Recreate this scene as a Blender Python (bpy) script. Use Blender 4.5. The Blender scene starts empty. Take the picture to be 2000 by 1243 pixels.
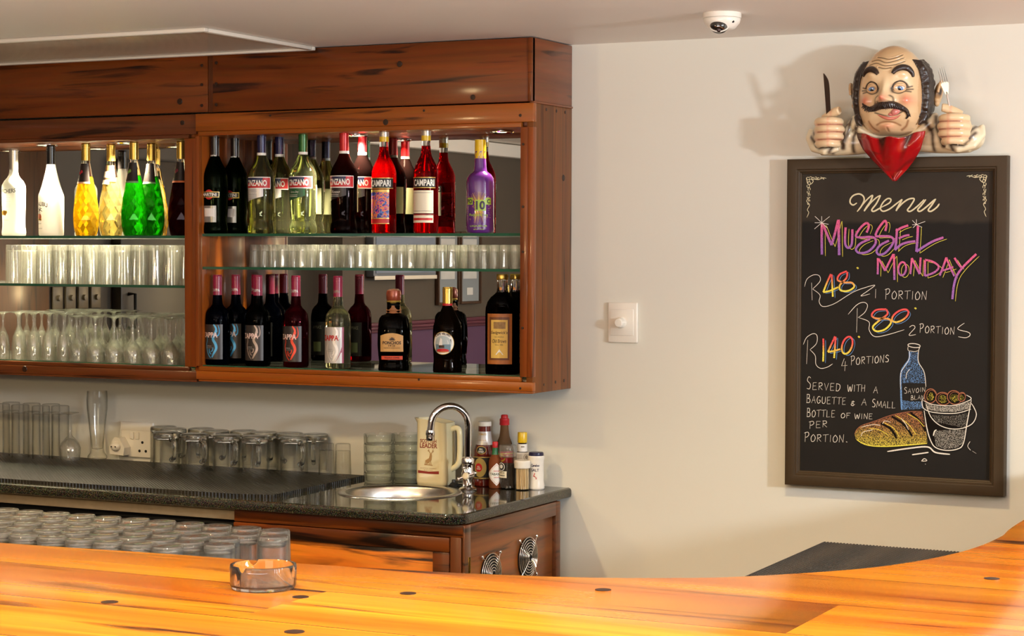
import bpy, bmesh, math, random
from mathutils import Vector, Matrix
R = math.radians
PI = math.pi
random.seed(7)
SC = bpy.context.scene
COL = SC.collection

# ---------------------------------------------------------------- camera
IW, IH, FPX = 2000.0, 1243.0, 3896.48
YAW, PITCH, ROLL = 0.4597, 0.0332, 0.0031
CP = Vector((2.4979, -5.4468, 1.62))
_c, _s = math.cos(YAW), math.sin(YAW)
FW = Vector((-_s * math.cos(PITCH), _c * math.cos(PITCH), -math.sin(PITCH)))
RT = Vector((_c, _s, 0.0))
UP = RT.cross(FW)
R2 = RT * math.cos(ROLL) + UP * math.sin(ROLL)
U2 = UP * math.cos(ROLL) - RT * math.sin(ROLL)
cam = bpy.data.cameras.new('camera')
cam.sensor_fit = 'HORIZONTAL'
cam.sensor_width = 36.0
cam.lens = 36.0 * FPX / IW
cam.clip_start = 0.05
cam_ob = bpy.data.objects.new('camera', cam)
COL.objects.link(cam_ob)
M3 = Matrix((R2, U2, -FW)).transposed()
cam_ob.matrix_world = Matrix.Translation(CP) @ M3.to_4x4()
SC.camera = cam_ob

# ---------------------------------------------------------------- world, exposure, lights
w = bpy.data.worlds.new('world')
SC.world = w
w.use_nodes = True
w.node_tree.nodes['Background'].inputs[0].default_value = (0.8, 0.85, 1.0, 1)
w.node_tree.nodes['Background'].inputs[1].default_value = 0.05
SC.view_settings.view_transform = 'Standard'
SC.view_settings.look = 'None'
SC.view_settings.gamma = 1.0
SC.view_settings.use_curve_mapping = False
SC.view_settings.exposure = 0.0
cy = SC.cycles
cy.use_denoising = True
cy.max_bounces = 48
cy.diffuse_bounces = 4
cy.glossy_bounces = 6
cy.transmission_bounces = 40
cy.transparent_max_bounces = 64
cy.caustics_reflective = False
cy.caustics_refractive = False
cy.sample_clamp_indirect = 6.0

def light(name, kind, loc, target, energy, color, size=0.1, spot=None, blend=0.5, sy=None):
    l = bpy.data.lights.new(name, kind)
    l.energy = energy
    l.color = color
    if kind == 'AREA':
        l.size = size
        if sy:
            l.shape = 'RECTANGLE'
            l.size_y = sy
    else:
        l.shadow_soft_size = size
    if kind == 'SPOT':
        l.spot_size = R(spot)
        l.spot_blend = blend
    o = bpy.data.objects.new(name, l)
    COL.objects.link(o)
    o.location = loc
    d = Vector(target) - Vector(loc)
    o.rotation_euler = d.to_track_quat('-Z', 'Y').to_euler()
    return o

WARM = (1.0, 0.82, 0.54)
NEUT = (1.0, 0.93, 0.86)
light('assumed_side_light', 'AREA', (4.5, -2.05, 1.80), (0.9, 0, 1.6), 92, (0.84, 0.92, 1.0), 0.17)  # assumed small lamp, placed by the cast shadows, no fitting built
for y in (-2.9, -3.5, -4.1):
    light('added_streak_light', 'AREA', (4.86, y, 1.45), (0, y + .6, 1.45), 11, (0.88, 0.95, 1.0), 0.20, sy=1.3)  # tall strips added for bottle streaks and soft side light, no window built
light('room_fill_light', 'AREA', (1.4, -6.3, 2.2), (0.8, -3.0, 0.9), 32, (1.0, 0.84, 0.60), 2.0, sy=1.2)  # added soft fill from high behind the camera, not a real fitting
light('upward_fill_light', 'AREA', (1.3, -4.25, 1.0), (1.28, -3.95, 2.2), 138, (0.97, 0.98, 1.0), 2.4, sy=0.7)  # added fill aimed upwards to brighten the ceiling
for i, (x, y, e) in enumerate(((-0.15, -3.05, 22), (0.75, -3.15, 34), (1.5, -3.05, 46), (2.15, -2.5, 48), (2.05, -1.5, 30))):  # assumed warm ceiling spots over the bar, no fittings built
    light('assumed_bar_downlight', 'SPOT', (x, y, 2.2), (x, y, 0), e, WARM, 0.035, 100, 0.7)
for x, y, e in ((-0.6, -1.75, 120), (1.0, -1.15, 60), (-1.8, -1.7, 110)):  # middle spot is added to warm the lower wall, the others are assumed aisle downlights
    light('assumed_aisle_light_and_fill', 'SPOT', (x, y, 2.2), (x, y + .5, 0), e, (1.0, 0.74, 0.36), 0.035, 110, 1.0)
for x, y, e in ((-1.0, -3.5, 34), (0.2, -3.9, 14)):  # added warm points that lift the wall under the cabinets
    light('warm_fill_point', 'POINT', (x, y, 1.66), (x, y, 0), e, (1.0, 0.72, 0.36), 0.05)
for x, y in ((0.2, -4.6), (2.0, -4.3), (3.6, -4.6), (3.6, -3.2), (-1.2, -4.4)):  # small spots added to put sparkle on bottles and glasses
    light('sparkle_spot', 'SPOT', (x, y, 2.2), (x, y, 0), 22, (1.0, 0.92, 0.78), 0.03, 150, 0.6)
for i, (x, e) in enumerate(((-2.25, 100), (-1.86, 180), (-1.53, 105), (-0.66, 105), (-0.16, 12))):
    light('cabinet_downlight_beam', 'SPOT', (x, -0.15, 1.966), (x, -0.15, 0), e, (1.0, 0.86, 0.60), 0.02, 130, 0.5)

# ---------------------------------------------------------------- pixel helpers: a photo pixel met with a real plane of the room
def ray(px, py):
    return FW + R2 * ((px - IW / 2) / FPX) + U2 * ((IH / 2 - py) / FPX)
def at_y(px, py, Y):
    d = ray(px, py)
    return CP + d * ((Y - CP.y) / d.y)
def at_z(px, py, Z):
    d = ray(px, py)
    return CP + d * ((Z - CP.z) / d.z)

# ---------------------------------------------------------------- materials
def lin(c):
    return tuple(((v / 255.0) / 12.92) if v <= 10 else (((v / 255.0) + 0.055) / 1.055) ** 2.4 for v in c)
def S(r, g, b):
    return lin((r, g, b)) + (1.0,)
def newmat(name):
    m = bpy.data.materials.new(name)
    m.use_nodes = True
    nt = m.node_tree
    for n in list(nt.nodes):
        nt.nodes.remove(n)
    out = nt.nodes.new('ShaderNodeOutputMaterial')
    return m, nt, out
def N(nt, typ, **kw):
    n = nt.nodes.new(typ)
    for k, v in kw.items():
        if k.startswith('i_'):
            n.inputs[k[2:].replace('_', ' ')].default_value = v
        else:
            setattr(n, k, v)
    return n
def pbr(name, col, rough=0.5, metal=0.0, spec=0.5, coat=0.0, bump=None, trans=0.0, var=0.0, aniso=0.0, sss=0.0):
    m, nt, out = newmat(name)
    p = N(nt, 'ShaderNodeBsdfPrincipled')
    p.inputs['Base Color'].default_value = col
    p.inputs['Roughness'].default_value = rough
    p.inputs['Metallic'].default_value = metal
    p.inputs['Specular IOR Level'].default_value = spec
    p.inputs['Coat Weight'].default_value = coat
    p.inputs['Coat Roughness'].default_value = 0.05
    p.inputs['Transmission Weight'].default_value = trans
    if aniso:
        p.inputs['Anisotropic'].default_value = aniso
    if sss:
        p.inputs['Subsurface Weight'].default_value = sss
        p.inputs['Subsurface Radius'].default_value = (0.02, 0.015, 0.01)
    nt.links.new(p.outputs[0], out.inputs[0])
    if bump or var:
        tc = N(nt, 'ShaderNodeTexCoord')
        nz = N(nt, 'ShaderNodeTexNoise')
        nz.inputs['Scale'].default_value = (bump or (8, 0))[0]
        nz.inputs['Detail'].default_value = 4
        nt.links.new(tc.outputs['Object'], nz.inputs['Vector'])
        if bump:
            b = N(nt, 'ShaderNodeBump')
            b.inputs['Strength'].default_value = bump[1]
            b.inputs['Distance'].default_value = bump[2] if len(bump) > 2 else 0.002
            nt.links.new(nz.outputs['Fac'], b.inputs['Height'])
            nt.links.new(b.outputs[0], p.inputs['Normal'])
        if var:
            mx = N(nt, 'ShaderNodeMixRGB', blend_type='MIX')
            mx.inputs[1].default_value = tuple(c * (1 - var) for c in col[:3]) + (1,)
            mx.inputs[2].default_value = tuple(min(1, c * (1 + var)) for c in col[:3]) + (1,)
            nt.links.new(nz.outputs['Fac'], mx.inputs[0])
            nt.links.new(mx.outputs[0], p.inputs['Base Color'])
    return m
def glass(name, col=(0.96, 0.97, 0.96), refr=0.5, ior=1.45, glow_haze=0.0, rough=0.0, gcol=None, dcol=None):
    """clear or tinted glass: part straight-through, part refracting, with an optional diffuse share for frosting and imitated lamp glow"""
    m, nt, out = newmat(name)
    t = N(nt, 'ShaderNodeBsdfTransparent')
    t.inputs[0].default_value = tuple(col) + (1,)
    g = N(nt, 'ShaderNodeBsdfGlass')
    g.inputs['Color'].default_value = tuple(gcol or col) + (1,)
    g.inputs['Roughness'].default_value = rough
    g.inputs['IOR'].default_value = ior
    mx = N(nt, 'ShaderNodeMixShader')
    mx.inputs[0].default_value = refr
    nt.links.new(t.outputs[0], mx.inputs[1])
    nt.links.new(g.outputs[0], mx.inputs[2])
    fr = N(nt, 'ShaderNodeFresnel')
    fr.inputs['IOR'].default_value = ior
    gl = N(nt, 'ShaderNodeBsdfGlossy')
    gl.inputs['Roughness'].default_value = max(rough, 0.02)
    m0 = N(nt, 'ShaderNodeMixShader')
    nt.links.new(fr.outputs[0], m0.inputs[0])
    nt.links.new(t.outputs[0], m0.inputs[1])
    nt.links.new(gl.outputs[0], m0.inputs[2])
    nt.links.new(m0.outputs[0], mx.inputs[1])
    last = mx
    if glow_haze:  # diffuse part imitates lamp glow in the glass, besides true frosting
        d = N(nt, 'ShaderNodeBsdfDiffuse')
        d.inputs[0].default_value = tuple(dcol or (0.9, 0.9, 0.88)) + (1,)
        tl = N(nt, 'ShaderNodeBsdfTranslucent')
        tl.inputs[0].default_value = tuple(dcol or (0.9, 0.9, 0.88)) + (1,)
        dd = N(nt, 'ShaderNodeMixShader')
        dd.inputs[0].default_value = 0.5
        nt.links.new(d.outputs[0], dd.inputs[1])
        nt.links.new(tl.outputs[0], dd.inputs[2])
        m2 = N(nt, 'ShaderNodeMixShader')
        m2.inputs[0].default_value = glow_haze
        nt.links.new(mx.outputs[0], m2.inputs[1])
        nt.links.new(dd.outputs[0], m2.inputs[2])
        last = m2
    nt.links.new(last.outputs[0], out.inputs[0])
    return m
def thin(name, col=(0.985, 0.985, 0.975), fior=1.25, glow_haze=0.0, dcol=(0.95, 0.94, 0.90), rough=0.02, refl=0.04):
    """thin glass wall: looked straight through, mirror-like at glancing angles, with a diffuse haze imitating caught lamp light"""
    m, nt, out = newmat(name)
    L = nt.links.new
    t = N(nt, 'ShaderNodeBsdfTransparent'); t.inputs[0].default_value = tuple(col) + (1,)
    g = N(nt, 'ShaderNodeBsdfGlossy'); g.inputs['Roughness'].default_value = rough
    lw = N(nt, 'ShaderNodeLayerWeight'); lw.inputs['Blend'].default_value = 0.5
    pw = N(nt, 'ShaderNodeMath', operation='POWER'); pw.inputs[1].default_value = 3.0
    L(lw.outputs['Facing'], pw.inputs[0])
    ab = N(nt, 'ShaderNodeMixRGB'); ab.inputs[1].default_value = tuple(col) + (1,); ab.inputs[2].default_value = (0.28, 0.29, 0.25, 1)
    L(pw.outputs[0], ab.inputs[0]); L(ab.outputs[0], t.inputs[0])
    fr = N(nt, 'ShaderNodeMath', operation='MULTIPLY_ADD'); fr.inputs[1].default_value = 0.7; fr.inputs[2].default_value = refl
    L(pw.outputs[0], fr.inputs[0])
    mx = N(nt, 'ShaderNodeMixShader')
    L(fr.outputs[0], mx.inputs[0]); L(t.outputs[0], mx.inputs[1]); L(g.outputs[0], mx.inputs[2])
    last = mx
    if glow_haze:  # imitated lamp glow, added so thin glass brightens
        d = N(nt, 'ShaderNodeBsdfDiffuse'); d.inputs[0].default_value = tuple(dcol) + (1,)
        tl = N(nt, 'ShaderNodeBsdfTranslucent'); tl.inputs[0].default_value = tuple(dcol) + (1,)
        dd = N(nt, 'ShaderNodeMixShader'); dd.inputs[0].default_value = 0.5
        L(d.outputs[0], dd.inputs[1]); L(tl.outputs[0], dd.inputs[2])
        m2 = N(nt, 'ShaderNodeMixShader'); m2.inputs[0].default_value = glow_haze
        L(mx.outputs[0], m2.inputs[1]); L(dd.outputs[0], m2.inputs[2])
        last = m2
    L(last.outputs[0], out.inputs[0])
    return m
def wood(name, c_lo, c_hi, c_dark, axis='x', rough=0.35, coat=0.3, streak=0.55, scale=1.0, seams=None, seam_axis='y', joints=(), tint=0.25, spec=0.3, dark_end=None):
    """hardwood with grain along one axis, dark streaks and optional board seams"""
    m, nt, out = newmat(name)
    L = nt.links.new
    p = N(nt, 'ShaderNodeBsdfPrincipled')
    p.inputs['Roughness'].default_value = rough
    p.inputs['Coat Weight'].default_value = coat
    p.inputs['Coat Roughness'].default_value = 0.12
    p.inputs['Specular IOR Level'].default_value = spec
    tc = N(nt, 'ShaderNodeTexCoord')
    mp = N(nt, 'ShaderNodeMapping')
    sc = {'x': (1.1, 16, 16), 'y': (16, 1.1, 16), 'z': (16, 16, 1.1)}[axis]
    mp.inputs['Scale'].default_value = tuple(v * scale for v in sc)
    L(tc.outputs['Object'], mp.inputs['Vector'])
    vec = mp.outputs[0]
    if seams:
        # a different cut of timber in each board
        sx = N(nt, 'ShaderNodeSeparateXYZ')
        L(tc.outputs['Object'], sx.inputs[0])
        o0, pitch = seams
        ma = N(nt, 'ShaderNodeMath', operation='MULTIPLY_ADD')
        ma.inputs[1].default_value = 1.0 / pitch
        ma.inputs[2].default_value = -o0 / pitch
        L(sx.outputs[{'x': 0, 'y': 1, 'z': 2}[seam_axis]], ma.inputs[0])
        fl = N(nt, 'ShaderNodeMath', operation='FLOOR')
        L(ma.outputs[0], fl.inputs[0])
        fr = N(nt, 'ShaderNodeMath', operation='FRACT')
        L(ma.outputs[0], fr.inputs[0])
        idx = fl
        for (board, pos, ax) in joints:
            gt = N(nt, 'ShaderNodeMath', operation='GREATER_THAN')
            gt.inputs[1].default_value = pos
            L(sx.outputs[{'x': 0, 'y': 1, 'z': 2}[ax]], gt.inputs[0])
            eq = N(nt, 'ShaderNodeMath', operation='COMPARE')
            eq.inputs[1].default_value = board
            eq.inputs[2].default_value = 0.1
            L(fl.outputs[0], eq.inputs[0])
            mu = N(nt, 'ShaderNodeMath', operation='MULTIPLY')
            L(gt.outputs[0], mu.inputs[0]); L(eq.outputs[0], mu.inputs[1])
            ad = N(nt, 'ShaderNodeMath', operation='MULTIPLY_ADD')
            ad.inputs[1].default_value = 7.3
            L(mu.outputs[0], ad.inputs[0]); L(idx.outputs[0], ad.inputs[2])
            idx = ad
        wn = N(nt, 'ShaderNodeTexWhiteNoise', noise_dimensions='1D')
        L(idx.outputs[0], wn.inputs['W'])
        sc2 = N(nt, 'ShaderNodeVectorMath', operation='SCALE')
        sc2.inputs['Scale'].default_value = 40
        L(wn.outputs['Color'], sc2.inputs[0])
        va = N(nt, 'ShaderNodeVectorMath', operation='ADD')
        L(vec, va.inputs[0]); L(sc2.outputs[0], va.inputs[1])
        vec = va.outputs[0]
    n1 = N(nt, 'ShaderNodeTexNoise'); n1.inputs['Scale'].default_value = 0.9; n1.inputs['Detail'].default_value = 6; n1.inputs['Distortion'].default_value = 0.9
    n2 = N(nt, 'ShaderNodeTexNoise'); n2.inputs['Scale'].default_value = 1.7; n2.inputs['Detail'].default_value = 6; n2.inputs['Distortion'].default_value = 1.1
    n3 = N(nt, 'ShaderNodeTexNoise'); n3.inputs['Scale'].default_value = 7.0; n3.inputs['Detail'].default_value = 3
    for n in (n1, n2, n3):
        L(vec, n.inputs['Vector'])
    off = N(nt, 'ShaderNodeVectorMath', operation='ADD'); off.inputs[1].default_value = (13.1, 7.7, 3.3)
    L(vec, off.inputs[0]); L(off.outputs[0], n2.inputs['Vector'])
    r1 = N(nt, 'ShaderNodeValToRGB')
    r1.color_ramp.elements[0].position = 0.3; r1.color_ramp.elements[0].color = c_lo
    r1.color_ramp.elements[1].position = 0.7; r1.color_ramp.elements[1].color = c_hi
    L(n1.outputs['Fac'], r1.inputs[0])
    r2 = N(nt, 'ShaderNodeValToRGB')
    r2.color_ramp.elements[0].position = streak; r2.color_ramp.elements[0].color = (0, 0, 0, 1)
    r2.color_ramp.elements[1].position = streak + 0.12; r2.color_ramp.elements[1].color = (1, 1, 1, 1)
    L(n2.outputs['Fac'], r2.inputs[0])
    mx = N(nt, 'ShaderNodeMixRGB'); mx.inputs[2].default_value = c_dark
    L(r2.outputs[0], mx.inputs[0]); L(r1.outputs[0], mx.inputs[1])
    fine = N(nt, 'ShaderNodeMixRGB', blend_type='MULTIPLY'); fine.inputs[0].default_value = 0.35
    L(mx.outputs[0], fine.inputs[1]); L(n3.outputs['Color'], fine.inputs[2])
    bri = N(nt, 'ShaderNodeVectorMath', operation='SCALE'); bri.inputs['Scale'].default_value = 1.15
    L(fine.outputs[0], bri.inputs[0])
    colr = bri.outputs[0]
    if seams:
        hs = N(nt, 'ShaderNodeMath', operation='MULTIPLY_ADD'); hs.inputs[1].default_value = tint * 2; hs.inputs[2].default_value = 1 - tint
        L(wn.outputs['Value'], hs.inputs[0])
        sc3 = N(nt, 'ShaderNodeVectorMath', operation='SCALE')
        L(colr, sc3.inputs[0]); L(hs.outputs[0], sc3.inputs['Scale'])
        # dark seam lines
        a = N(nt, 'ShaderNodeMath', operation='SUBTRACT'); a.inputs[1].default_value = 0.5
        L(fr.outputs[0], a.inputs[0])
        ab = N(nt, 'ShaderNodeMath', operation='ABSOLUTE'); L(a.outputs[0], ab.inputs[0])
        g2 = N(nt, 'ShaderNodeMath', operation='GREATER_THAN'); g2.inputs[1].default_value = 0.5 - 0.0012 / pitch
        L(ab.outputs[0], g2.inputs[0])
        seam = N(nt, 'ShaderNodeMixRGB'); seam.inputs[2].default_value = tuple(c * 0.35 for c in c_dark[:3]) + (1,)
        L(g2.outputs[0], seam.inputs[0]); L(sc3.outputs[0], seam.inputs[1])
        colr = seam.outputs[0]
        if dark_end:
            board, xa, xb = dark_end
            mr = N(nt, 'ShaderNodeMapRange'); mr.inputs[1].default_value = xa; mr.inputs[2].default_value = xb; mr.inputs[4].default_value = 0.8
            wob = N(nt, 'ShaderNodeMath', operation='MULTIPLY_ADD'); wob.inputs[1].default_value = 0.5
            L(n1.outputs['Fac'], wob.inputs[0]); L(sx.outputs[0], wob.inputs[2]); L(wob.outputs[0], mr.inputs[0])
            lt = N(nt, 'ShaderNodeMath', operation='LESS_THAN'); lt.inputs[1].default_value = joints[0][1]; L(sx.outputs[0], lt.inputs[0])
            e2 = N(nt, 'ShaderNodeMath', operation='COMPARE'); e2.inputs[1].default_value = board; e2.inputs[2].default_value = 0.1; L(fl.outputs[0], e2.inputs[0])
            m1 = N(nt, 'ShaderNodeMath', operation='MULTIPLY'); L(lt.outputs[0], m1.inputs[0]); L(e2.outputs[0], m1.inputs[1])
            m2 = N(nt, 'ShaderNodeMath', operation='MULTIPLY'); L(m1.outputs[0], m2.inputs[0]); L(mr.outputs[0], m2.inputs[1])
            dk = N(nt, 'ShaderNodeMixRGB'); dk.inputs[2].default_value = tuple(v * 1.3 for v in c_dark[:3]) + (1,)
            L(m2.outputs[0], dk.inputs[0]); L(colr, dk.inputs[1])
            colr = dk.outputs[0]
    L(colr, p.inputs['Base Color'])
    b = N(nt, 'ShaderNodeBump'); b.inputs['Strength'].default_value = 0.08; b.inputs['Distance'].default_value = 0.002
    L(n3.outputs['Fac'], b.inputs['Height']); L(b.outputs[0], p.inputs['Normal'])
    L(p.outputs[0], out.inputs[0])
    return m
def painted(name, rough=0.3, coat=0.4, bump=None):
    """hand-painted surface: its colours are stored on the mesh"""
    m, nt, out = newmat(name)
    p = N(nt, 'ShaderNodeBsdfPrincipled'); p.inputs['Roughness'].default_value = rough; p.inputs['Coat Weight'].default_value = coat
    p.inputs['Coat Roughness'].default_value = 0.15
    a = N(nt, 'ShaderNodeAttribute', attribute_name='paint')
    nt.links.new(a.outputs['Color'], p.inputs['Base Color'])
    nt.links.new(p.outputs[0], out.inputs[0])
    return m
def chalk_mat():
    m, nt, out = newmat('chalk')
    L = nt.links.new
    d = N(nt, 'ShaderNodeBsdfDiffuse')
    a = N(nt, 'ShaderNodeAttribute', attribute_name='paint')
    L(a.outputs['Color'], d.inputs[0])
    t = N(nt, 'ShaderNodeBsdfTransparent')
    tc = N(nt, 'ShaderNodeTexCoord')
    nz = N(nt, 'ShaderNodeTexNoise'); nz.inputs['Scale'].default_value = 620; nz.inputs['Detail'].default_value = 2
    L(tc.outputs['Object'], nz.inputs['Vector'])
    ad = N(nt, 'ShaderNodeMath', operation='ADD'); L(nz.outputs['Fac'], ad.inputs[0]); L(a.outputs['Alpha'], ad.inputs[1])
    r = N(nt, 'ShaderNodeMapRange'); r.inputs[1].default_value = 0.95; r.inputs[2].default_value = 1.1
    L(ad.outputs[0], r.inputs[0])
    mx = N(nt, 'ShaderNodeMixShader')
    L(r.outputs[0], mx.inputs[0]); L(t.outputs[0], mx.inputs[1]); L(d.outputs[0], mx.inputs[2])
    L(mx.outputs[0], out.inputs[0])
    return m
def emit(name, col, strength):
    m, nt, out = newmat(name)
    e = N(nt, 'ShaderNodeEmission'); e.inputs[0].default_value = col; e.inputs[1].default_value = strength
    nt.links.new(e.outputs[0], out.inputs[0])
    return m
def granite():
    m, nt, out = newmat('black_granite')
    L = nt.links.new
    p = N(nt, 'ShaderNodeBsdfPrincipled'); p.inputs['Roughness'].default_value = 0.06; p.inputs['Specular IOR Level'].default_value = 0.7
    tc = N(nt, 'ShaderNodeTexCoord')
    v = N(nt, 'ShaderNodeTexVoronoi'); v.inputs['Scale'].default_value = 330
    n = N(nt, 'ShaderNodeTexNoise'); n.inputs['Scale'].default_value = 420; n.inputs['Detail'].default_value = 5
    L(tc.outputs['Object'], v.inputs['Vector']); L(tc.outputs['Object'], n.inputs['Vector'])
    r = N(nt, 'ShaderNodeValToRGB')
    e = r.color_ramp.elements
    e[0].position = 0.38; e[0].color = S(14, 14, 12)
    e[1].position = 0.62; e[1].color = S(92, 88, 72)
    k = e.new(0.5); k.color = S(30, 29, 25)
    L(n.outputs['Fac'], r.inputs[0])
    mx = N(nt, 'ShaderNodeMixRGB', blend_type='MULTIPLY'); mx.inputs[0].default_value = 0.6
    L(r.outputs[0], mx.inputs[1]); L(v.outputs['Color'], mx.inputs[2])
    L(mx.outputs[0], p.inputs['Base Color']); L(p.outputs[0], out.inputs[0])
    return m
def rubber(name, sx, sy, col, wave=False):
    m, nt, out = newmat(name)
    L = nt.links.new
    p = N(nt, 'ShaderNodeBsdfPrincipled'); p.inputs['Base Color'].default_value = col; p.inputs['Roughness'].default_value = 0.42
    tc = N(nt, 'ShaderNodeTexCoord')
    mp = N(nt, 'ShaderNodeMapping'); mp.inputs['Scale'].default_value = (sx, sy, 1)
    L(tc.outputs['Object'], mp.inputs['Vector'])
    s = N(nt, 'ShaderNodeSeparateXYZ'); L(mp.outputs[0], s.inputs[0])
    f = []
    for i in range(2):
        q = N(nt, 'ShaderNodeMath', operation='SINE'); L(s.outputs[i], q.inputs[0]); f.append(q)
    mu = N(nt, 'ShaderNodeMath', operation='ADD' if wave else 'MULTIPLY'); L(f[0].outputs[0], mu.inputs[0]); L(f[1].outputs[0], mu.inputs[1])
    b = N(nt, 'ShaderNodeBump'); b.inputs['Strength'].default_value = 0.9; b.inputs['Distance'].default_value = 0.004
    L(mu.outputs[0], b.inputs['Height']); L(b.outputs[0], p.inputs['Normal'])
    r = N(nt, 'ShaderNodeMapRange'); r.inputs[1].default_value = -1; r.inputs[2].default_value = 0.2
    L(mu.outputs[0], r.inputs[0])
    mx = N(nt, 'ShaderNodeMixRGB'); mx.inputs[1].default_value = S(8, 7, 6); mx.inputs[2].default_value = col
    L(r.outputs[0], mx.inputs[0]); L(mx.outputs[0], p.inputs['Base Color'])
    L(p.outputs[0], out.inputs[0])
    return m

# ---------------------------------------------------------------- mesh builder
class MB:
    def __init__(s):
        s.v, s.f, s.mi = [], [], []
        s.col = None
    def raw(s, vs, fs, mi=0):
        o = len(s.v)
        s.v += [tuple(v) for v in vs]
        s.f += [tuple(i + o for i in f) for f in fs]
        s.mi += [mi] * len(fs)
        return s
    def bm(s, bm, mi=0):
        bm.verts.index_update()
        s.raw([v.co[:] for v in bm.verts], [[v.index for v in f.verts] for f in bm.faces], mi)
        bm.free()
        return s
    def box(s, x0, x1, y0, y1, z0, z1, b=0.0, seg=2, mi=0):
        bm = bmesh.new()
        bmesh.ops.create_cube(bm, size=1.0)
        for v in bm.verts:
            v.co = ((x0 + x1) / 2 + v.co.x * (x1 - x0), (y0 + y1) / 2 + v.co.y * (y1 - y0), (z0 + z1) / 2 + v.co.z * (z1 - z0))
        if b:
            bmesh.ops.bevel(bm, geom=bm.edges[:], offset=b, segments=seg, profile=0.5, affect='EDGES')
        return s.bm(bm, mi)
    def lathe(s, prof, seg=32, c=(0, 0, 0), mi=0, squash=None, mat=None, facet=None):
        vs, fs, rings = [], [], []
        for (r, z) in prof:
            if r < 1e-6:
                rings.append([len(vs)])
                vs.append((0, 0, z))
            else:
                rings.append(list(range(len(vs), len(vs) + seg)))
                for k in range(seg):
                    a = 2 * PI * k / seg
                    rr = r * (facet(k, z) if facet else 1)
                    x, y = rr * math.cos(a), rr * math.sin(a)
                    if squash:
                        x, y = squash(x, y, z)
                    vs.append((x, y, z))
        for a, b in zip(rings[:-1], rings[1:]):
            if len(a) == 1 and len(b) == 1:
                continue
            for k in range(seg):
                k2 = (k + 1) % seg
                if len(a) == 1:
                    fs.append((a[0], b[k2], b[k]))
                elif len(b) == 1:
                    fs.append((a[k], a[k2], b[0]))
                else:
                    fs.append((a[k], a[k2], b[k2], b[k]))
        if mat:
            vs = [tuple(mat @ Vector(v)) for v in vs]
        vs = [(v[0] + c[0], v[1] + c[1], v[2] + c[2]) for v in vs]
        return s.raw(vs, fs, mi)
    def tube(s, pts, r, seg=10, mi=0, closed=False, flat=None):
        pts = [Vector(p) for p in pts]
        n = len(pts)
        rs = r if isinstance(r, (list, tuple)) else [r] * n
        t0 = (pts[1] - pts[0]).normalized()
        ref = Vector((0, 0, 1)) if abs(t0.z) < 0.9 else Vector((1, 0, 0))
        nrm = t0.cross(ref).normalized()
        vs, fs = [], []
        for i, p in enumerate(pts):
            a = pts[i - 1] if (i or closed) else pts[i]
            b = pts[(i + 1) % n] if (i < n - 1 or closed) else pts[i]
            t = (b - a).normalized()
            nrm = (nrm - t * nrm.dot(t)).normalized()
            bn = t.cross(nrm)
            for k in range(seg):
                an = 2 * PI * k / seg
                vs.append(p + nrm * (rs[i] * math.cos(an)) + bn * (rs[i] * math.sin(an) * (flat or 1)))
        m = n if closed else n - 1
        for i in range(m):
            j = (i + 1) % n
            for k in range(seg):
                k2 = (k + 1) % seg
                fs.append((i * seg + k, i * seg + k2, j * seg + k2, j * seg + k))
        if not closed:
            fs.append(tuple(range(seg - 1, -1, -1)))
            fs.append(tuple((n - 1) * seg + k for k in range(seg)))
        return s.raw(vs, fs, mi)
    def ell(s, c, r, seg=20, rings=12, mi=0, rot=None):
        prof = [(0, -1)] + [(math.cos(a), math.sin(a)) for a in [(-PI / 2 + PI * i / rings) for i in range(1, rings)]] + [(0, 1)]
        m = Matrix.Diagonal((r[0], r[1], r[2])).to_4x4()
        if rot is not None:
            m = rot.to_4x4() @ m
        return s.lathe(prof, seg, c, mi, mat=m)
    def prism(s, poly, z0, z1, mi=0):
        n = len(poly)
        vs = [(x, y, z0) for x, y in poly] + [(x, y, z1) for x, y in poly]
        fs = [tuple(range(n - 1, -1, -1)), tuple(range(n, 2 * n))] + [(i, (i + 1) % n, n + (i + 1) % n, n + i) for i in range(n)]
        return s.raw(vs, fs, mi)
    def patch(s, r, z0, z1, a0, a1, seg=16, mi=0, rows=1, rf=None):
        """label wrapped on a bottle: angles from the front (-y), growing towards +x"""
        vs, fs = [], []
        for j in range(rows + 1):
            z = z0 + (z1 - z0) * j / rows
            rr = rf(z) if rf else r
            for i in range(seg + 1):
                a = a0 + (a1 - a0) * i / seg
                vs.append((rr * math.sin(a), -rr * math.cos(a), z))
        w = seg + 1
        for j in range(rows):
            for i in range(seg):
                fs.append((j * w + i, j * w + i + 1, (j + 1) * w + i + 1, (j + 1) * w + i))
        return s.raw(vs, fs, mi)
    def build(s, name, mats, parent=None, smooth=True, angle=35, fix=True, loc=None, rotz=0.0):
        me = bpy.data.meshes.new(name)
        me.from_pydata(s.v, [], s.f)
        for m in (mats if isinstance(mats, (list, tuple)) else [mats]):
            me.materials.append(m)
        for p, k in zip(me.polygons, s.mi):
            p.material_index = k
        if fix:
            b = bmesh.new(); b.from_mesh(me)
            bmesh.ops.recalc_face_normals(b, faces=b.faces[:])
            b.to_mesh(me); b.free()
        if s.col:
            at = me.color_attributes.new('paint', 'FLOAT_COLOR', 'POINT')
            for i, c in enumerate(s.col):
                at.data[i].color = c
        if smooth:
            me.shade_smooth()
            me.set_sharp_from_angle(angle=R(angle))
        o = bpy.data.objects.new(name, me)
        COL.objects.link(o)
        if parent is not None:
            o.parent = parent
        if loc is not None:
            o.location = loc
        if rotz:
            o.rotation_euler = (0, 0, rotz)
        return o
def tag(o, label=None, cat=None, group=None, kind=None):
    if label: o['label'] = label
    if cat: o['category'] = cat
    if group: o['group'] = group
    if kind: o['kind'] = kind
    return o
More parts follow.
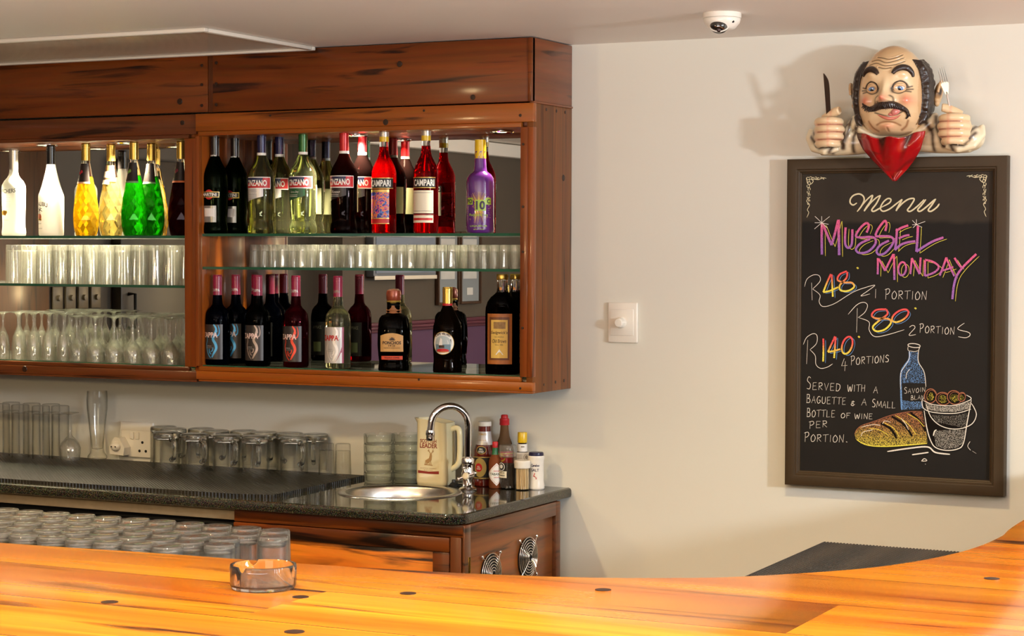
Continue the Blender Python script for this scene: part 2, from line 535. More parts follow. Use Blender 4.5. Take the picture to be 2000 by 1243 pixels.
def thing(name, label, cat, loc=(0, 0, 0), rotz=0.0, group=None):
    o = bpy.data.objects.new(name, None)
    o.empty_display_size = 0.05
    COL.objects.link(o)
    o.location = loc
    o.rotation_euler = (0, 0, rotz)
    return tag(o, label, cat, group)
def kids(o):
    return [c for c in COL.objects if c.parent is o]
def dup(o, loc, rotz=0.0, label=None, group=None, parent=None, subs=None):
    c = o.copy()
    COL.objects.link(c)
    if parent is not None:
        c.parent = parent
    else:
        c.location = loc
        c.rotation_euler = (0, 0, rotz)
        if label: c['label'] = label
        if group: c['group'] = group
    for k in list(o.children):
        dup(k, None, parent=c)
    return c
def structure(mb, name, mat, **kw):
    return tag(mb.build(name, mat, **kw), kind='structure')
def remeshed(mb, name, mat, parent, voxel, smooth=4, paint=None):
    """grow one continuous skin over overlapping forms"""
    t = mb.build('tmp', mat)
    m = t.modifiers.new('r', 'REMESH'); m.mode = 'VOXEL'; m.voxel_size = voxel
    if smooth:
        q = t.modifiers.new('s', 'SMOOTH'); q.iterations = smooth; q.factor = 0.5
    dg = bpy.context.evaluated_depsgraph_get(); dg.update()
    me = bpy.data.meshes.new_from_object(t.evaluated_get(dg))
    bpy.data.objects.remove(t)
    me.name = name
    me.materials.clear(); me.materials.append(mat)
    me.shade_smooth()
    if paint:
        at = me.color_attributes.new('paint', 'FLOAT_COLOR', 'POINT')
        for i, v in enumerate(me.vertices):
            at.data[i].color = tuple(paint(v.co, v.normal)[:3]) + (1,)
    o = bpy.data.objects.new(name, me)
    COL.objects.link(o)
    o.parent = parent
    return o
# ---- lettering
_tc = {}
def text_geo(s, bold=0.0, shear=0.0):
    k = (s, bold, shear)
    if k not in _tc:
        cu = bpy.data.curves.new('t', 'FONT')
        cu.body = s
        cu.size = 1.0
        cu.align_x = 'CENTER'; cu.align_y = 'CENTER'
        cu.offset = bold
        cu.shear = shear
        cu.resolution_u = 3
        ob = bpy.data.objects.new('t', cu)
        me = ob.to_mesh()
        vs = [v.co[:2] for v in me.vertices]
        fs = [tuple(p.vertices) for p in me.polygons]
        ob.to_mesh_clear()
        bpy.data.objects.remove(ob)
        x0 = min(v[0] for v in vs); x1 = max(v[0] for v in vs); y0 = min(v[1] for v in vs); y1 = max(v[1] for v in vs)
        vs = [(v[0] - (x0 + x1) / 2, v[1] - (y0 + y1) / 2) for v in vs]
        _tc[k] = (vs, fs, x1 - x0, y1 - y0)
    return _tc[k]
def text_bent(mb, s, r, z, h, phi, width=None, bold=0.02, mi=0, arch=0.0, rf=None, vert=False, shear=0.0):
    vs, fs, w0, h0 = text_geo(s, bold, shear)
    ky = h / h0
    kx = (width / w0) if width else ky
    o = []
    for x, y in vs:
        X, Y = x * kx, y * ky
        if arch:
            Y -= arch * (2 * X / (width or w0 * kx)) ** 2
        if vert:
            X, Y = -Y, X
        rr = rf(z + Y) if rf else r
        a = phi + X / r
        o.append((rr * math.sin(a), -rr * math.cos(a), z + Y))
    mb.raw(o, fs, mi)
def text_flat(mb, s, x, z, h, y, width=None, bold=0.02, mi=0, shear=0.0):
    vs, fs, w0, h0 = text_geo(s, bold, shear)
    ky = h / h0
    kx = (width / w0) if width else ky
    mb.raw([(x + a * kx, y, z + b * ky) for a, b in vs], fs, mi)
def smooth_line(pts, n=6):
    """Catmull-Rom through the points"""
    if len(pts) < 3:
        return [tuple(p) for p in pts]
    P = [pts[0]] + list(pts) + [pts[-1]]
    out = []
    for i in range(1, len(P) - 2):
        for k in range(n):
            t = k / n
            q = []
            for d in range(len(pts[0])):
                a, b, c, e = P[i - 1][d], P[i][d], P[i + 1][d], P[i + 2][d]
                q.append(0.5 * (2 * b + (c - a) * t + (2 * a - 5 * b + 4 * c - e) * t * t + (-a + 3 * b - 3 * c + e) * t ** 3))
            out.append(tuple(q))
    out.append(tuple(pts[-1]))
    return out
def interp(tab, x):
    if x <= tab[0][0]: return tab[0][1]
    for (a, va), (b, vb) in zip(tab[:-1], tab[1:]):
        if x <= b:
            t = (x - a) / (b - a)
            return va + (vb - va) * t
    return tab[-1][1]
# ================================================================ materials used around the room
W_FASCIA = wood('dark_hardwood', S(92, 42, 11), S(128, 62, 18), S(40, 18, 8), 'x', 0.36, 0.15, 0.56)
W_FRAME = wood('amber_hardwood', S(138, 70, 18), S(172, 92, 26), S(60, 26, 8), 'x', 0.32, 0.3, 0.6)
W_FRAME_V = wood('amber_hardwood_upright', S(120, 58, 20), S(150, 76, 28), S(62, 28, 12), 'z', 0.32, 0.3, 0.6)
W_DARKRAIL = wood('walnut_brown_hardwood', S(84, 42, 17), S(118, 60, 24), S(36, 17, 8), 'x', 0.34, 0.3, 0.55)
W_SIDE = wood('upright_board_hardwood', S(98, 52, 18), S(132, 76, 28), S(56, 28, 10), 'z', 0.42, 0.1, 0.58, seams=(-0.27, 0.068), seam_axis='y', tint=0.2)
W_ENDFASCIA = wood('red_brown_hardwood', S(104, 54, 28), S(134, 74, 42), S(60, 30, 16), 'y', 0.38, 0.25, 0.62)
W_INNER = wood('inner_hardwood', S(110, 52, 14), S(165, 84, 24), S(36, 16, 6), 'z', 0.36, 0.2, 0.6)
W_DOOR = wood('base_door_hardwood', S(178, 92, 20), S(226, 132, 36), S(36, 15, 5), 'x', 0.3, 0.2, 0.52, scale=0.8)
W_DOORFRAME = wood('base_frame_hardwood', S(78, 36, 10), S(118, 58, 18), S(26, 12, 5), 'x', 0.3, 0.35, 0.52)
W_DOORFRAME_V = wood('base_frame_hardwood_upright', S(78, 38, 16), S(108, 58, 26), S(34, 16, 8), 'z', 0.3, 0.35, 0.54)
W_DOORFRAME_Y = wood('base_frame_hardwood_deep', S(84, 44, 20), S(112, 62, 30), S(40, 20, 10), 'y', 0.32, 0.3, 0.56)
W_ENDPANEL = wood('base_end_hardwood', S(96, 52, 20), S(150, 84, 34), S(44, 22, 10), 'y', 0.32, 0.3, 0.54, scale=0.8)
W_BAR = wood('bar_top_hardwood', S(172, 84, 15), S(224, 146, 34), S(74, 32, 8), 'x', 0.22, 0.1, 0.605, scale=0.62, spec=0.25, dark_end=(0, 1.5, 1.95),
             seams=(-2.853, 0.247), seam_axis='y', joints=((0, 1.632, 'x'), (-1, 0.9, 'x')), tint=0.2)
PLUGWOOD = pbr('plug_hardwood', S(44, 22, 9), 0.4)
WALL = pbr('cream_wall_paint', S(227, 224, 212), 0.62, bump=(60, 0.12, 0.002))
CEIL = pbr('ceiling_paint', S(240, 233, 224), 0.5, bump=(18, 0.06, 0.002))
FLOOR = pbr('dark_floor_tile', S(70, 56, 44), 0.5)
MIRROR = pbr('mirror_silver', (0.62, 0.62, 0.59, 1), 0.0, metal=1.0)
SHELFGLASS = thin('shelf_glass', (0.94, 0.97, 0.95), glow_haze=0.05)
SHELFEDGE = pbr('green_glass_edge', S(40, 92, 66), 0.1, coat=0.6, spec=0.8)
GRANITE = granite()
BOTTOMP = pbr('pale_shelf_board', S(150, 128, 96), .4)
CHROME = pbr('chrome', (0.86, 0.86, 0.88, 1), 0.06, metal=1.0)
STEEL = pbr('brushed_steel', (0.60, 0.58, 0.55, 1), 0.25, metal=1.0, aniso=0.6)
BRASS = pbr('brass', S(190, 150, 70), 0.25, metal=1.0)
WHITEPL = pbr('white_plastic', S(240, 234, 222), 0.3, coat=0.2)
BLACKPL = pbr('black_plastic', S(18, 17, 16), 0.35)
DARKHOLE = pbr('dark_hole', S(6, 5, 5), 0.8)
BLACKREC = pbr('recess_black', S(16, 14, 12), 0.5)
PLY = pbr('plywood_edge', S(168, 146, 112), 0.6, var=0.2, bump=(30, 0.1))
LAMP = emit('lamp_lens', (1.0, 0.85, 0.6, 1), 14.0)

# ================================================================ room shell
H = 2.2392
structure(MB().box(-2.75, 5.0, 0.0, 0.12, 0, H + .1), 'wall_back', WALL)
structure(MB().box(-2.77, -2.65, -8.2, 0.0, 0, H + .1), 'wall_left', pbr('grey_wall_paint', S(88, 80, 71), 0.6, bump=(60, 0.1)))
structure(MB().box(4.9, 5.02, -8.2, 0.0, 0, H + .1), 'wall_right', WALL)
structure(MB().box(-2.75, 5.0, -8.2, -8.08, 0, H + .1), 'wall_front', WALL)
structure(MB().box(-2.75, 5.0, -8.2, 0.1, -.1, 0.0), 'floor', FLOOR)
structure(MB().box(-2.75, 5.0, -8.2, 0.1, H, H + .1), 'ceiling', CEIL)
# the far side wall that the mirror shows
dado = pbr('purple_wainscot_paint', S(96, 66, 100), 0.5)
structure(MB().box(-2.649, -2.625, -8.0, -3.02, 0, 1.22), 'trim_1', dado)
t = MB().box(-2.649, -2.60, -8.0, -3.02, 1.22, 1.236, .004).box(-2.649, -2.612, -8.0, -3.02, 1.205, 1.22, .003).box(-2.649, -2.608, -8.0, -3.02, 1.236, 1.256, .006)
structure(t, 'trim_2', pbr('maroon_rail_paint', S(98, 50, 66), 0.4))
structure(MB().box(-2.649, -2.58, -8.0, -1.0, 2.16, 2.235, .01), 'trim_3', pbr('cornice_white', S(230, 228, 224), 0.5))
structure(MB().box(-2.649, -2.60, -3.0, -2.2, 0, 2.15, .004).box(-2.6, -2.59, -2.9, -2.3, 0.2, 2.0, .004), 'door_1', wood('door_hardwood', S(26, 16, 10), S(40, 25, 15), S(14, 8, 5), 'z'))
structure(MB().box(-2.649, -2.61, -0.80, -0.05, 0, 2.1, .004), 'door_2', wood('side_door_hardwood', S(74, 42, 18), S(98, 58, 26), S(46, 24, 10), 'z'))
t = thing('tall_fridge', 'tall pale grey fridge with a black bar handle, seen in the mirror', 'fridge', (-2.649, -1.6, 0))
MB().box(0, .05, -.36, .36, 0.05, 2.0, .006).build('body', pbr('pale_fridge_enamel', S(60, 52, 42), 0.4), t)
MB().tube([(.05, .31, 1.30), (.085, .31, 1.30), (.085, .31, 1.44), (.05, .31, 1.44)], .008).build('handle', BLACKPL, t)
GREYPL = pbr('grey_beige_plastic', S(128, 116, 96), .35)  # even grey-beige for plates and knobs
for i in range(4):
    o = thing('light_switch', 'pale light switch with knob in a row of four on the side wall', 'switch', (-2.649, -0.885 - i * .08, 1.43), 0, 'light switches seen in the mirror')
    MB().box(0, .012, -.03, .03, -.045, .045, .003).build('plate', GREYPL, o)
    m = MB().lathe([(0, 0), (.012, 0), (.011, .012), (0, .013)], 16, mat=Matrix.Rotation(PI / 2, 4, 'Y'), c=(.012, 0, 0))
    m.build('knob', GREYPL, o)
t = thing('wall_screen', 'pale blue wall-mounted screen with white lower edge, seen in the mirror', 'screen', (-2.649, -3.63, 1.62))
MB().box(0, .05, -.33, .33, -.13, .17, .006).build('casing', pbr('screen_casing_grey', S(120, 128, 140), 0.35), t)
MB().box(.05, .056, -.33, .33, -.145, -.125, .002).build('trim_strip', WHITEPL, t)
MB().box(.0501, .053, -.31, .31, -.11, .15).build('panel', pbr('screen_blue_grey', S(134, 148, 172), 0.15, coat=0.4), t)
for i, y in enumerate((-4.16, -4.42)):
    o = thing('picture_frame', ('framed pale portrait print, first beside the wall screen in the mirror', 'framed pale print nearest the mirror end, beyond the other framed print')[i], 'picture', (-2.649, y, 1.53), 0, 'framed prints seen in the mirror')
    m = MB()
    for a in ((-.125, -.11, -.2, .2), (.11, .125, -.2, .2), (-.11, .11, .185, .2), (-.11, .11, -.2, -.185)):
        m.box(0, .025, a[0], a[1], a[2], a[3], .003)
    m.build('frame', pbr('picture_frame_brown', S(74, 52, 38), 0.4), o)
    MB().box(.002, .012, -.11, .11, -.185, .185).build('mat_board', pbr('mat_board_grey', S(140, 150, 160), 0.5), o)
    MB().box(.0121, .014, -.08, .08, -.06, .16).build('print', pbr('print_paper', S(206, 210, 214), 0.5, var=0.15, bump=(12, 0)), o)
    MB().box(.0121, .014, -.035, .035, -.15, -.11).build('caption_card', pbr('card_white', S(220, 222, 224), 0.5), o)

# ================================================================ back-bar wall cabinets
ZB, D = 1.2099, 0.2671
ZM = 2.0487
def plugs(root, spots, y):
    for (x, z, r) in spots:
        m = MB().lathe([(0, 0), (r, 0), (r * .9, .0015), (0, .002)], 14, mat=Matrix.Rotation(PI / 2, 4, 'X'), c=(x, y, z))
        m.build('plug', PLUGWOOD, root)
def shelf(root, x0, x1, z):
    m = MB().box(x0, x1, -.2485, -.014, z - .008, z, .0012, 1)
    # polished front edge reads green
    m.box(x0, x1, -.2505, -.2487, z - .008, z, 0, mi=1)
    m.build('glass_shelf', [SHELFGLASS, SHELFEDGE], root)
def downlight(root, x, y, z):
    m = MB().lathe([(.0, .004), (.022, .004), (.024, 0.001), (.033, -.002), (.036, .001), (.036, .004)], 24, c=(x, y, z))
    d = m.build('downlight', CHROME, root)
    MB().lathe([(0, .003), (.021, .003), (.021, .0005), (0, .0)], 24, c=(x, y, z)).build('lens', LAMP, d)

# right-hand unit
rc = thing('wall_cabinet', 'mirror-backed hardwood wall cabinet of liqueur bottles next to the chalkboard wall', 'cabinet', (0, 0, 0))
xL = -1.176
MB().box(-.02, 0, -D, -.001, ZB, ZM, .0015).build('side_panel', W_SIDE, rc)
MB().box(xL, xL + .013, -D + .012, -.001, ZB, ZM, .001).build('side_panel', W_INNER, rc)
MB().box(xL, -.02, -D + .02, -.001, 1.98, ZM - .002, .001).build('top_panel', W_INNER, rc)
MB().box(xL, -.02, -D + .02, -.001, ZB + .004, 1.248, .001).build('bottom_panel', BOTTOMP, rc)
MB().box(xL + .004, .003, -D - .006, -D + .016, 1.994, ZM, .002).box(xL + .012, -.038, -D - .002, -D + .016, 1.98, 1.994, .002).build('top_rail', W_FRAME, rc)
MB().box(xL + .004, .003, -D - .006, -D + .016, ZB + .006, 1.243, .003).box(xL + .012, -.038, -D - .001, -D + .016, 1.243, 1.2575, .003).box(xL + .012, .001, -D - .002, -D + .016, ZB, ZB + .006, .001).build('bottom_rail', W_FRAME, rc)
MB().box(xL, xL + .0135, -D - .003, -D + .016, 1.2575, 1.98, .002).build('stile', W_FRAME_V, rc)
MB().box(-.040, -.016, -D - .003, -D + .016, 1.2575, 1.98, .002).box(-.016, .001, -D - .004, -D + .02, 1.2575, 1.98, .002).build('stile', W_FRAME_V, rc)
MB().box(xL + .013, -.02, -.013, -.0085, 1.248, 1.98).build('mirror', MIRROR, rc)
MB().box(xL + .067, -.001, -D - .003, -D + .012, ZM + .004, H - .003, .002).box(-.016, -.001, -D - .006, -D + .012, ZM + .004, H - .003, .002).build('fascia_board', W_FASCIA, rc)
MB().box(-.014, 0.0, -D + .012, -.001, ZM + .006, H - .003, .002).box(-.014, .003, -D + .004, -.001, ZM, ZM + .006, .001).build('fascia_end', W_ENDFASCIA, rc)
for z in (1.674, 1.570, 1.2605):
    shelf(rc, xL + .014, -.0205, z)
downlight(rc, -.66, -.15, 1.974)
downlight(rc, -.16, -.15, 1.974)
plugs(rc, [(at_y(755, 242, -D).x, 2.005, .010), (at_y(782, 120, -D).x, 2.176, .009), (at_y(424, 128, -D).x, 2.205, .0055), (at_y(424, 168, -D).x, 2.14, .0055),
           (at_y(424, 205, -D).x, 2.075, .0055), (at_y(530, 225, -D).x, 2.036, .004), (at_y(830, 215, -D).x, 2.036, .004), (at_y(925, 196, -D).x, 2.07, .008),
           (-.03, 1.93, .004), (-.03, 1.75, .004), (-.03, 1.62, .004), (-.03, 1.40, .004), (at_y(1018, 228, -D).x, 2.013, .005), (at_y(820, 753, -D).x, 1.24, .004), (at_y(1018, 745, -D).x, 1.225, .004)], -D - .005)
for yy, zz, r in ((-.25, 2.035, .005), (-.18, 2.035, .005), (-.11, 2.035, .005), (-.05, 2.035, .005), (-.25, 1.235, .004), (-.19, 1.232, .004), (-.11, 1.235, .005), (-.05, 1.236, .005), (-.06, 1.84, .010)):
    m = MB().lathe([(0, 0), (r, 0), (r * .9, .001), (0, .0015)], 14, mat=Matrix.Rotation(PI / 2, 4, 'Y'), c=(0, yy, zz))
    m.build('plug', PLUGWOOD, rc)

# left-hand unit, a touch further back
lc = thing('wall_cabinet', 'brightly lit mirror-backed hardwood wall cabinet full of stemware and tall glasses', 'cabinet', (0, 0, 0))
l0, l1 = -2.645, -1.1775
D2 = D - .006
MB().box(l0, l0 + .015, -D2 + .012, -.001, 1.206, ZM, .001).build('side_panel', W_INNER, lc)
MB().box(l1 - .014, l1, -D2 + .012, -.001, 1.206, ZM, .001).build('side_panel', W_INNER, lc)
MB().box(l0, l1, -D2 + .02, -.001, 1.976, ZM - .002, .001).build('top_panel', W_INNER, lc)
MB().box(l0, l1, -D2 + .02, -.001, 1.210, 1.244, .001).build('bottom_panel', BOTTOMP, lc)
MB().box(l0, l1 + .002, -D2 - .003, -D2 + .016, 1.986, ZM, .002).box(l0, l1 - .03, -D2, -D2 + .016, 1.974, 1.986, .002).build('top_rail', W_DARKRAIL, lc)
MB().box(l0, l1 + .002, -D2 - .003, -D2 + .016, 1.212, 1.240, .003).box(l0, l1 - .03, -D2, -D2 + .016, 1.240, 1.2535, .003).box(l0, l1, -D2, -D2 + .016, 1.206, 1.212, .001).build('bottom_rail', W_DARKRAIL, lc)
MB().box(l1 - .045, l1, -D2 - .001, -D2 + .016, 1.2535, 1.974, .002).build('stile', W_FRAME_V, lc)
MB().box(l0 + .015, l1 - .014, -.013, -.0085, 1.244, 1.976).build('mirror', MIRROR, lc)
MB().box(l0, -1.133, -D2 - .001, -D2 + .012, ZM + .006, H - .003, .002).build('fascia_board', W_FASCIA, lc)
MB().box(-1.131, -1.1115, -D2, -D2 + .012, ZM + .004, H - .003, .001).build('fascia_batten', W_DOORFRAME_V, lc)
for z in (1.668, 1.510, 1.2565):
    shelf(lc, l0 + .016, l1 - .0145, z)
for x in (-2.25, -1.86, -1.53):
    downlight(lc, x, -.15, 1.970)
plugs(lc, [(at_y(355, 240, -D).x, 2.023, .008), (at_y(393, 124, -D).x, 2.20, .005), (at_y(393, 163, -D).x, 2.14, .005), (at_y(393, 205, -D).x, 2.075, .005), (at_y(350, 194, -D).x, 2.09, .010), (at_y(47, 724, -D).x, 1.228, .010)], -D2 - .003)

# ================================================================ ceiling fittings
cl = thing('ceiling_light', 'flush ribbed ceiling light panel in a slim white frame above the wall cabinets', 'ceiling light', (0, 0, H))
a0, a1, b0, b1 = -2.5, -.728, -.855, -.275
m = MB()
for q in ((a0, a1, b0, b0 + .02), (a0, a1, b1 - .02, b1), (a0, a0 + .02, b0 + .02, b1 - .02), (a1 - .02, a1, b0 + .02, b1 - .02)):
    m.box(q[0], q[1], q[2], q[3], -.012, 0, .004)
m.build('frame', pbr('light_frame_white', S(222, 214, 200), 0.35), cl)
dm, nt, out = newmat('ribbed_diffuser')
p = N(nt, 'ShaderNodeBsdfPrincipled'); p.inputs['Base Color'].default_value = S(214, 204, 184); p.inputs['Roughness'].default_value = 0.16; p.inputs['Coat Weight'].default_value = 0.3
tc = N(nt, 'ShaderNodeTexCoord'); wv = N(nt, 'ShaderNodeTexWave', bands_direction='Y'); wv.inputs['Scale'].default_value = 26
b = N(nt, 'ShaderNodeBump'); b.inputs['Strength'].default_value = 0.35; b.inputs['Distance'].default_value = 0.003
nt.links.new(tc.outputs['Object'], wv.inputs['Vector']); nt.links.new(wv.outputs['Fac'], b.inputs['Height']); nt.links.new(b.outputs[0], p.inputs['Normal']); nt.links.new(p.outputs[0], out.inputs[0])
MB().box(a0 + .02, a1 - .02, b0 + .02, b1 - .02, -.006, -.001).build('diffuser', dm, cl)
# dome camera
cpos = Vector((.682, -.56, H))
cc = thing('dome_camera', 'white dome security camera with dark lens bubble on the ceiling', 'security camera', cpos, R(18))
MB().lathe([(0, 0), (.049, 0), (.050, -.003), (.050, -.012), (.0485, -.0135), (0, -.0135)], 40).build('base', WHITEPL, cc)
MB().lathe([(0, -.014), (.0475, -.014), (.0485, -.017), (.046, -.026), (.034, -.040), (.026, -.043), (0, -.043)], 40).build('cover', WHITEPL, cc)
rt = Matrix.Rotation(R(28), 4, 'X')
dk = MB().ell((-.006, -.022, -.034), (.0240, .0240, .0225), 32, 20)
dk.build('dome', pbr('smoked_dome', S(30, 24, 22), 0.04, coat=1.0, spec=0.8), cc)
MB().tube([(-.006 + .0242 * math.cos(a), -.0225 + .0170 * math.sin(a), -.0345 + .0170 * math.sin(a)) for a in [2 * PI * k / 40 for k in range(40)]], .0018, 8, closed=True).build('ring', WHITEPL, cc)
MB().lathe([(0, 0), (.0035, 0), (.003, .002), (0, .002)], 12, c=(.030, -.034, -.026), mat=Matrix.Rotation(R(70), 4, 'X')).build('screw', DARKHOLE, cc)
MB().ell((-.006, -.0395, -.0475), (.0062, .0062, .0062), 16, 10).build('lens', pbr('lens_glass', S(40, 10, 12), 0.05, coat=1.0), cc)

# ================================================================ wall switch and socket
sw = thing('dimmer_switch', 'white dimmer switch plate with a round knob on the bare cream wall', 'switch', (.171, 0, 1.411))
MB().box(-.0475, .0475, -.010, 0, -.060, .060, .004, 3).build('plate', WHITEPL, sw)
MB().box(-.038, .036, -.0125, -.009, -.038, .040, .0015).build('module', WHITEPL, sw)
m = MB().lathe([(0, 0), (.0165, 0), (.0165, .003), (.0145, .004), (.0135, .022), (.011, .025), (0, .0255)], 40, mat=Matrix.Rotation(PI / 2, 4, 'X'), c=(-.002, -.0125, 0),
               facet=lambda k, z: 1 - .04 * (k % 2))
m.build('knob', WHITEPL, sw)
so = thing('wall_socket', 'white double wall socket with switches on the wall behind the mugs', 'socket', (-1.6, 0, .984))
MB().box(-.066, .066, -.011, 0, -.06, .060, .004, 3).box(-.066, .066, -.0125, -.009, .030, .0585, .002).build('plate', WHITEPL, so)
for x in (-.018, .004):
    MB().box(x - .008, x + .008, -.0155, -.011, .002, .026, .002).build('rocker', WHITEPL, so)
m = MB()
for x, z in ((.024, -.008), (.012, -.037), (.038, -.037)):
    m.lathe([(0, 0), (.0048, 0), (.0048, .001), (0, .001)], 14, mat=Matrix.Rotation(PI / 2, 4, 'X'), c=(x, -.011, z))
m.build('pin_hole', DARKHOLE, so)
pa = thing('plug_adaptor', 'cream two-pin plug adaptor pushed into the wall socket', 'plug adaptor', (-1.655, -.012, .962))
MB().prism([(-.03, -.026), (.026, -.030), (.030, -.004), (.008, .030), (-.012, .030), (-.032, -.002)], 0, .034).build('body', WHITEPL, pa).rotation_euler = (PI / 2, 0, 0)
f = MB().ell((0, 0, 0), (.020, .013, .016), 24, 12)
f.build('face', WHITEPL, pa, loc=(-.004, -.036, 0))
m = MB()
for x in (-.012, .004):
    m.lathe([(0, 0), (.0025, 0), (.0025, .001), (0, .001)], 10, mat=Matrix.Rotation(PI / 2, 4, 'X'), c=(x, -.0485, 0))
m.build('pin_hole', DARKHOLE, pa)

# ================================================================ granite counter, sink, base units
ZC = .91
ct = thing('counter_top', 'long speckled black granite counter top with a rounded front corner', 'counter top')
def rounded_outline(off):
    x1, y0 = 0.003 - off, -.714 + off
    r = .05
    pts = [(-2.645, -.001), (-2.645, y0)]
    for k in range(9):
        a = -PI / 2 + PI / 2 * k / 8
        pts.append((x1 - r + r * math.cos(a), y0 + r + r * math.sin(a)))
    pts.append((x1, -.001))
    return pts
m = MB()
layers = [(.008, .880), (.002, .8825), (0, .888), (0, .902), (.003, .9075), (.009, .91)]
rings = []
vs, fs = [], []
for off, z in layers:
    o = rounded_outline(off)
    rings.append(list(range(len(vs), len(vs) + len(o))))
    vs += [(x, y, z) for x, y in o]
n = len(rings[0])
for a, b2 in zip(rings[:-1], rings[1:]):
    for i in range(n):
        j = (i + 1) % n
        fs.append((a[i], a[j], b2[j], b2[i]))
SX, SY, SR = -.395, -.345, .172
hole = []
for z in (.88, .91):
    h = list(range(len(vs), len(vs) + 40))
    vs += [(SX + SR * math.cos(-2 * PI * k / 40 + PI / 2), SY + SR * math.sin(-2 * PI * k / 40 + PI / 2), z) for k in range(40)]
    hole.append(h)
m.raw(vs, fs)
bmh = bmesh.new()
def cap_with_hole(outer, inner):
    b = bmesh.new()
    ov = [b.verts.new(vs[i]) for i in outer]; iv = [b.verts.new(vs[i]) for i in inner]
    ed = [b.edges.new((ov[i], ov[(i + 1) % len(ov)])) for i in range(len(ov))] + [b.edges.new((iv[i], iv[(i + 1) % len(iv)])) for i in range(len(iv))]
    bmesh.ops.triangle_fill(b, use_beauty=True, use_dissolve=False, edges=ed)
    return b
m.bm(cap_with_hole(rings[-1], hole[1])); m.bm(cap_with_hole(rings[0], hole[0]))
bmh.free()
m.raw([vs[i] for i in hole[0]] + [vs[i] for i in hole[1]], [(k, (k + 1) % 40, 40 + (k + 1) % 40, 40 + k) for k in range(40)])
m.build('slab', GRANITE, ct, angle=30)
MB().box(-2.64, -.742, -.672, -.645, .845, .8795, .002).build('support_strip', PLY, ct)
sk = thing('sink', 'round stainless steel sink bowl set into the granite counter', 'sink', (SX, SY, ZC))
MB().lathe([(0, -.15), (.035, -.149), (.10, -.147), (.128, -.138), (.143, -.115), (.152, -.03), (.156, -.004), (.160, .002), (.168, .0042), (.180, .0035), (.184, .0003),
            (.176, .0003), (.1665, .0005), (.161, -.004), (.1565, -.03), (.147, -.118), (.13, -.142), (0, -.153)], 64).build('bowl', STEEL, sk, angle=50)
MB().lathe([(0, .003), (.012, .003), (.03, .003), (.032, .001), (.032, 0), (0, 0)], 24, c=(0, 0, -.149)).build('drain', CHROME, sk)
fa = thing('faucet', 'chrome swan-neck bar tap beside the sink', 'tap', (at_z(914, 958, ZC).x, at_z(914, 958, ZC).y, ZC))
MB().lathe([(0, 0), (.027, 0), (.028, .004), (.024, .008), (.017, .011), (.0155, .03), (.019, .036), (.0195, .052), (.0165, .058), (.0165, .076), (.020, .080), (.0205, .092), (.017, .098), (.012, .100), (0, .100)], 32).build('body', CHROME, fa)
dv = Vector((SX - fa.location.x, SY - fa.location.y, 0)).normalized()
pts = [(0, 0, .098), (0, 0, .19)]
rr = .057
for k in range(17):
    a = PI * k / 16
    q = dv * (rr - rr * math.cos(a))
    pts.append((q.x, q.y, .195 + rr * math.sin(a)))
q = dv * (2 * rr + .002)
pts.append((q.x, q.y, .180))
MB().tube(pts, .0105, 16).build('spout', CHROME, fa)
MB().lathe([(0, .15), (.009, .15), (.012, .152), (.0125, .166), (.0135, .168), (.0135, .176), (.0125, .182), (0, .182)], 20, c=(q.x, q.y, 0)).build('nozzle', CHROME, fa)
cross = MB().tube([(0, 0, .045), (.012, -.026, .045)], .010, 14).ell((.014, -.032, .045), (.0135, .0135, .0135), 16, 10)
hub = Vector((.017, -.040, .047))
for a in (20, 110, 200, 290):
    d = (Vector((.896, .444, 0)) * math.cos(R(a)) + Vector((0, 0, 1)) * math.sin(R(a)))
    cross.tube([hub, hub + d * .022], .0038, 8)
    cross.ell(hub + d * .026, (.0058, .0058, .0058), 12, 8)
cross.build('handle', CHROME, fa)
MB().lathe([(0, 0), (.0105, 0), (.0105, .004), (.008, .007), (0, .008)], 20, mat=Matrix.Rotation(R(75), 4, 'X'), c=hub + Vector((.001, -.006, 0))).build('handle_cap', pbr('cream_cap', S(220, 206, 176), 0.3), fa)

bc = thing('base_cabinet', 'hardwood base cabinet under the sink with panelled door and end panel', 'cabinet')
MB().box(-.745, -.03, -.668, -.03, .08, .878).build('carcass', W_DOORFRAME, bc)
MB().box(-.745, -.002, -.690, -.668, .845, .8795, .002).build('top_rail', W_DOORFRAME, bc)
MB().box(-.042, -.008, -.692, -.668, .08, .8455, .003).build('corner_post', W_DOORFRAME_V, bc)
dr = MB().box(-.745, -.044, -.694, -.672, .803, .843, .003).box(-.745, -.69, -.694, -.672, .12, .803, .003).box(-.095, -.044, -.694, -.672, .12, .803, .003).box(-.69, -.115, -.694, -.672, .12, .18, .003)
d1 = dr.build('door', W_DOORFRAME, bc)
MB().box(-.69, -.095, -.684, -.674, .18, .803, .002).build('door_panel', W_DOOR, d1)
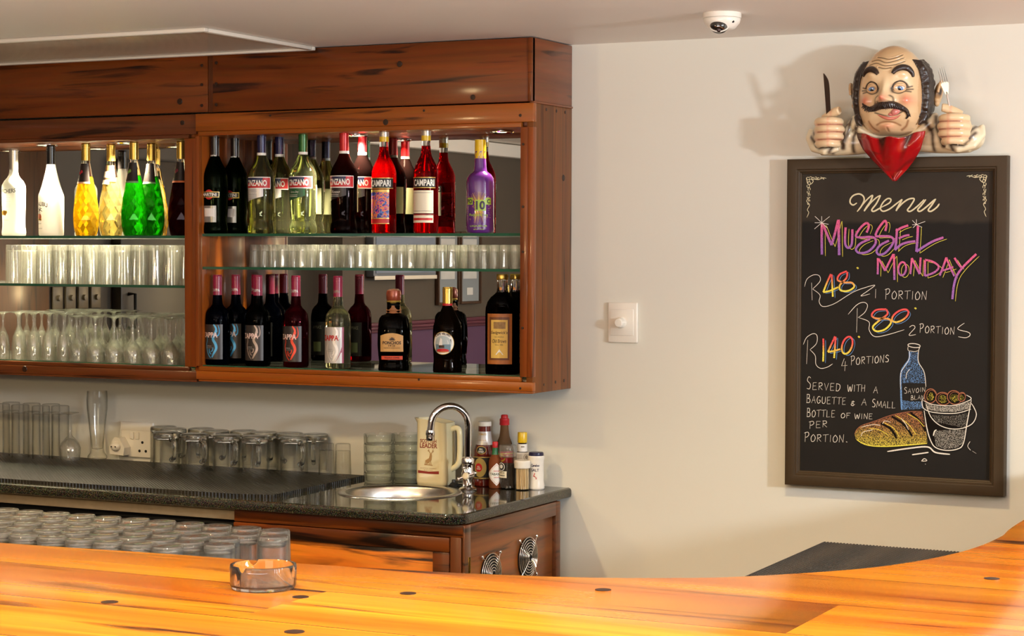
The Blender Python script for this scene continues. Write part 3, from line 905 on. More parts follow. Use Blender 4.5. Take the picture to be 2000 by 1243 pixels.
# end face with fan guards
MB().box(-.005, 0.003, -.690, -.655, .08, .879, .002).box(-.028, .002, -.105, -.075, .08, .878, .002).box(-.028, .002, -.655, -.105, .838, .879, .002).build('end_frame', W_DOORFRAME_Y, bc)
MB().box(-.028, -.010, -.655, -.105, .08, .838, .002).build('end_panel', W_ENDPANEL, bc)
MB().box(-.004, .004, -.668, -.660, .70, .79, .001).tube([(.004, -.664, .70), (.004, -.664, .79)], .0035, 8).build('hinge', BRASS, bc)
for k, (y, z) in enumerate(((-.519, .722), (-.284, .737))):
    fg = thing('fan_guard', ('round chrome wire fan guard nearer the cabinet corner', 'round chrome wire fan guard nearer the cream wall')[k], 'fan guard', (-.008, y, z), 0, 'fan guards on the base cabinet end')
    m = MB()
    for q in range(7):
        rr = .012 + q * .0078
        m.tube([(.012 - .006 * (q / 6.0) ** 2, rr * math.cos(a), rr * math.sin(a)) for a in [2 * PI * i / 36 for i in range(36)]], .0011, 6, closed=True)
    m.build('wire_ring', CHROME, fg)
    m = MB()
    for a in (45, 135, 225, 315):
        c2, s2 = math.cos(R(a)), math.sin(R(a))
        m.tube([(.012, .008 * c2, .008 * s2), (.009, .05 * c2, .05 * s2), (.004, .078 * c2, .078 * s2)], .0016, 6)
    m.build('spoke', CHROME, fg)
    for a in (45, 135, 225, 315):
        MB().lathe([(0, 0), (.005, 0), (.005, .003), (.003, .005), (0, .005)], 12, mat=Matrix.Rotation(PI / 2, 4, 'Y'), c=(.003, .078 * math.cos(R(a)), .078 * math.sin(R(a)))).build('screw', CHROME, fg)
    MB().lathe([(0, 0), (.058, 0), (.058, .001), (0, .001)], 32, mat=Matrix.Rotation(PI / 2, 4, 'Y'), c=(.0006, 0, 0)).build('opening', DARKHOLE, fg)
uc = thing('recess_black_box', 'black doored box added to keep the recess below the granite dark', 'cabinet')  # added box, stops lamps from brightening the open recess
MB().box(-2.64, -.748, -.60, -.03, .05, .844, .003).build('body', BLACKREC, uc)
for x in (-2.62, -2.0, -1.38):
    MB().box(x, x + .6, -.615, -.602, .1, .82, .004).build('door', BLACKREC, uc)

# rubber mat on the granite
bmt = MB()
c1 = [(-2.60, -.055), (-.668, -.085), (-.645, -.64), (-.75, -.668), (-2.60, -.690)]
bmt.prism(c1, .9102, .9205)
mt = bmt.build('bar_mat', rubber('rubber_mat_fine', 520, 520, S(32, 28, 22)))
tag(mt, 'long black rubber drip mat on the granite counter under the mugs', 'bar mat')

# ================================================================ front bar
inner = [(-1.6, -2.735), (-.6, -2.705), (.114, -2.680), (.425, -2.652), (.704, -2.636), (.956, -2.606), (1.162, -2.558), (1.31, -2.492), (1.421, -2.415), (1.572, -2.237), (1.655, -2.02), (1.680, -1.78), (1.668, -1.467), (1.668, -.02)]
inner = smooth_line(inner, 8)
outer = [(2.45, -.02), (2.45, -2.7), (2.40, -3.05), (2.22, -3.40), (1.95, -3.62), (1.6, -3.70), (-1.6, -3.70)]
outer = smooth_line(outer, 6)
bt = thing('bar_counter', 'curved glossy orange hardwood bar with long boards and dark plugs', 'bar')
m = MB()
nI = len(inner)
poly = inner + outer
def inset(poly, d):
    out = []
    n = len(poly)
    area = sum(poly[i][0] * poly[(i + 1) % n][1] - poly[(i + 1) % n][0] * poly[i][1] for i in range(n))
    s = 1 if area > 0 else -1
    for i in range(n):
        a, b2, c2 = Vector(poly[i - 1]), Vector(poly[i]), Vector(poly[(i + 1) % n])
        e1, e2 = (b2 - a).normalized(), (c2 - b2).normalized()
        nn = (Vector((-e1.y, e1.x)) + Vector((-e2.y, e2.x))).normalized() * s
        out.append(tuple(b2 + nn * d))
    return out
vs, fs, rings = [], [], []
for off, z in ((.004, 1.055), (0, 1.060), (0, 1.094), (.002, 1.098), (.006, 1.10)):
    pp = inset(poly, off) if off else poly
    rings.append(list(range(len(vs), len(vs) + len(pp))))
    vs += [(x, y, z) for x, y in pp]
n = len(poly)
for a, b2 in zip(rings[:-1], rings[1:]):
    fs += [(a[i], a[(i + 1) % n], b2[(i + 1) % n], b2[i]) for i in range(n)]
fs += [tuple(rings[-1]), tuple(reversed(rings[0]))]
m.raw(vs, fs)
m.build('bar_top', W_BAR, bt, angle=30)
pp = inset(poly, .22)
MB().prism([(-1.55, -3.5), (-1.55, -3.42), (1.5, -3.42), (1.9, -3.3), (2.1, -3.0), (2.15, -2.6), (2.15, -.05), (2.23, -.05), (2.23, -2.7), (2.15, -3.1), (1.95, -3.38), (1.55, -3.5)], 0, 1.0549).build('front_panel', W_DOORFRAME, bt)
for (px, py, r) in ((587, 1167, .0125), (797, 1160, .0125), (1178, 1153, .0125), (1937, 1131, .0125), (575, 1235, .014), (214, 1177, .013)):
    q = at_z(px, py, 1.1)
    MB().lathe([(0, 0), (r, 0), (r, .0008), (0, .0008)], 24, c=(q.x, q.y, 1.1)).build('plug', PLUGWOOD, bt)

# working shelf behind the bar
wl = [(-1.6, -1.955), (.9, -1.955), (1.125, -2.05), (1.125, -1.055), (1.60, -1.055), (1.60, -2.2), (1.45, -2.36), (1.2, -2.50), (.7, -2.60), (-1.6, -2.66)]
wsf = MB().prism(wl, .912, .950).build('work_counter', pbr('dark_work_counter_laminate', S(52, 40, 30), 0.4), fix=True)
tag(wsf, 'low dark work counter behind the bar, holding upturned tumblers and a rubber mat', 'counter')
MB().prism([(-1.6, -2.60), (-1.6, -2.5), (1.0, -2.45), (1.35, -2.25), (1.4, -1.2), (1.55, -1.2), (1.55, -2.25), (1.3, -2.45), (.7, -2.55)], 0, .912).build('support', BLACKREC, wsf)
mm = MB()
mm.prism([(1.120, -1.056), (1.62, -1.070), (1.62, -2.15), (1.133, -2.02)], .9502, .958)
for k in range(64):
    x = 1.126 + k * .0077
    mm.tube([(x, -1.060 - (x - 1.12) * .028, .958), (x + .008, -2.05, .958)], .0024, 6)
o = mm.build('bar_mat', rubber('rubber_mat_ribbed', 60, 700, S(60, 50, 38), True))
tag(o, 'ribbed dark rubber mat at the curve of the bar below the chalkboard', 'bar mat')
# ================================================================ bottles
def ring_noise(*a): return 1
FR, RE = -.203, -.108     # front and rear rows on the shelves
SH_T, SH_B, SHL_T = 1.674, 1.2605, 1.668
CAPGOLD = pbr('gold_cap', S(206, 172, 84), 0.25, metal=0.85)
CAPSILVER = pbr('silver_cap', S(205, 198, 184), 0.3, metal=0.7)
CAPRED = pbr('red_foil', S(186, 22, 26), 0.25, metal=0.3, coat=0.4)
CAPNAVY = pbr('navy_foil', S(28, 26, 66), 0.25, metal=0.3, coat=0.4)
CAPGREEN = pbr('green_foil', S(34, 92, 36), 0.25, metal=0.3, coat=0.4)
CAPBLACK = pbr('black_cap', S(24, 20, 20), 0.25, coat=0.5)
CAPMAROON = pbr('magenta_cap', S(150, 24, 66), 0.3, coat=0.3)
CAPYEL = pbr('yellow_foil', S(226, 186, 22), 0.3, coat=0.3)
INKW = pbr('white_ink', S(240, 236, 226), 0.5)
INKB = pbr('black_ink', S(22, 20, 20), 0.5)
INKR = pbr('red_ink', S(190, 28, 34), 0.45)
INKNAVY = pbr('navy_ink', S(30, 32, 70), 0.45)
INKGOLD = pbr('gold_ink', S(206, 170, 92), 0.35, metal=0.4)
INKGREY = pbr('grey_ink', S(150, 140, 128), 0.5)
PAPER = pbr('cream_label', S(232, 222, 198), 0.5)
PAPERW = pbr('white_label', S(236, 232, 226), 0.45)
PAPERSIL = pbr('silver_label', S(202, 198, 196), 0.35, metal=0.3)
def liq(name, col, dcol=None, glow_haze=0.1, refr=0.6):
    refr = .92
    return glass(name, col, refr, 1.42, glow_haze, dcol=dcol or col)
def bottle(name, label, px, Y, zb, prof, body, phi=12, caps=(), seg=40, squash=None, group=None, cat='bottle', py=400):
    q = at_y(px, py, Y)
    o = thing(name, label, cat, (q.x, Y, zb), R(phi), group)
    MB().lathe(prof, seg, squash=squash).build('body', body, o, angle=60)
    for nm, cp, m in caps:
        MB().lathe(cp, 32).build(nm, m, o)
    return o
def capprof(r, z0, z1, ridge=3):
    p = [(0, z0), (r, z0)]
    for k in range(ridge):
        z = z1 - .004 - k * .004
    p += [(r, z1 - .018), (r * 1.03, z1 - .0175), (r * 1.03, z1 - .013), (r, z1 - .0125), (r, z1 - .009), (r * 1.03, z1 - .0085), (r * 1.03, z1 - .005), (r * .98, z1 - .004), (r * .95, z1), (0, z1)]
    return p
def sleeve(r0, z0, r1, z1):
    return [(0, z0), (r0, z0), (r1, z1), (0, z1)]

# ---- vermouth style (footed, waisted)
def footed(R0, top=.268, neck=.0132):
    return [(0, .003), (.02, .002), (R0 * .9, 0), (R0 * .99, .004), (R0, .014), (R0 * .985, .024), (R0 * .90, .036), (R0 * .885, .045), (R0 * .93, .06), (R0 * .965, .085), (R0 * .985, .13), (R0 * .985, .178),
            (R0 * .94, .19), (R0 * .78, .206), (R0 * .56, .222), (R0 * .42, .236), (neck + .0005, .246), (neck, .255), (neck, top), (0, top)]
GREENDARK = liq('dark_green_bottle_glass', (.03, .085, .012), glow_haze=.02, refr=.75)
BIANCO = liq('pale_straw_vermouth', (.80, .80, .42), (.8, .8, .45), .03, .6)
DRYV = liq('pale_green_vermouth', (.80, .86, .55), (.78, .84, .5), .03, .6)
ROSSO = liq('dark_red_vermouth', (.055, .010, .008), (.05, .02, .018), .04, .7)
for k, (px, Y) in enumerate(((420, FR), (459, RE))):
    o = bottle('vermouth_bottle', ('dark green vermouth bottle with red disc badge, at the front left end of the shelf', 'dark green vermouth bottle mostly hidden behind its twin with the red disc badge')[k], px, Y, SH_T, footed(.0425), GREENDARK, 8,
               [('cap', capprof(.0140, .236, .316), CAPBLACK)])
    rf = lambda z: .0385 * .985 + .0006
    lb = MB().patch(.0385, .105, .145, R(-22), R(22), 14, rf=lambda z: .0386)
    lb = MB()
    rr = .0427
    vs = [(rr * math.sin(math.cos(a) * .0155 / rr), -rr * math.cos(math.cos(a) * .0155 / rr), .123 + .0155 * math.sin(a)) for a in [2 * PI * i / 28 for i in range(28)]]
    lb.raw(vs, [tuple(range(28))]); lb.patch(rr + .0003, .114, .132, R(-44), R(44), 20, mi=1); lb.patch(rr + .0004, .116, .130, R(-42), R(42), 20, mi=2)
    lb.build('label', [INKR, INKGOLD, INKB, PAPERSIL], o, fix=False)
    lb = MB().patch(.0377, .036, .088, R(-32), R(32), 14, rows=6, rf=lambda z: interp([(.036, .0388), (.06, .0403), (.09, .0417)], z) + .0004).patch(.0377, .054, .080, R(-25), R(25), 14, mi=1, rows=4, rf=lambda z: interp([(.036, .0388), (.06, .0403), (.09, .0417)], z) + .0008)
    lb.build('back_label', [pbr('silver_crest_label', S(150, 148, 140), .3, metal=.5), PAPERW], o, fix=False)
    m = MB(); text_bent(m, 'MARTINI', rr + .0008, .123, .010, 0, .050, .03); m.build('lettering', INKW, o, fix=False)
    m = MB(); text_bent(m, 'MARTINI', .0144, .246, .0055, 0, .022, .03); m.build('neck_lettering', INKW, o, fix=False)
def cinzano(px, Y, body, capm, label, sub, subtxt, phi=8):
    o = bottle('vermouth_bottle', label, px, Y, SH_T, footed(.0425, .262), body, phi, [('cap', capprof(.0142, .252, .318), capm), ('neck_band', sleeve(.0145, .243, .0145, .252), INKW)])
    rr = .0423
    m = MB()
    m.patch(rr, .139, .176, R(-66), R(66), 26, mi=0); m.patch(rr + .0003, .142, .1735, R(-63), R(63), 26, mi=1); m.patch(rr + .0005, .158, .1735, R(-63), R(30), 22, mi=2)
    # lower flag with a slanting edge
    vs, fs = [], []
    for i in range(17):
        a = R(-60) + R(92) * i / 16
        zlo = .098 + .018 * i / 16
        r2 = .0418
        vs += [(r2 * math.sin(a), -r2 * math.cos(a), zlo), (rr * math.sin(a), -rr * math.cos(a), .139)]
    fs = [(2 * i, 2 * i + 2, 2 * i + 3, 2 * i + 1) for i in range(16)]
    m.raw(vs, fs, 3)
    m.build('label', [PAPERW, INKR, INKNAVY, sub], o, fix=False)
    m = MB(); text_bent(m, 'CINZANO', rr + .0010, .157, .019, R(-2), .074, .03); text_bent(m, subtxt, rr + .0006, .127, .008, R(-16), .032, .0, shear=.4)
    for z in (.118, .113):
        m.patch(rr + .0004, z, z + .0012, R(-48), R(0), 10)
    m.build('lettering', INKW if sub is not PAPERSIL else INKW, o, fix=False)
    m = MB().patch(.0426, .066, .150, R(92), R(150), 12); m.build('back_label', pbr('pale_back_label_' + subtxt, S(196, 196, 150), .5), o, fix=False)
    return o
cinzano(511, FR, BIANCO, CAPNAVY, 'pale vermouth bottle with navy foil neck, standing in front of its twin', PAPERSIL, 'Bianco')
cinzano(546, RE, BIANCO, CAPNAVY, 'pale vermouth bottle with navy foil neck, half hidden behind its front twin', PAPERSIL, 'Bianco')
cinzano(592, FR, DRYV, CAPGREEN, 'pale vermouth bottle with green foil neck and green flag label', pbr('green_flag_label', S(30, 84, 44), .4), 'Extra Dry')
cinzano(672, FR, ROSSO, CAPRED, 'dark red vermouth bottle with bright red foil neck, in front of its twin', pbr('black_flag_label', S(34, 26, 26), .4), 'Rosso')
cinzano(708, RE, ROSSO, CAPRED, 'dark red vermouth bottle with red foil neck, glowing behind its front twin', pbr('black_flag_label_rear', S(34, 26, 26), .4), 'Rosso')

# ---- bitters
BITTER = liq('red_bitter', (.62, .004, .010), (.80, .01, .02), .065, .6)
CP_ = [(0, .002), (.03, 0), (.0355, .002), (.0375, .007), (.0375, .178), (.0365, .188), (.032, .203), (.025, .217), (.0175, .232), (.0145, .246), (.0135, .258), (.0135, .262), (0, .262)]
BITTERNECK = glass('clear_neck_glass', (.95, .95, .93), 1.0)
for k, px in enumerate((750, 832)):
    o = bottle('bitters_bottle', ('bright red bitters bottle with a swirling blue and orange picture label', 'bright red bitters bottle with a plain cream label')[k], px, FR, SH_T, CP_, BITTER, 14,
               [('neck', [(0, .262), (.0135, .262), (.0135, .278), (0, .278)], BITTERNECK), ('neck_band', sleeve(.0146, .277, .0146, .292), CAPYEL), ('cap', capprof(.0146, .292, .312), CAPSILVER)])
    rr = .0379
    m = MB().patch(rr, .136, .167, R(-78), R(62), 30, mi=0)
    for z in (.1655, .135):
        m.patch(rr + .0003, z, z + .002, R(-78), R(62), 30, mi=1)
    if k == 0:
        m.patch(rr, .046, .130, R(-72), R(40), 28, mi=2); m.patch(rr + .0003, .124, .132, R(-72), R(40), 28, mi=1); m.patch(rr, .030, .046, R(-72), R(40), 28, mi=3); m.patch(rr + .0003, .044, .047, R(-72), R(40), 28, mi=1); m.patch(rr + .0003, .029, .031, R(-72), R(40), 28, mi=1)
    else:
        m.patch(rr, .060, .128, R(-64), R(50), 28, mi=4); m.patch(rr + .0002, .066, .122, R(-56), R(42), 28, mi=5); m.patch(rr + .0003, .0675, .1205, R(-55), R(41), 28, mi=4)
        m.patch(rr, .032, .054, R(-64), R(50), 28, mi=4); m.patch(rr + .0003, .039, .046, R(-60), R(46), 28, mi=3); m.patch(rr + .0003, .055, .058, R(-70), R(52), 28, mi=6)
    pic, nt, out = newmat('swirl_picture_label')
    p = N(nt, 'ShaderNodeBsdfPrincipled'); p.inputs['Roughness'].default_value = .4
    tc = N(nt, 'ShaderNodeTexCoord'); nz = N(nt, 'ShaderNodeTexNoise'); nz.inputs['Scale'].default_value = 34; nz.inputs['Distortion'].default_value = 3.0
    cr = N(nt, 'ShaderNodeValToRGB'); cr.color_ramp.interpolation = 'CONSTANT'
    e = cr.color_ramp.elements; e[0].color = S(40, 44, 130); e[1].position = .46; e[1].color = S(228, 132, 40)
    for pos, c in ((.40, S(70, 110, 190)), (.54, S(206, 60, 130)), (.60, S(48, 52, 140))):
        e.new(pos).color = c
    nt.links.new(tc.outputs['Object'], nz.inputs[0]); nt.links.new(nz.outputs['Fac'], cr.inputs[0]); nt.links.new(cr.outputs[0], p.inputs[0]); nt.links.new(p.outputs[0], out.inputs[0])
    m.build('label', [INKB, INKGOLD, pic, INKR, PAPER, INKGREY, pbr('dark_red_ornament', S(120, 30, 30), .4)], o, fix=False)
    m = MB(); text_bent(m, 'CAMPARI', rr + .0009, .151, .020, R(-4 + 6 * k), .070, .03); m.build('lettering', INKW, o, fix=False)
    m = MB().patch(rr, .06, .135, R(150), R(215), 16).patch(rr, .135, .155, R(150), R(215), 16, mi=1).patch(rr + .0003, .112, .120, R(190), R(198), 4, mi=2)
    m.build('back_label', [PAPER, INKB, INKR], o, fix=False)
    m = MB(); text_bent(m, 'CAMPARI', rr + .0006, .145, .013, R(182), .036, .03); m.build('back_lettering', INKW, o, fix=False)

# ---- purple liqueur
PURPLE = pbr('purple_bottle', S(92, 40, 120), .16, coat=.7)
o = bottle('liqueur_bottle', 'glossy purple liqueur bottle with sunburst print and yellow cap', 938, FR - .002, SH_T,
           [(0, .001), (.036, 0), (.041, .004), (.042, .012), (.0415, .10), (.041, .150), (.039, .163), (.032, .174), (.023, .180), (.0195, .184), (.018, .195), (.0165, .222), (0, .222)], PURPLE, 20,
           [('neck_band', sleeve(.0168, .221, .0165, .243), CAPYEL), ('cap', sleeve(.0166, .243, .0162, .276), CAPYEL)])
m = MB()
for k in range(3):
    a0 = R(-70 + k * 50)
    m.raw([(.0172 * math.sin(a0 + d), -.0172 * math.cos(a0 + d), z) for d, z in ((0, .223), (.32, .223), (.75, .242), (.43, .242))], [(0, 1, 2, 3)])
m.build('stripe', PURPLE, o, fix=False)
m = MB(); rr = .0424
random.seed(3)
for k in range(64):
    a = 2 * PI * k / 64 + random.uniform(-.03, .03)
    r0, r1, ww = random.uniform(.008, .016), random.uniform(.034, .052), random.uniform(.0005, .0012)
    if math.sin(a) > 0 and r1 > .04: r1 = .044
    dx, dz = math.cos(a), math.sin(a)
    pts = []
    for rr_, s_ in ((r0, 1), (r1, .3), (r1, -.3), (r0, -1)):
        u, v = dx * rr_ - dz * ww * s_, dz * rr_ + dx * ww * s_
        pts.append((rr * math.sin(u / rr), -rr * math.cos(u / rr), max(.008, .078 + v)))
    m.raw(pts, [(0, 1, 2, 3)])
m.build('sunburst', pbr('sunburst_gold', S(206, 160, 40), .35), o, fix=False)
LIME = pbr('lime_ink', S(160, 190, 60), .4)
m = MB()
m.patch(rr + .0004, .084, .104, R(-54), R(-24), 8); m.patch(rr + .0004, .084, .104, R(28), R(54), 8); m.patch(rr + .0004, .066, .098, R(-14), R(30), 12)
m.build('badge', LIME, o, fix=False)
m = MB(); text_bent(m, 'PO', rr + .0008, .094, .013, R(-39), .019, .03); text_bent(m, 'C', rr + .0008, .094, .013, R(42), .011, .03); text_bent(m, '10', rr + .0008, .082, .026, R(8), .028, .04)
m.build('lettering', pbr('deep_purple_ink', S(40, 18, 56), .4), o, fix=False)
m = MB(); text_bent(m, 'Po(tion) ivy', rr + .0008, .053, .010, 0, .06, .01); text_bent(m, 'LIQUEUR', rr + .0008, .021, .006, 0, .055, .01); text_bent(m, 'alc vol', rr + .0008, .012, .004, 0, .03, .0)
m.build('small_print', LIME, o, fix=False)

# ---- sambuca style bottles on the bottom shelf
ZP = [(0, .002), (.033, 0), (.038, .002), (.0395, .006), (.0395, .140), (.0385, .152), (.036, .165), (.029, .176), (.0205, .184), (.0165, .191), (.0142, .222), (0, .222)]
DARKBLUE = liq('dark_blue_bottle', (.006, .010, .05), (.01, .015, .06), .05, .75)
DARKCLEAR = liq('black_liqueur', (.014, .012, .014), (.02, .018, .018), .05, .75)
DARKRED = liq('dark_red_liqueur', (.20, .004, .018), (.2, .004, .02), .07, .7)
CLEARLIQ = liq('pale_yellow_clear_liqueur', (.88, .88, .62), (.85, .85, .6), .05, .55)
def swirl(m, rr, z0, sc=1.0):
    def strip(pts, wd):
        pts = smooth_line(pts, 5)
        vs, fs = [], []
        for i, (x, z) in enumerate(pts):
            a = pts[max(0, i - 1)]; b2 = pts[min(len(pts) - 1, i + 1)]
            dx, dz = b2[0] - a[0], b2[1] - a[1]
            L = math.hypot(dx, dz) or 1
            t = i / (len(pts) - 1)
            ww = wd * math.sin(PI * (.08 + .84 * t)) ** .6
            for s in (1, -1):
                u, v = x - dz / L * ww * s, z + dx / L * ww * s
                vs.append((rr * math.sin(u / rr), -rr * math.cos(u / rr), z0 + v))
        m.raw(vs, [(2 * i, 2 * i + 2, 2 * i + 3, 2 * i + 1) for i in range(len(pts) - 1)])
    strip([(.006, .112), (.014, .098), (.010, .082), (.004, .066), (.012, .050), (.014, .036), (.006, .020), (.0, .008)], .0042)
    strip([(.020, .110), (.024, .094), (.022, .080), (.015, .076), (.014, .086), (.018, .092)], .0020)
    strip([(-.020, .078), (-.018, .062), (-.022, .048), (-.018, .030), (-.012, .016), (-.004, .006)], .0022)
    strip([(-.010, .036), (-.008, .024), (-.002, .018)], .0022)
    strip([(.004, .040), (.002, .030), (-.004, .026)], .0018)
def zappa(px, Y, label, body, lcol, scol, white=False, phi=8):
    o = bottle('sambuca_bottle', label, px, Y, SH_B, ZP, body, phi, [('cap', capprof(.0146, .220, .284), CAPMAROON)], py=640)
    rr = .0399
    m = MB()
    if white:
        m.patch(rr, .018, .128, R(-72), R(50), 26, mi=0); m.patch(rr + .0002, .018, .128, R(40), R(50), 6, mi=1)
        vs, fs = [], []
        for i in range(13):
            z = .018 + .05 * i / 12
            a0 = R(-2 + 42 * math.sqrt(i / 12.0))
            vs += [((rr + .0003) * math.sin(a0), -(rr + .0003) * math.cos(a0), z), ((rr + .0003) * math.sin(R(46)), -(rr + .0003) * math.cos(R(46)), z)]
        m.raw(vs, [(2 * i, 2 * i + 1, 2 * i + 3, 2 * i + 2) for i in range(12)], 1)
    else:
        m.patch(rr, .018, .128, R(-72), R(50), 26, mi=0)
    m.build('label', [lcol, CAPMAROON], o, fix=False)
    m = MB(); swirl(m, rr + .0005, .016); m.build('emblem', scol, o, fix=False)
    m = MB(); text_bent(m, 'ZAPPA', rr + .0010, .095, .0165, R(-14), .057, .03)
    m.build('lettering', INKR if white else pbr('pinkish_white_ink', S(236, 206, 200), .4), o, fix=False)
    m = MB(); text_bent(m, 'ZAPPA', .0152, .236, .009, R(0), .026, .02); text_bent(m, 'SAMBUCA', rr + .0010, .060, .0035, R(-14), .018, .0); text_bent(m, 'LIQUEUR', rr + .0010, .0545, .0025, R(-14), .024, .0)
    m.build('small_lettering', PAPERSIL if not white else INKGREY, o, fix=False)
    m = MB().patch(rr, .018, .128, R(130), R(215), 16, mi=0).patch(rr + .0003, .03, .062, R(150), R(190), 8, mi=1)
    m.build('back_label', [pbr('dark_back_label', S(30, 26, 28), .4) if not white else PAPER, pbr('barcode_patch', S(150, 158, 120), .5)], o, fix=False)
    m = MB(); text_bent(m, 'ZAPPA', rr + .0006, .110, .010, R(170), .034, .02); m.build('back_lettering', INKGREY, o, fix=False)
    return o
LBLK = pbr('charcoal_label', S(62, 56, 54), .35, metal=.3)
SBLUE = pbr('blue_metal_ink', S(74, 160, 214), .3, metal=.3)
SGREY = pbr('pewter_metal_ink', S(172, 152, 142), .3, metal=.4)
SRED = pbr('red_metal_ink', S(222, 74, 52), .3, metal=.3)
zappa(425, -.205, 'dark bottle with magenta cap and blue swirl label, at the left end of bottom shelf', DARKBLUE, LBLK, SBLUE)
zappa(461, -.1245, 'dark bottle with magenta cap and blue swirl label, peeping out between two front bottles', DARKBLUE, LBLK, SBLUE)
zappa(500, -.0550, 'dark blue bottle with magenta cap, last of its line behind the grey swirl bottle', DARKBLUE, LBLK, SBLUE)
zappa(504, FR - .002, 'black bottle with magenta cap and pewter grey swirl label', DARKCLEAR, LBLK, SGREY)
zappa(578, FR - .002, 'dark red bottle with magenta cap and red swirl label', DARKRED, LBLK, SRED)
zappa(660, FR - .002, 'clear pale bottle with magenta cap and silver white swirl label', CLEARLIQ, PAPERSIL, pbr('pale_swirl', S(232, 226, 222), .3, metal=.3), True)

def sq(n, kx=1.0, ky=1.0):
    def f(x, y, z):
        r = math.hypot(x, y)
        if r < 1e-6: return x, y
        c, s = x / r, y / r
        q = (abs(c) ** n + abs(s) ** n) ** (-1.0 / n)
        return r * q * c * kx, r * q * s * ky
    return f
DARKBROWN = liq('dark_coffee_liqueur', (.03, .014, .006), (.03, .016, .008), .05, .75)
o = bottle('tequila_bottle', 'squat dark square bottle with copper stopper and tan label', 769, -.196, SH_B,
           [(0, .003), (.040, .001), (.0445, 0), (.046, .004), (.045, .014), (.0430, .022), (.0455, .045), (.0480, .08), (.0472, .12), (.0445, .150), (.042, .158), (.036, .166), (.024, .170), (.0205, .174), (.020, .206), (0, .206)],
           DARKBROWN, 24, [('neck_cord', [(0, .170), (.021, .170), (.0235, .174), (.022, .178), (.0235, .182), (.022, .186), (.021, .19), (.0205, .196), (0, .196)], pbr('neck_twine', S(150, 92, 50), .6)),
                            ('neck_ring', [(0, .203), (.021, .203), (.0225, .207), (.021, .211), (0, .211)], CAPGOLD),
                            ('stopper', [(0, .210), (.020, .210), (.0225, .216), (.0228, .232), (.021, .241), (.014, .246), (0, .247)], pbr('copper_stopper', S(150, 70, 44), .3, metal=.3, coat=.4))], squash=sq(3.2), py=650)
def flat_label(o, parts, texts, yf, name='label'):
    """labels on a nearly flat front face; y grows out of the face"""
    m = MB(); mats = []
    for (poly, mt, d) in parts:
        mats.append(mt)
        m.raw([(x, yf(x, z) - d, z) for x, z in poly], [tuple(range(len(poly)))], len(mats) - 1)
    m.build(name, mats, o, fix=False)
    if texts:
        m = MB(); mats = []
        for (s, x, z, h, wd, mt, bold, sh) in texts:
            if mt not in mats: mats.append(mt)
            vs, fs, w0, h0 = text_geo(s, bold, sh)
            ky = h / h0; kx = wd / w0
            m.raw([(x + a * kx, yf(x + a * kx, z + b2 * ky) - .0012, z + b2 * ky) for a, b2 in vs], fs, mats.index(mt))
        m.build('lettering', mats, o, fix=False)
def grid_poly(x0, x1, z0, z1):
    return [(x0, z0), (x1, z0), (x1, z1), (x0, z1)]
TAN = pbr('tan_label', S(198, 150, 88), .5, var=.15, bump=(60, 0))
INKBR = pbr('brown_ink', S(58, 34, 20), .5)
yfq = lambda x, z: -interp([(.022, .0430), (.045, .0455), (.08, .0480), (.12, .0472), (.15, .0445)], z) * (1 - min(.99, abs(x) / .0480) ** 3.2) ** (1 / 3.2) - .0004
m = MB()
def grid_label(mb, x0, x1, z0, z1, yf, d, mi, nx=14, nz=6, arch=0.0):
    vs, fs = [], []
    for j in range(nz + 1):
        for i in range(nx + 1):
            x = x0 + (x1 - x0) * i / nx
            z = z0 + (z1 - z0) * j / nz + (arch * (1 - ((2 * i / nx) - 1) ** 2) if j == nz else 0)
            vs.append((x, yf(x, z) - d, z))
    w = nx + 1
    mb.raw(vs, [(j * w + i, j * w + i + 1, (j + 1) * w + i + 1, (j + 1) * w + i) for j in range(nz) for i in range(nx)], mi)
grid_label(m, -.036, .033, .058, .106, yfq, .0003, 0, arch=.008)
grid_label(m, -.033, .031, .034, .045, yfq, .0003, 1)
m.build('label', [TAN, pbr('orange_strip_label', S(206, 74, 46), .45)], o, fix=False)
flat_label(o, [([(.0 + .011 * math.cos(PI * k / 12) * (1 if k % 2 else .6), .092 + .010 * math.sin(PI * k / 12) * (1.2 if k % 2 else .7)) for k in range(13)], INKBR, .0010)],
           [('PONCHOS', -.001, .085, .010, .056, INKBR, .03, 0), ('1910', -.001, .076, .006, .020, INKBR, .02, 0), ('TEQUILA & COFFEE LIQUEUR', -.001, .069, .003, .05, INKBR, 0, 0), ('TEQUILA COFFEE', -.001, .0395, .005, .046, INKBR, .02, 0)], yfq, 'agave_emblem')

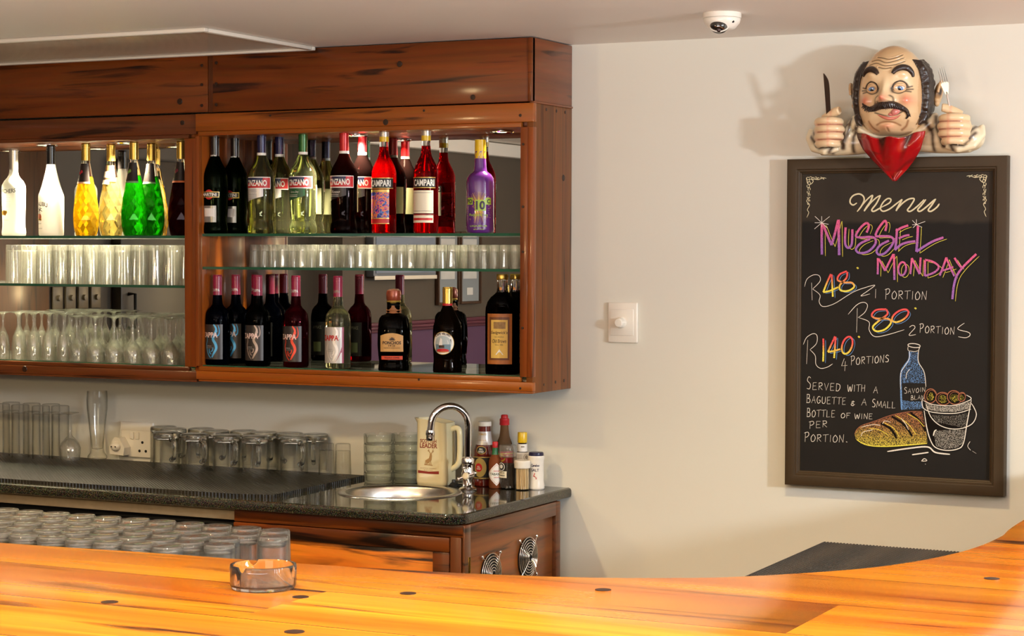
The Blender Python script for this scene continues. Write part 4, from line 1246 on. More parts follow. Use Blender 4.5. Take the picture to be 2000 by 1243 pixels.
o = bottle('cream_liqueur_bottle', 'dark brown bottle with gold cap and oval ship label', 874, FR, SH_B,
           [(0, .003), (.036, .001), (.042, 0), (.0435, .005), (.043, .018), (.0415, .030), (.0412, .04), (.0422, .055), (.0435, .08), (.0437, .12), (.0425, .138), (.038, .152), (.030, .166), (.022, .180), (.0165, .192), (.0148, .200), (0, .20)],
           liq('brown_glass', (.06, .025, .008), (.07, .03, .012), .06, .72), 14, [('neck_band', sleeve(.0152, .194, .0150, .205), INKR), ('cap', capprof(.0150, .205, .254), CAPGOLD)], py=650)
m = MB()
def oval(mb, rr, x, z, rx, rz, mi, n=36):
    vs = [(rr * math.sin((x + rx * math.cos(a)) / rr), -rr * math.cos((x + rx * math.cos(a)) / rr), z + rz * math.sin(a)) for a in [2 * PI * i / n for i in range(n)]]
    c = (rr * math.sin(x / rr), -rr * math.cos(x / rr), z)
    ins = [(rr * math.sin((x + .5 * rx * math.cos(a)) / rr), -rr * math.cos((x + .5 * rx * math.cos(a)) / rr), z + .5 * rz * math.sin(a)) for a in [2 * PI * i / n for i in range(n)]]
    mb.raw(vs + ins + [c], [(i, (i + 1) % n, n + (i + 1) % n, n + i) for i in range(n)] + [(n + i, n + (i + 1) % n, 2 * n) for i in range(n)], mi)
rr = .0440
oval(m, rr, -.004, .088, .0350, .034, 0); oval(m, rr + .0002, -.004, .088, .0335, .0325, 1); oval(m, rr + .0005, -.004, .086, .0265, .0245, 2)
m.patch(rr + .0008, .062, .0845, R(-36), R(26), 12, mi=3); oval(m, rr + .0012, -.004, .066, .020, .006, 5)
m.patch(rr + .0013, .074, .082, R(-20), R(2), 8, mi=4)
m.raw([((rr + .0014) * math.sin(x / rr), -(rr + .0014) * math.cos(x / rr), z) for x, z in ((-.016, .082), (-.004, .082), (-.005, .100), (-.010, .104))], [(0, 1, 2, 3)], 1)
m.build('label', [INKGOLD, PAPERW, pbr('sea_sky_print', S(176, 186, 188), .5), pbr('sea_print', S(110, 136, 150), .5), INKBR, INKR], o, fix=False)
m = MB(); text_bent(m, 'CAPE VELVET', rr + .0016, .1165, .007, R(-5), .050, .03, arch=.008); m.build('lettering', INKBR, o, fix=False)
m = MB(); text_bent(m, 'CREAM LIQUEUR', rr + .0018, .0615, .004, R(-5), .034, .02); m.build('small_lettering', INKGOLD, o, fix=False)

SEDG = liq('dark_sherry', (.022, .010, .010), (.03, .016, .014), .06, .72)
for k, (px, Y) in enumerate(((981, FR), (1007, -.128))):
    o = bottle('sherry_bottle', ('large dark flask bottle with gold cap and parchment label, at right end of shelf', 'large dark flask bottle tucked behind the parchment label bottle')[k], px, Y, SH_B,
               [(0, .003), (.046, .001), (.0485, 0), (.050, .006), (.0505, .05), (.0505, .18), (.0495, .195), (.044, .212), (.034, .226), (.024, .234), (.0185, .240), (0, .240)] if True else 0,
               SEDG, 16, [('neck', [(0, .240), (.0180, .240), (.0165, .247), (.0160, .279), (0, .279)], BITTERNECK), ('cap', [(0, .277), (.0172, .277), (.0178, .279), (.0178, .291), (.0165, .294), (0, .294)], CAPGOLD)], squash=lambda x, y, z: (x, y * (.66 + .34 * interp([(.18, 0), (.235, 1)], z))), py=640)
    yfs = lambda x, z: -.0505 * .66 * math.sqrt(max(.02, 1 - (x / .0505) ** 2)) - .0004
    m = MB(); grid_label(m, -.040, .034, .030, .178, yfs, .0003, 0, 18, 2); grid_label(m, -.033, .027, .042, .168, yfs, .0006, 1, 18, 2); grid_label(m, -.028, .022, .048, .160, yfs, .0009, 2, 18, 2); grid_label(m, -.020, .016, .134, .154, yfs, .0012, 3, 10, 2)
    m.build('label', [pbr('rust_border_label', S(168, 96, 36), .45, var=.2, bump=(90, 0)), pbr('brown_border_label', S(104, 54, 20), .45), pbr('parchment_label', S(222, 180, 84), .5, var=.15, bump=(40, 0)), pbr('sepia_print', S(150, 112, 60), .5, var=.4, bump=(160, 0))], o, fix=False)
    flat_label(o, [([(-.014, .058), (.010, .058), (-.002, .074)], INKW, .0014)],
               [("Sedgwick's", -.003, .122, .012, .050, INKBR, .01, .2), ('THE ORIGINAL', -.003, .110, .003, .03, INKBR, 0, 0), ('Old Brown', -.003, .098, .011, .042, INKBR, .01, .2), ('Since 1886', -.003, .087, .004, .024, INKBR, 0, 0)], yfs, 'emblem')

# ---- left unit bottles
FROST = glass('frosted_white_bottle', (.9, .9, .84), .25, 1.4, .62, .3, dcol=(.90, .90, .82))
o = bottle('schnapps_bottle', 'frosted white schnapps bottle at the left edge of the top shelf', 27, FR, SHL_T,
           [(0, .002), (.036, 0), (.0395, .003), (.0397, .012), (.0375, .03), (.0372, .05), (.0385, .10), (.0395, .158), (.038, .170), (.031, .183), (.022, .193), (.0165, .202), (.0142, .215), (.0140, .226), (0, .226)], FROST, 14,
           [('cap', capprof(.0146, .222, .290), CAPSILVER)])
m = MB(); text_bent(m, 'ARCHERS', .0398, .148, .014, R(-10), .062, .02, arch=-.004); m.build('lettering', pbr('slate_ink', S(74, 70, 62), .5), o, fix=False)
m = MB()
for z in (.126, .120, .114, .108, .102, .096): m.patch(.0392, z, z + .0008, R(-50), R(10), 10)
text_bent(m, 'Schnapps', .0395, .052, .004, R(-20), .03, 0); m.build('small_print', INKGREY, o, fix=False)
m = MB()
for a, z in ((-46, .078), (-30, .080), (-16, .078), (-38, .073), (-22, .073)):
    oval(m, .0390, R(a) * .039, z, .0056, .0060, 0, 14)
m.build('fruit_print', pbr('peach_ink', S(236, 176, 50), .5), o, fix=False)
o = bottle('rum_bottle', 'opaque white rum bottle with black cap and palm tree sunset print', 100, FR, SHL_T,
           [(0, .002), (.038, 0), (.0405, .003), (.041, .012), (.042, .128), (.041, .136), (.037, .146), (.031, .164), (.025, .186), (.019, .210), (.0148, .232), (.0142, .24), (0, .24)], glass('white_bottle_paint', (.95, .92, .86), .3, 1.45, .88, .1, dcol=(.97, .93, .86)), 8,
           [('cap', capprof(.0148, .236, .300), CAPBLACK)])
m = MB(); text_bent(m, 'MALIBU', .0428, .105, .014, R(-22), .055, .02, arch=.006); m.build('lettering', INKBR, o, fix=False)
m = MB(); oval(m, .0424, R(-34) * .0424, .062, .0125, .0115, 0, 24); m.patch(.0426, .050, .0565, R(-52), R(-16), 8, mi=1)
m.build('sunset_print', [pbr('sunset_orange', S(232, 110, 40), .45), pbr('sunset_yellow', S(240, 184, 50), .45)], o, fix=False)
m = MB()
def bstrip(m, rr, pts, wd):
    vs = []
    for i, (x, z) in enumerate(pts):
        a = pts[max(0, i - 1)]; b2 = pts[min(len(pts) - 1, i + 1)]
        dx, dz = b2[0] - a[0], b2[1] - a[1]; L = math.hypot(dx, dz) or 1
        for s in (1, -1):
            u, v = x - dz / L * wd * s, z + dx / L * wd * s
            vs.append((rr * math.sin(u / rr), -rr * math.cos(u / rr), v))
    m.raw(vs, [(2 * i, 2 * i + 2, 2 * i + 3, 2 * i + 1) for i in range(len(pts) - 1)])
x0 = R(-34) * .0424
bstrip(m, .0430, [(x0 - .002, .052), (x0 + .001, .066), (x0 + .004, .082)], .0010)
for dx, dz in ((-.014, .004), (-.012, -.006), (-.006, .010), (.010, .006), (.012, -.004), (.004, .011), (-.004, -.010)):
    bstrip(m, .0430, smooth_line([(x0 + .004, .083), (x0 + .004 + dx * .6, .083 + dz * .6 + .003), (x0 + .004 + dx, .083 + dz)], 4), .0011)
bstrip(m, .0430, [(x0 - .012, .052), (x0, .054), (x0 + .012, .052)], .0012)
text_bent(m, 'CARIBBEAN RUM', .043, .040, .004, R(-34), .024, 0); text_bent(m, 'WITH COCONUT', .043, .024, .004, R(-30), .028, 0)
m.build('palm_print', INKBR, o, fix=False)
def faceted(mb):
    tab = [(0, .033), (.01, .037), (.05, .042), (.09, .0405), (.13, .0345), (.17, .0265), (.205, .0190), (.235, .0145)]
    n, rows = 9, 8
    vs, fs = [], []
    for j in range(rows + 1):
        z = .004 + .190 * j / rows
        for k in range(n):
            a = 2 * PI * (k + .5 * (j % 2)) / n
            r = interp(tab, z) * 1.02
            vs.append((r * math.cos(a), r * math.sin(a), z))
    for j in range(rows):
        for k in range(n):
            k2 = (k + 1) % n
            a, b2, c2, d = j * n + k, j * n + k2, (j + 1) * n + k, (j + 1) * n + k2
            fs += ([(a, b2, c2), (b2, d, c2)] if j % 2 == 0 else [(a, d, c2), (a, b2, d)])
    base = len(vs)
    for r, z in ((.032, 0.0),):
        vs += [(r * math.cos(2 * PI * k / n), r * math.sin(2 * PI * k / n), z) for k in range(n)]
    fs += [(base + k, base + (k + 1) % n, (k + 1) % n, k) for k in range(n)] + [tuple(base + k for k in range(n - 1, -1, -1))]
    mb.raw(vs, fs)
    top = rows * n
    mb.f.append(tuple(top + k for k in range(n))); mb.mi.append(0)
    return tab
def dia(px, Y, label, col, dcol, glow_haze, lblcol, icon, phi=6, back=False):
    q = at_y(px, 380, Y)
    o = thing('faceted_liqueur_bottle', label, 'bottle', (q.x, Y, SHL_T), R(phi))
    mb = MB(); tab = faceted(mb)
    mb.build('body', liq('liqueur_' + icon, col, dcol, glow_haze, .6), o, angle=3)
    rf = lambda z: interp(tab, z) + .0008
    MB().lathe([(0, .193), (interp(tab, .193), .193), (interp(tab, .235), .235), (.0135, .240), (.0132, .262), (0, .262)], 28).build('neck', BITTERNECK, o)
    if not back:
        m = MB().patch(.02, .176, .236, R(-100), R(60), 22, rows=8, rf=lambda z: rf(z) + .0012).patch(.02, .170, .176, R(-100), R(60), 22, mi=1, rf=lambda z: rf(z) + .0012)
        m.build('label', [pbr('black_neck_label', S(34, 24, 22), .35), lblcol], o, fix=False)
        m = MB()
        for a in (-24, -8):
            z = .204 if a < -10 else .209
            r2 = rf(z) + .002
            oval(m, r2, R(a) * r2, z, .0042, .0055, 0, 12)
        m.build('fruit_print', pbr('fruit_ink_' + icon, {'yellow': S(190, 46, 60), 'green': S(120, 160, 70), 'rear_green': S(120, 160, 70), 'dark': S(120, 40, 60)}[icon], .4), o, fix=False)
        m = MB(); text_bent(m, 'Thunders', .021, .205, .007, R(-70), .03, .01, vert=True, rf=lambda z: rf(z) + .0018); m.build('lettering', INKW, o, fix=False)
    else:
        m = MB().patch(.02, .178, .232, R(-70), R(70), 18, rows=8, rf=lambda z: rf(z) + .0012)
        m.patch(.02, .192, .212, R(-55), R(25), 10, mi=1, rows=4, rf=lambda z: rf(z) + .0016).patch(.02, .170, .184, R(-70), R(20), 10, mi=1, rows=3, rf=lambda z: rf(z) + .0014)
        m.build('back_label', [pbr('brown_neck_label', S(92, 66, 40), .4), PAPERW], o, fix=False)
    MB().lathe(capprof(.0146, .246, .304), 32).build('cap', CAPGOLD, o)
    return o
dia(168, FR, 'faceted golden yellow liqueur bottle with black neck label', (.92, .62, .04), (.95, .66, .05), .09, pbr('peach_strip', S(226, 178, 140), .4), 'yellow')
dia(217, -.132, 'faceted pale gold liqueur bottle turned to show its white back label', (.86, .74, .34), (.86, .74, .32), .09, PAPER, 'pale', back=True)
dia(262, FR, 'faceted bright green liqueur bottle standing in front', (.06, .52, .03), (.08, .6, .04), .06, pbr('green_strip', S(120, 160, 110), .4), 'green')
dia(296, -.114, 'faceted bright green liqueur bottle set back behind its green twin', (.06, .52, .03), (.08, .6, .04), .06, pbr('green_strip_rear', S(120, 160, 110), .4), 'rear_green')
dia(354, -.175, 'faceted dark red liqueur bottle cut off by the cabinet stile', (.06, .004, .006), (.1, .01, .01), .08, pbr('orange_strip', S(200, 110, 60), .4), 'dark')

# ================================================================ glassware
CLEAR = thin('clear_glassware', glow_haze=.012)
SOLIDG = glass('thick_glass_base', (.96, .965, .95), 1.0, 1.45, .03)
CLEAR2 = thin('shelf_glassware', glow_haze=.08, dcol=(.99, .96, .86), refl=.09)
CLEAR4 = thin('tumbler_glass', glow_haze=.06, refl=.07)
SOLIDT = glass('tumbler_base_glass', (.96, .965, .95), .9, 1.45, .12)
CLEAR3 = thin('stemware_glass', glow_haze=.075, dcol=(.99, .96, .86), refl=.10)
def flute_facet(n):
    return lambda k, z: 1 - .06 * (k % 2)
def rows(src, pts, group=None):
    for i, p in enumerate(pts):
        if i == 0:
            src.location = p
        else:
            c = dup(src, p)
            c.rotation_euler = (0, 0, random.uniform(0, 6.28))
# highballs, upside down
HB = .128
g = MB().lathe([(0, HB), (.026, HB), (.0275, HB - .002), (.0285, HB - .02), (.0305, .0), (.0290, .0), (.0268, HB - .018), (.022, HB - .022), (0, HB - .021)], 32, facet=flute_facet(2)).build('highball_glass', CLEAR2, angle=25)
tag(g, 'tall ribbed glass stored upside down on the middle shelf of the brightly lit cabinet', 'glass', 'tall ribbed glasses on the middle shelf')
pts = []
for j, y in enumerate((-.212, -.148, -.084)):
    for i in range(12):
        pts.append((-1.232 - i * .064 - (.0 if j % 2 else .012), y, 1.5102))
pts = [p for p in pts if p[0] < -1.226]
rows(g, pts)
# shot glasses, upside down
SHH = .070
g = MB().lathe([(0, SHH), (.0125, SHH), (.0135, SHH - .002), (.0142, SHH - .018), (.0166, 0), (.0155, 0), (.0128, SHH - .02), (0, SHH - .022)], 24, facet=lambda k, z: 1 - .03 * (k % 2)).build('shot_glass', CLEAR2, angle=25)
tag(g, 'small clear shot glass upside down on the shelf between the two bottle rows', 'glass', 'shot glasses on the middle shelf')
pts = []
for j, y in enumerate((-.222, -.184, -.146, -.108)):
    for i in range(28):
        x = -.047 - i * .0348 - (.012 if j % 2 else 0)
        if j == 0 and i in (6, 18): continue
        pts.append((x, y, 1.5702))
rows(g, pts)
# stemware, upside down: foot uppermost
def stem(name, label, group, Hh, bowl_r, bowl_h, foot_r, stem_r, pts, belly=1.0):
    z_b = bowl_h
    prof = [(0, Hh), (foot_r, Hh - .0005), (foot_r, Hh - .002), (foot_r * .4, Hh - .006), (stem_r * 1.5, Hh - .010), (stem_r, Hh - .02), (stem_r, z_b + .012), (stem_r * 1.6, z_b + .004), (bowl_r * .45, z_b - .006),
            (bowl_r * .80 * belly, z_b - .022), (bowl_r * .98 * belly, z_b * .5), (bowl_r, z_b * .2), (bowl_r * .95, 0), (bowl_r * .92, 0), (bowl_r * .96, z_b * .2), (bowl_r * .94 * belly, z_b * .5), (bowl_r * .76 * belly, z_b - .025), (bowl_r * .40, z_b - .010), (0, z_b - .006)]
    g = MB().lathe(prof, 32).build(name, CLEAR3, angle=60)
    tag(g, label, 'glass', group)
    rows(g, pts)
zs = 1.2567
pts = []
for j, y in enumerate((-.205, -.145, -.085)):
    for i in range(5):
        q = at_y(6 + i * 29.5, 650, -.205)
        pts.append((q.x + (.0 if j % 2 == 0 else .02), y, zs))
stem('champagne_flute', 'slender flute stored upside down at the darker left end of the bottom shelf', 'upturned flutes on the bottom shelf', .158, .0235, .098, .027, .0042, pts, .92)
pts = []
for j, y in enumerate((-.205, -.140, -.075)):
    for i in range(6):
        q = at_y(150 + i * 36.5, 650, -.205)
        x = q.x + (.0 if j % 2 == 0 else .022)
        if x < -1.235: pts.append((x, y, zs))
stem('wine_glass', 'round-bowled wine glass stored upside down on the bottom shelf of the bright cabinet', 'upturned wine glasses on the bottom shelf', .150, .0295, .070, .0290, .0040, pts, 1.08)
# beer mugs, upside down on the mat
zm = .9207
g = thing('beer_mug', 'x', 'mug')
MH = .118
MB().lathe([(0, MH - .002), (.037, MH), (.0420, MH - .002), (.0440, MH - .008), (.0435, MH - .02), (.0440, .0), (.0402, 0), (.0396, MH - .022), (.033, MH - .026), (0, MH - .024)], 40, facet=lambda k, z: 1 - .015 * (k % 2) if .004 < z < MH - .02 else 1).build('body', CLEAR, g, angle=28)
MB().lathe([(0, MH - .003), (.036, MH - .001), (.041, MH - .004), (.0425, MH - .009), (.042, MH - .018), (.037, MH - .023), (0, MH - .0235)], 36).build('base', SOLIDG, g, angle=30)
MB().tube(smooth_line([(.0415, 0, .094), (.052, 0, .099), (.066, 0, .090), (.070, 0, .064), (.065, 0, .040), (.053, 0, .030), (.0415, 0, .032)], 6), .0072, 12).build('handle', SOLIDG, g)
spots = [(325, 915, 0, -60), (381, 919, 0, -55), (443, 922, 0, -58), (499, 924, 0, -75), (584, 923, 0, -60), (627, 916, 0, -88),
         (357, 835, 1, -50), (391, 829, 1, -60), (444, 830, 1, -55), (478, 837, 1, -60), (510, 836, 1, -70), (535, 841, 1, -56), (565, 837, 1, -65)]
wordsm = ['in the front row, beside the wall socket', 'second from the wall socket in the front row', 'third from the wall socket in the front row', 'fourth in the front row, handle towards the room',
          'last of the front row, nearest the small tumblers', 'in the rear next to the small tumblers', 'just behind the first two front mugs', 'in the back row nearest the wall socket', 'in the back row, second along from the socket', 'in the middle of the group, behind the third front mug', 'in the back row behind the fourth front mug', 'in the middle, between the fourth and fifth front mugs', 'in the back row behind the last front mug']
placed = []
for i, (px, py, top, rz) in enumerate(spots):
    q = at_z(px, py, zm + (MH if top else 0))
    placed.append(Vector((q.x, min(q.y, -.05), zm)))
for _ in range(400):
    for a in range(len(placed)):
        for b_ in range(a):
            d = placed[a] - placed[b_]
            if d.length < .0905:
                dd = d.normalized() if d.length > 1e-5 else Vector((1, .3, 0))
                placed[a] += dd * (.0907 - d.length) * (.5 if a > 5 else .1); placed[b_] -= dd * (.0907 - d.length) * (.5 if b_ > 5 else .1)
    for p in placed:
        p.y = min(p.y, -.046)
for i, p in enumerate(placed):
    lab = 'upturned glass beer mug ' + wordsm[i]
    rz = spots[i][3] + 27
    best = None
    for dl in (0, 12, -12, 24, -24, 36, -36, 50, -50, 65, -65, 80, -80, 100, -100, 125, -125, 150, 180):
        tip = p + Vector((math.cos(R(rz + dl)), math.sin(R(rz + dl)), 0)) * .064
        clear = min((tip - q_).length for k_, q_ in enumerate(placed) if k_ != i) - .057
        if tip.y > -.015: clear = -1
        if best is None or (clear > best[0] and best[0] < 0): best = (clear, dl)
        if best[0] >= 0: break
    rz += best[1]
    if i == 0:
        g.location = p; g.rotation_euler = (0, 0, R(rz)); g['label'] = lab; g['group'] = 'upturned beer mugs on the mat'
    else:
        dup(g, p, R(rz), lab)
# small tumblers right of the mugs
g = MB().lathe([(0, .098), (.021, .098), (.0235, .096), (.0245, .075), (.0262, 0), (.0245, 0), (.0228, .076), (0, .074)], 32, facet=lambda k, z: 1 - .02 * (k % 2)).build('whisky_tumbler', CLEAR, angle=25)
tag(g, 'small straight tumbler upside down, next to the end mug', 'glass', 'small upturned tumblers between mugs and ashtrays')
q = at_z(671, 921, zm); g.location = (q.x, min(q.y, -.12), zm)
c = dup(g, (g.location.x + .052, g.location.y + .012, zm), 0, 'small straight tumbler upside down, touching the ashtray stacks')
# tall pilsner glasses on the left of the mat
g = MB().lathe([(0, .178), (.027, .178), (.0295, .176), (.0300, .160), (.0292, .12), (.0300, .0), (.0282, 0), (.0276, .12), (.0265, .150), (0, .146)], 32, facet=lambda k, z: 1 - .02 * (k % 2)).build('beer_glass', CLEAR, angle=25)
tag(g, 'tall beer glass upside down at the left end of the mat', 'glass', 'tall beer glasses on the left of the mat')
pts = []
for px, y in ((2, -.155), (40, -.155), (80, -.160), (118, -.125), (-36, -.155), (22, -.085), (62, -.085), (100, -.080)):
    qq = at_y(px, 850, y); pts.append((qq.x, y, zm))
rows(g, pts)
q = at_z(137, 898, zm)
stem('wine_glass', 'single long-stemmed wine glass upside down beside the tall beer glasses', None, .158, .034, .078, .0300, .0036, [(q.x, q.y, zm)], 1.06)
q = at_y(190, 880, -.075)
g = MB().lathe([(0, .004), (.024, .001), (.031, 0), (.033, .003), (.032, .010), (.024, .020), (.0215, .03), (.0225, .06), (.0285, .12), (.0345, .17), (.0355, .20), (.0335, .228), (.0320, .228), (.0338, .20), (.0328, .17), (.027, .12), (.0208, .06), (.018, .034), (0, .03)], 36).build('wheat_beer_glass', CLEAR, loc=(q.x, -.075, zm))
tag(g, 'very tall curved wheat beer glass standing upright near the socket', 'glass')
# tumblers behind the bar
TH = .100
g = MB().lathe([(0, TH - .003), (.026, TH - .001), (.0295, TH), (.0312, TH - .003), (.0315, TH - .02), (.0325, 0), (.0305, 0), (.0295, TH - .018), (.024, TH - .022), (0, TH - .020)], 32, facet=lambda k, z: 1 - .018 * (k % 2) if z > .006 else 1).build('tumbler', CLEAR4, angle=25)
MB().lathe([(0, TH - .004), (.025, TH - .002), (.0288, TH - .003), (.0302, TH - .008), (.0302, TH - .016), (.027, TH - .0185), (0, TH - .0195)], 32, facet=lambda k, z: 1 - .018 * (k % 2)).build('base', SOLIDT, g, angle=25)
tag(g, 'thick-based tumbler upside down on the low counter just behind the bar edge', 'glass', 'upturned tumblers behind the bar')
pts = []
for j, (y, x1) in enumerate(((-2.022, .262), (-2.092, .305), (-2.162, .235), (-2.232, .272), (-2.302, .20))):
    for i in range(12):
        x = x1 - i * .0705
        pts.append((x + random.uniform(-.002, .002), y + random.uniform(-.002, .002), .9502))
rows(g, pts)

# ashtrays
def ashtray_mesh(r=.047, h=.034):
    n = 72
    notch = lambda k, z: 1.0
    mb = MB().lathe([(0, .006), (r * .80, .005), (r * .86, .008), (r * .90, h - .003), (r * .92, h), (r * .985, h), (r, h - .003), (r * .99, .006), (r * .95, .001), (r * .85, 0), (0, .001)], n)
    vs = []
    for (x, y, z) in mb.v:
        a = math.degrees(math.atan2(y, x)) % 120
        rad = math.hypot(x, y)
        d = min(abs(a - 60), 60)
        if z > h - .009 and rad > r * .8:
            dip = .009 * max(0, 1 - (d / 9.0) ** 2)
            z -= dip
        vs.append((x, y, z))
    mb.v = vs
    return mb
ASHG = glass('ashtray_glass', (.99, .99, .985), .8, 1.5, .02)
q = at_z(507, 1151, 1.1)
o = ashtray_mesh(.0515, .037).build('ashtray', ASHG, loc=(q.x, q.y + .01, 1.1002), angle=40)
o.rotation_euler = (0, 0, R(-38))
tag(o, 'round clear glass ashtray alone on the orange bar top', 'ashtray')
ASHS = thin('stacked_ashtray_glass', (.95, .97, .95), glow_haze=.03)
src = ashtray_mesh(.0465, .0335).build('ashtray', ASHS, angle=40)
order = ('lowest', 'second lowest', 'middle', 'second from top', 'topmost')
first = True
for s, (px, Y) in enumerate(((740, -.155), (795, -.105))):
    q = at_y(px, 900, Y)
    for k in range(5):
        lab = '%s glass ashtray of the stack %s' % (order[k], ('next to the small tumblers', 'behind the cream jug')[s])
        p = (q.x, Y, ZC + .0003 + k * .0292 if k else ZC + .0003)
        if first:
            src.location = p; tag(src, lab, 'ashtray', 'stacked ashtrays on the counter'); first = False
        else:
            dup(src, p, R(k * 17 + s * 30), lab)

# ================================================================ jug, sauces and condiments by the sink
CREAM = pbr('cream_glaze', S(236, 224, 182), .14, coat=.6)
q = at_y(852, 930, -.125)
jg = thing('water_jug', 'tall cream ceramic jug with red lettering and stag print behind the tap', 'jug', (q.x, -.125, ZC))
JW, JD, JH = .052, .042, .203
def jshape(x, y, z):
    f = sq(6)
    X, Y = f(x, y, z)
    X *= JW / JD
    t = max(0, (z - .160) / .043)
    if X < 0 and t > 0:
        X -= t * t * .024 * max(0, 1 - (abs(Y) / .03) ** 2)
    return X, Y
prof = [(0, .002), (JD * .88, 0), (JD * .97, .004), (JD, .014), (JD * .99, .08), (JD * .955, .19), (JD * .955, JH), (JD * .91, JH), (JD * .90, .19), (JD * .93, .02), (0, .012)]
mb = MB().lathe(prof, 96, squash=jshape)
mb.v = [(x, y, z - (.010 * max(0, (x + .02) / .06) if z > .19 else 0)) for x, y, z in mb.v]
mb.build('body', CREAM, jg, angle=50)
MB().tube(smooth_line([(.047, .006, .170), (.064, .006, .176), (.076, .006, .168), (.078, .006, .13), (.077, .006, .09), (.070, .006, .064), (.047, .006, .048)], 6), .0085, 14).build('handle', CREAM, jg)
yj = lambda x, z: -interp([(0, JD), (.08, JD * .99), (.19, JD * .955)], z) - .0006
REDB = pbr('maroon_print', S(140, 44, 32), .4)
STAG = pbr('stag_print', S(176, 138, 88), .45)
m = MB()
for s, x, z, h, wd in (('SCOTTISH', -.005, .137, .011, .056), ('LEADER', -.004, .123, .0145, .060)):
    vs, fs, w0, h0 = text_geo(s, .02)
    m.raw([(x + a * wd / w0, yj(0, z + b2 * h / h0), z + b2 * h / h0) for a, b2 in vs], fs)
vs = [(-.040, .047), (-.004, .0445), (.032, .047), (.032, .038), (-.004, .0375), (-.040, .039)]
m.raw([(x, yj(0, z), z) for x, z in vs], [tuple(range(6))])
m.build('lettering', REDB, jg, fix=False)
m = MB()
def fl_strip(m, pts, wd, yf):
    vs = []
    for i, (x, z) in enumerate(pts):
        a = pts[max(0, i - 1)]; b2 = pts[min(len(pts) - 1, i + 1)]
        dx, dz = b2[0] - a[0], b2[1] - a[1]; L = math.hypot(dx, dz) or 1
        w2 = wd[i] if isinstance(wd, (list, tuple)) else wd
        for s in (1, -1):
            u, v = x - dz / L * w2 * s, z + dx / L * w2 * s
            vs.append((u, yf(u, v), v))
    m.raw(vs, [(2 * i, 2 * i + 2, 2 * i + 3, 2 * i + 1) for i in range(len(pts) - 1)])
fl_strip(m, [(-.012, .072), (-.006, .076), (.002, .082), (.004, .092), (.004, .099)], [.006, .006, .0055, .004, .003], yj)
for p in ([(-.014, .074), (-.015, .066)], [(-.010, .072), (-.010, .064)], [(-.002, .078), (-.001, .066)], [(.003, .080), (.005, .066)], [(.003, .099), (-.002, .106), (-.003, .112)], [(.005, .099), (.010, .105), (.012, .112)], [(-.002, .106), (-.007, .108)], [(.010, .105), (.014, .106)]):
    fl_strip(m, p, .0012, yj)
fl_strip(m, [(-.018, .065), (.010, .064)], .0014, yj)
for s, z, h, wd in (('SCOTCH WHISKY', .054, .0035, .056), ('BLENDED', .0485, .003, .03)):
    vs, fs, w0, h0 = text_geo(s, 0)
    m.raw([(-.004 + a * wd / w0, yj(0, z), z + b2 * h / h0) for a, b2 in vs], fs)
m.build('stag_print', STAG, jg, fix=False)

def place(px, Y):
    return at_y(px, 935, Y).x
x = place(946, -.075)
o = thing('sauce_bottle', 'ketchup bottle with white lid and black and gold label', 'bottle', (x, -.075, ZC), R(16))
MB().lathe([(0, .002), (.030, 0), (.033, .003), (.033, .095), (.032, .108), (.027, .124), (.0215, .140), (.0195, .16), (.0185, .182), (0, .182)], 36).build('body', pbr('ketchup_in_glass', S(96, 22, 12), .12, coat=.6), o)
MB().lathe([(0, .182), (.0205, .182), (.0210, .184), (.0210, .193), (.019, .1955), (0, .1955)], 32).build('lid', WHITEPL, o)
m = MB().patch(.0335, .022, .092, R(-70), R(62), 22, mi=0).patch(.0337, .0245, .0275, R(-70), R(62), 22, mi=1).patch(.0337, .088, .0905, R(-70), R(62), 22, mi=1)
oval(m, .0340, -.008, .058, .021, .029, 2); oval(m, .0343, -.012, .058, .012, .013, 3); oval(m, .0331, -.004, .111, .0165, .0125, 1); oval(m, .0333, -.004, .111, .0145, .0105, 0)
m.patch(.03, .126, .166, R(-80), R(110), 22, mi=4, rows=4, rf=lambda z: interp([(.124, .027), (.14, .0215), (.16, .0195), (.182, .0185)], z) + .0008)
m.build('label', [INKB, INKGOLD, pbr('olive_label', S(176, 152, 84), .5), INKR, PAPERSIL], o, fix=False)
m = MB(); text_bent(m, 'ALL', .0346, .1145, .006, R(-7), .012, .03); text_bent(m, 'GOLD', .0346, .1065, .006, R(-7), .017, .03); m.build('lettering', INKW, o, fix=False); m = MB(); text_bent(m, 'ALL', .0348, .061, .005, R(-20), .010, .03); text_bent(m, 'GOLD', .0348, .0545, .005, R(-20), .014, .03)
m.build('lettering', INKW, o, fix=False)
m = MB(); text_bent(m, 'TOMATO', .0215, .158, .006, R(-6), .026, .03, rf=lambda z: .0212); text_bent(m, 'SAUCE', .0235, .138, .006, R(-6), .026, .03, rf=lambda z: .0232); m.build('neck_lettering', INKGOLD, o, fix=False)

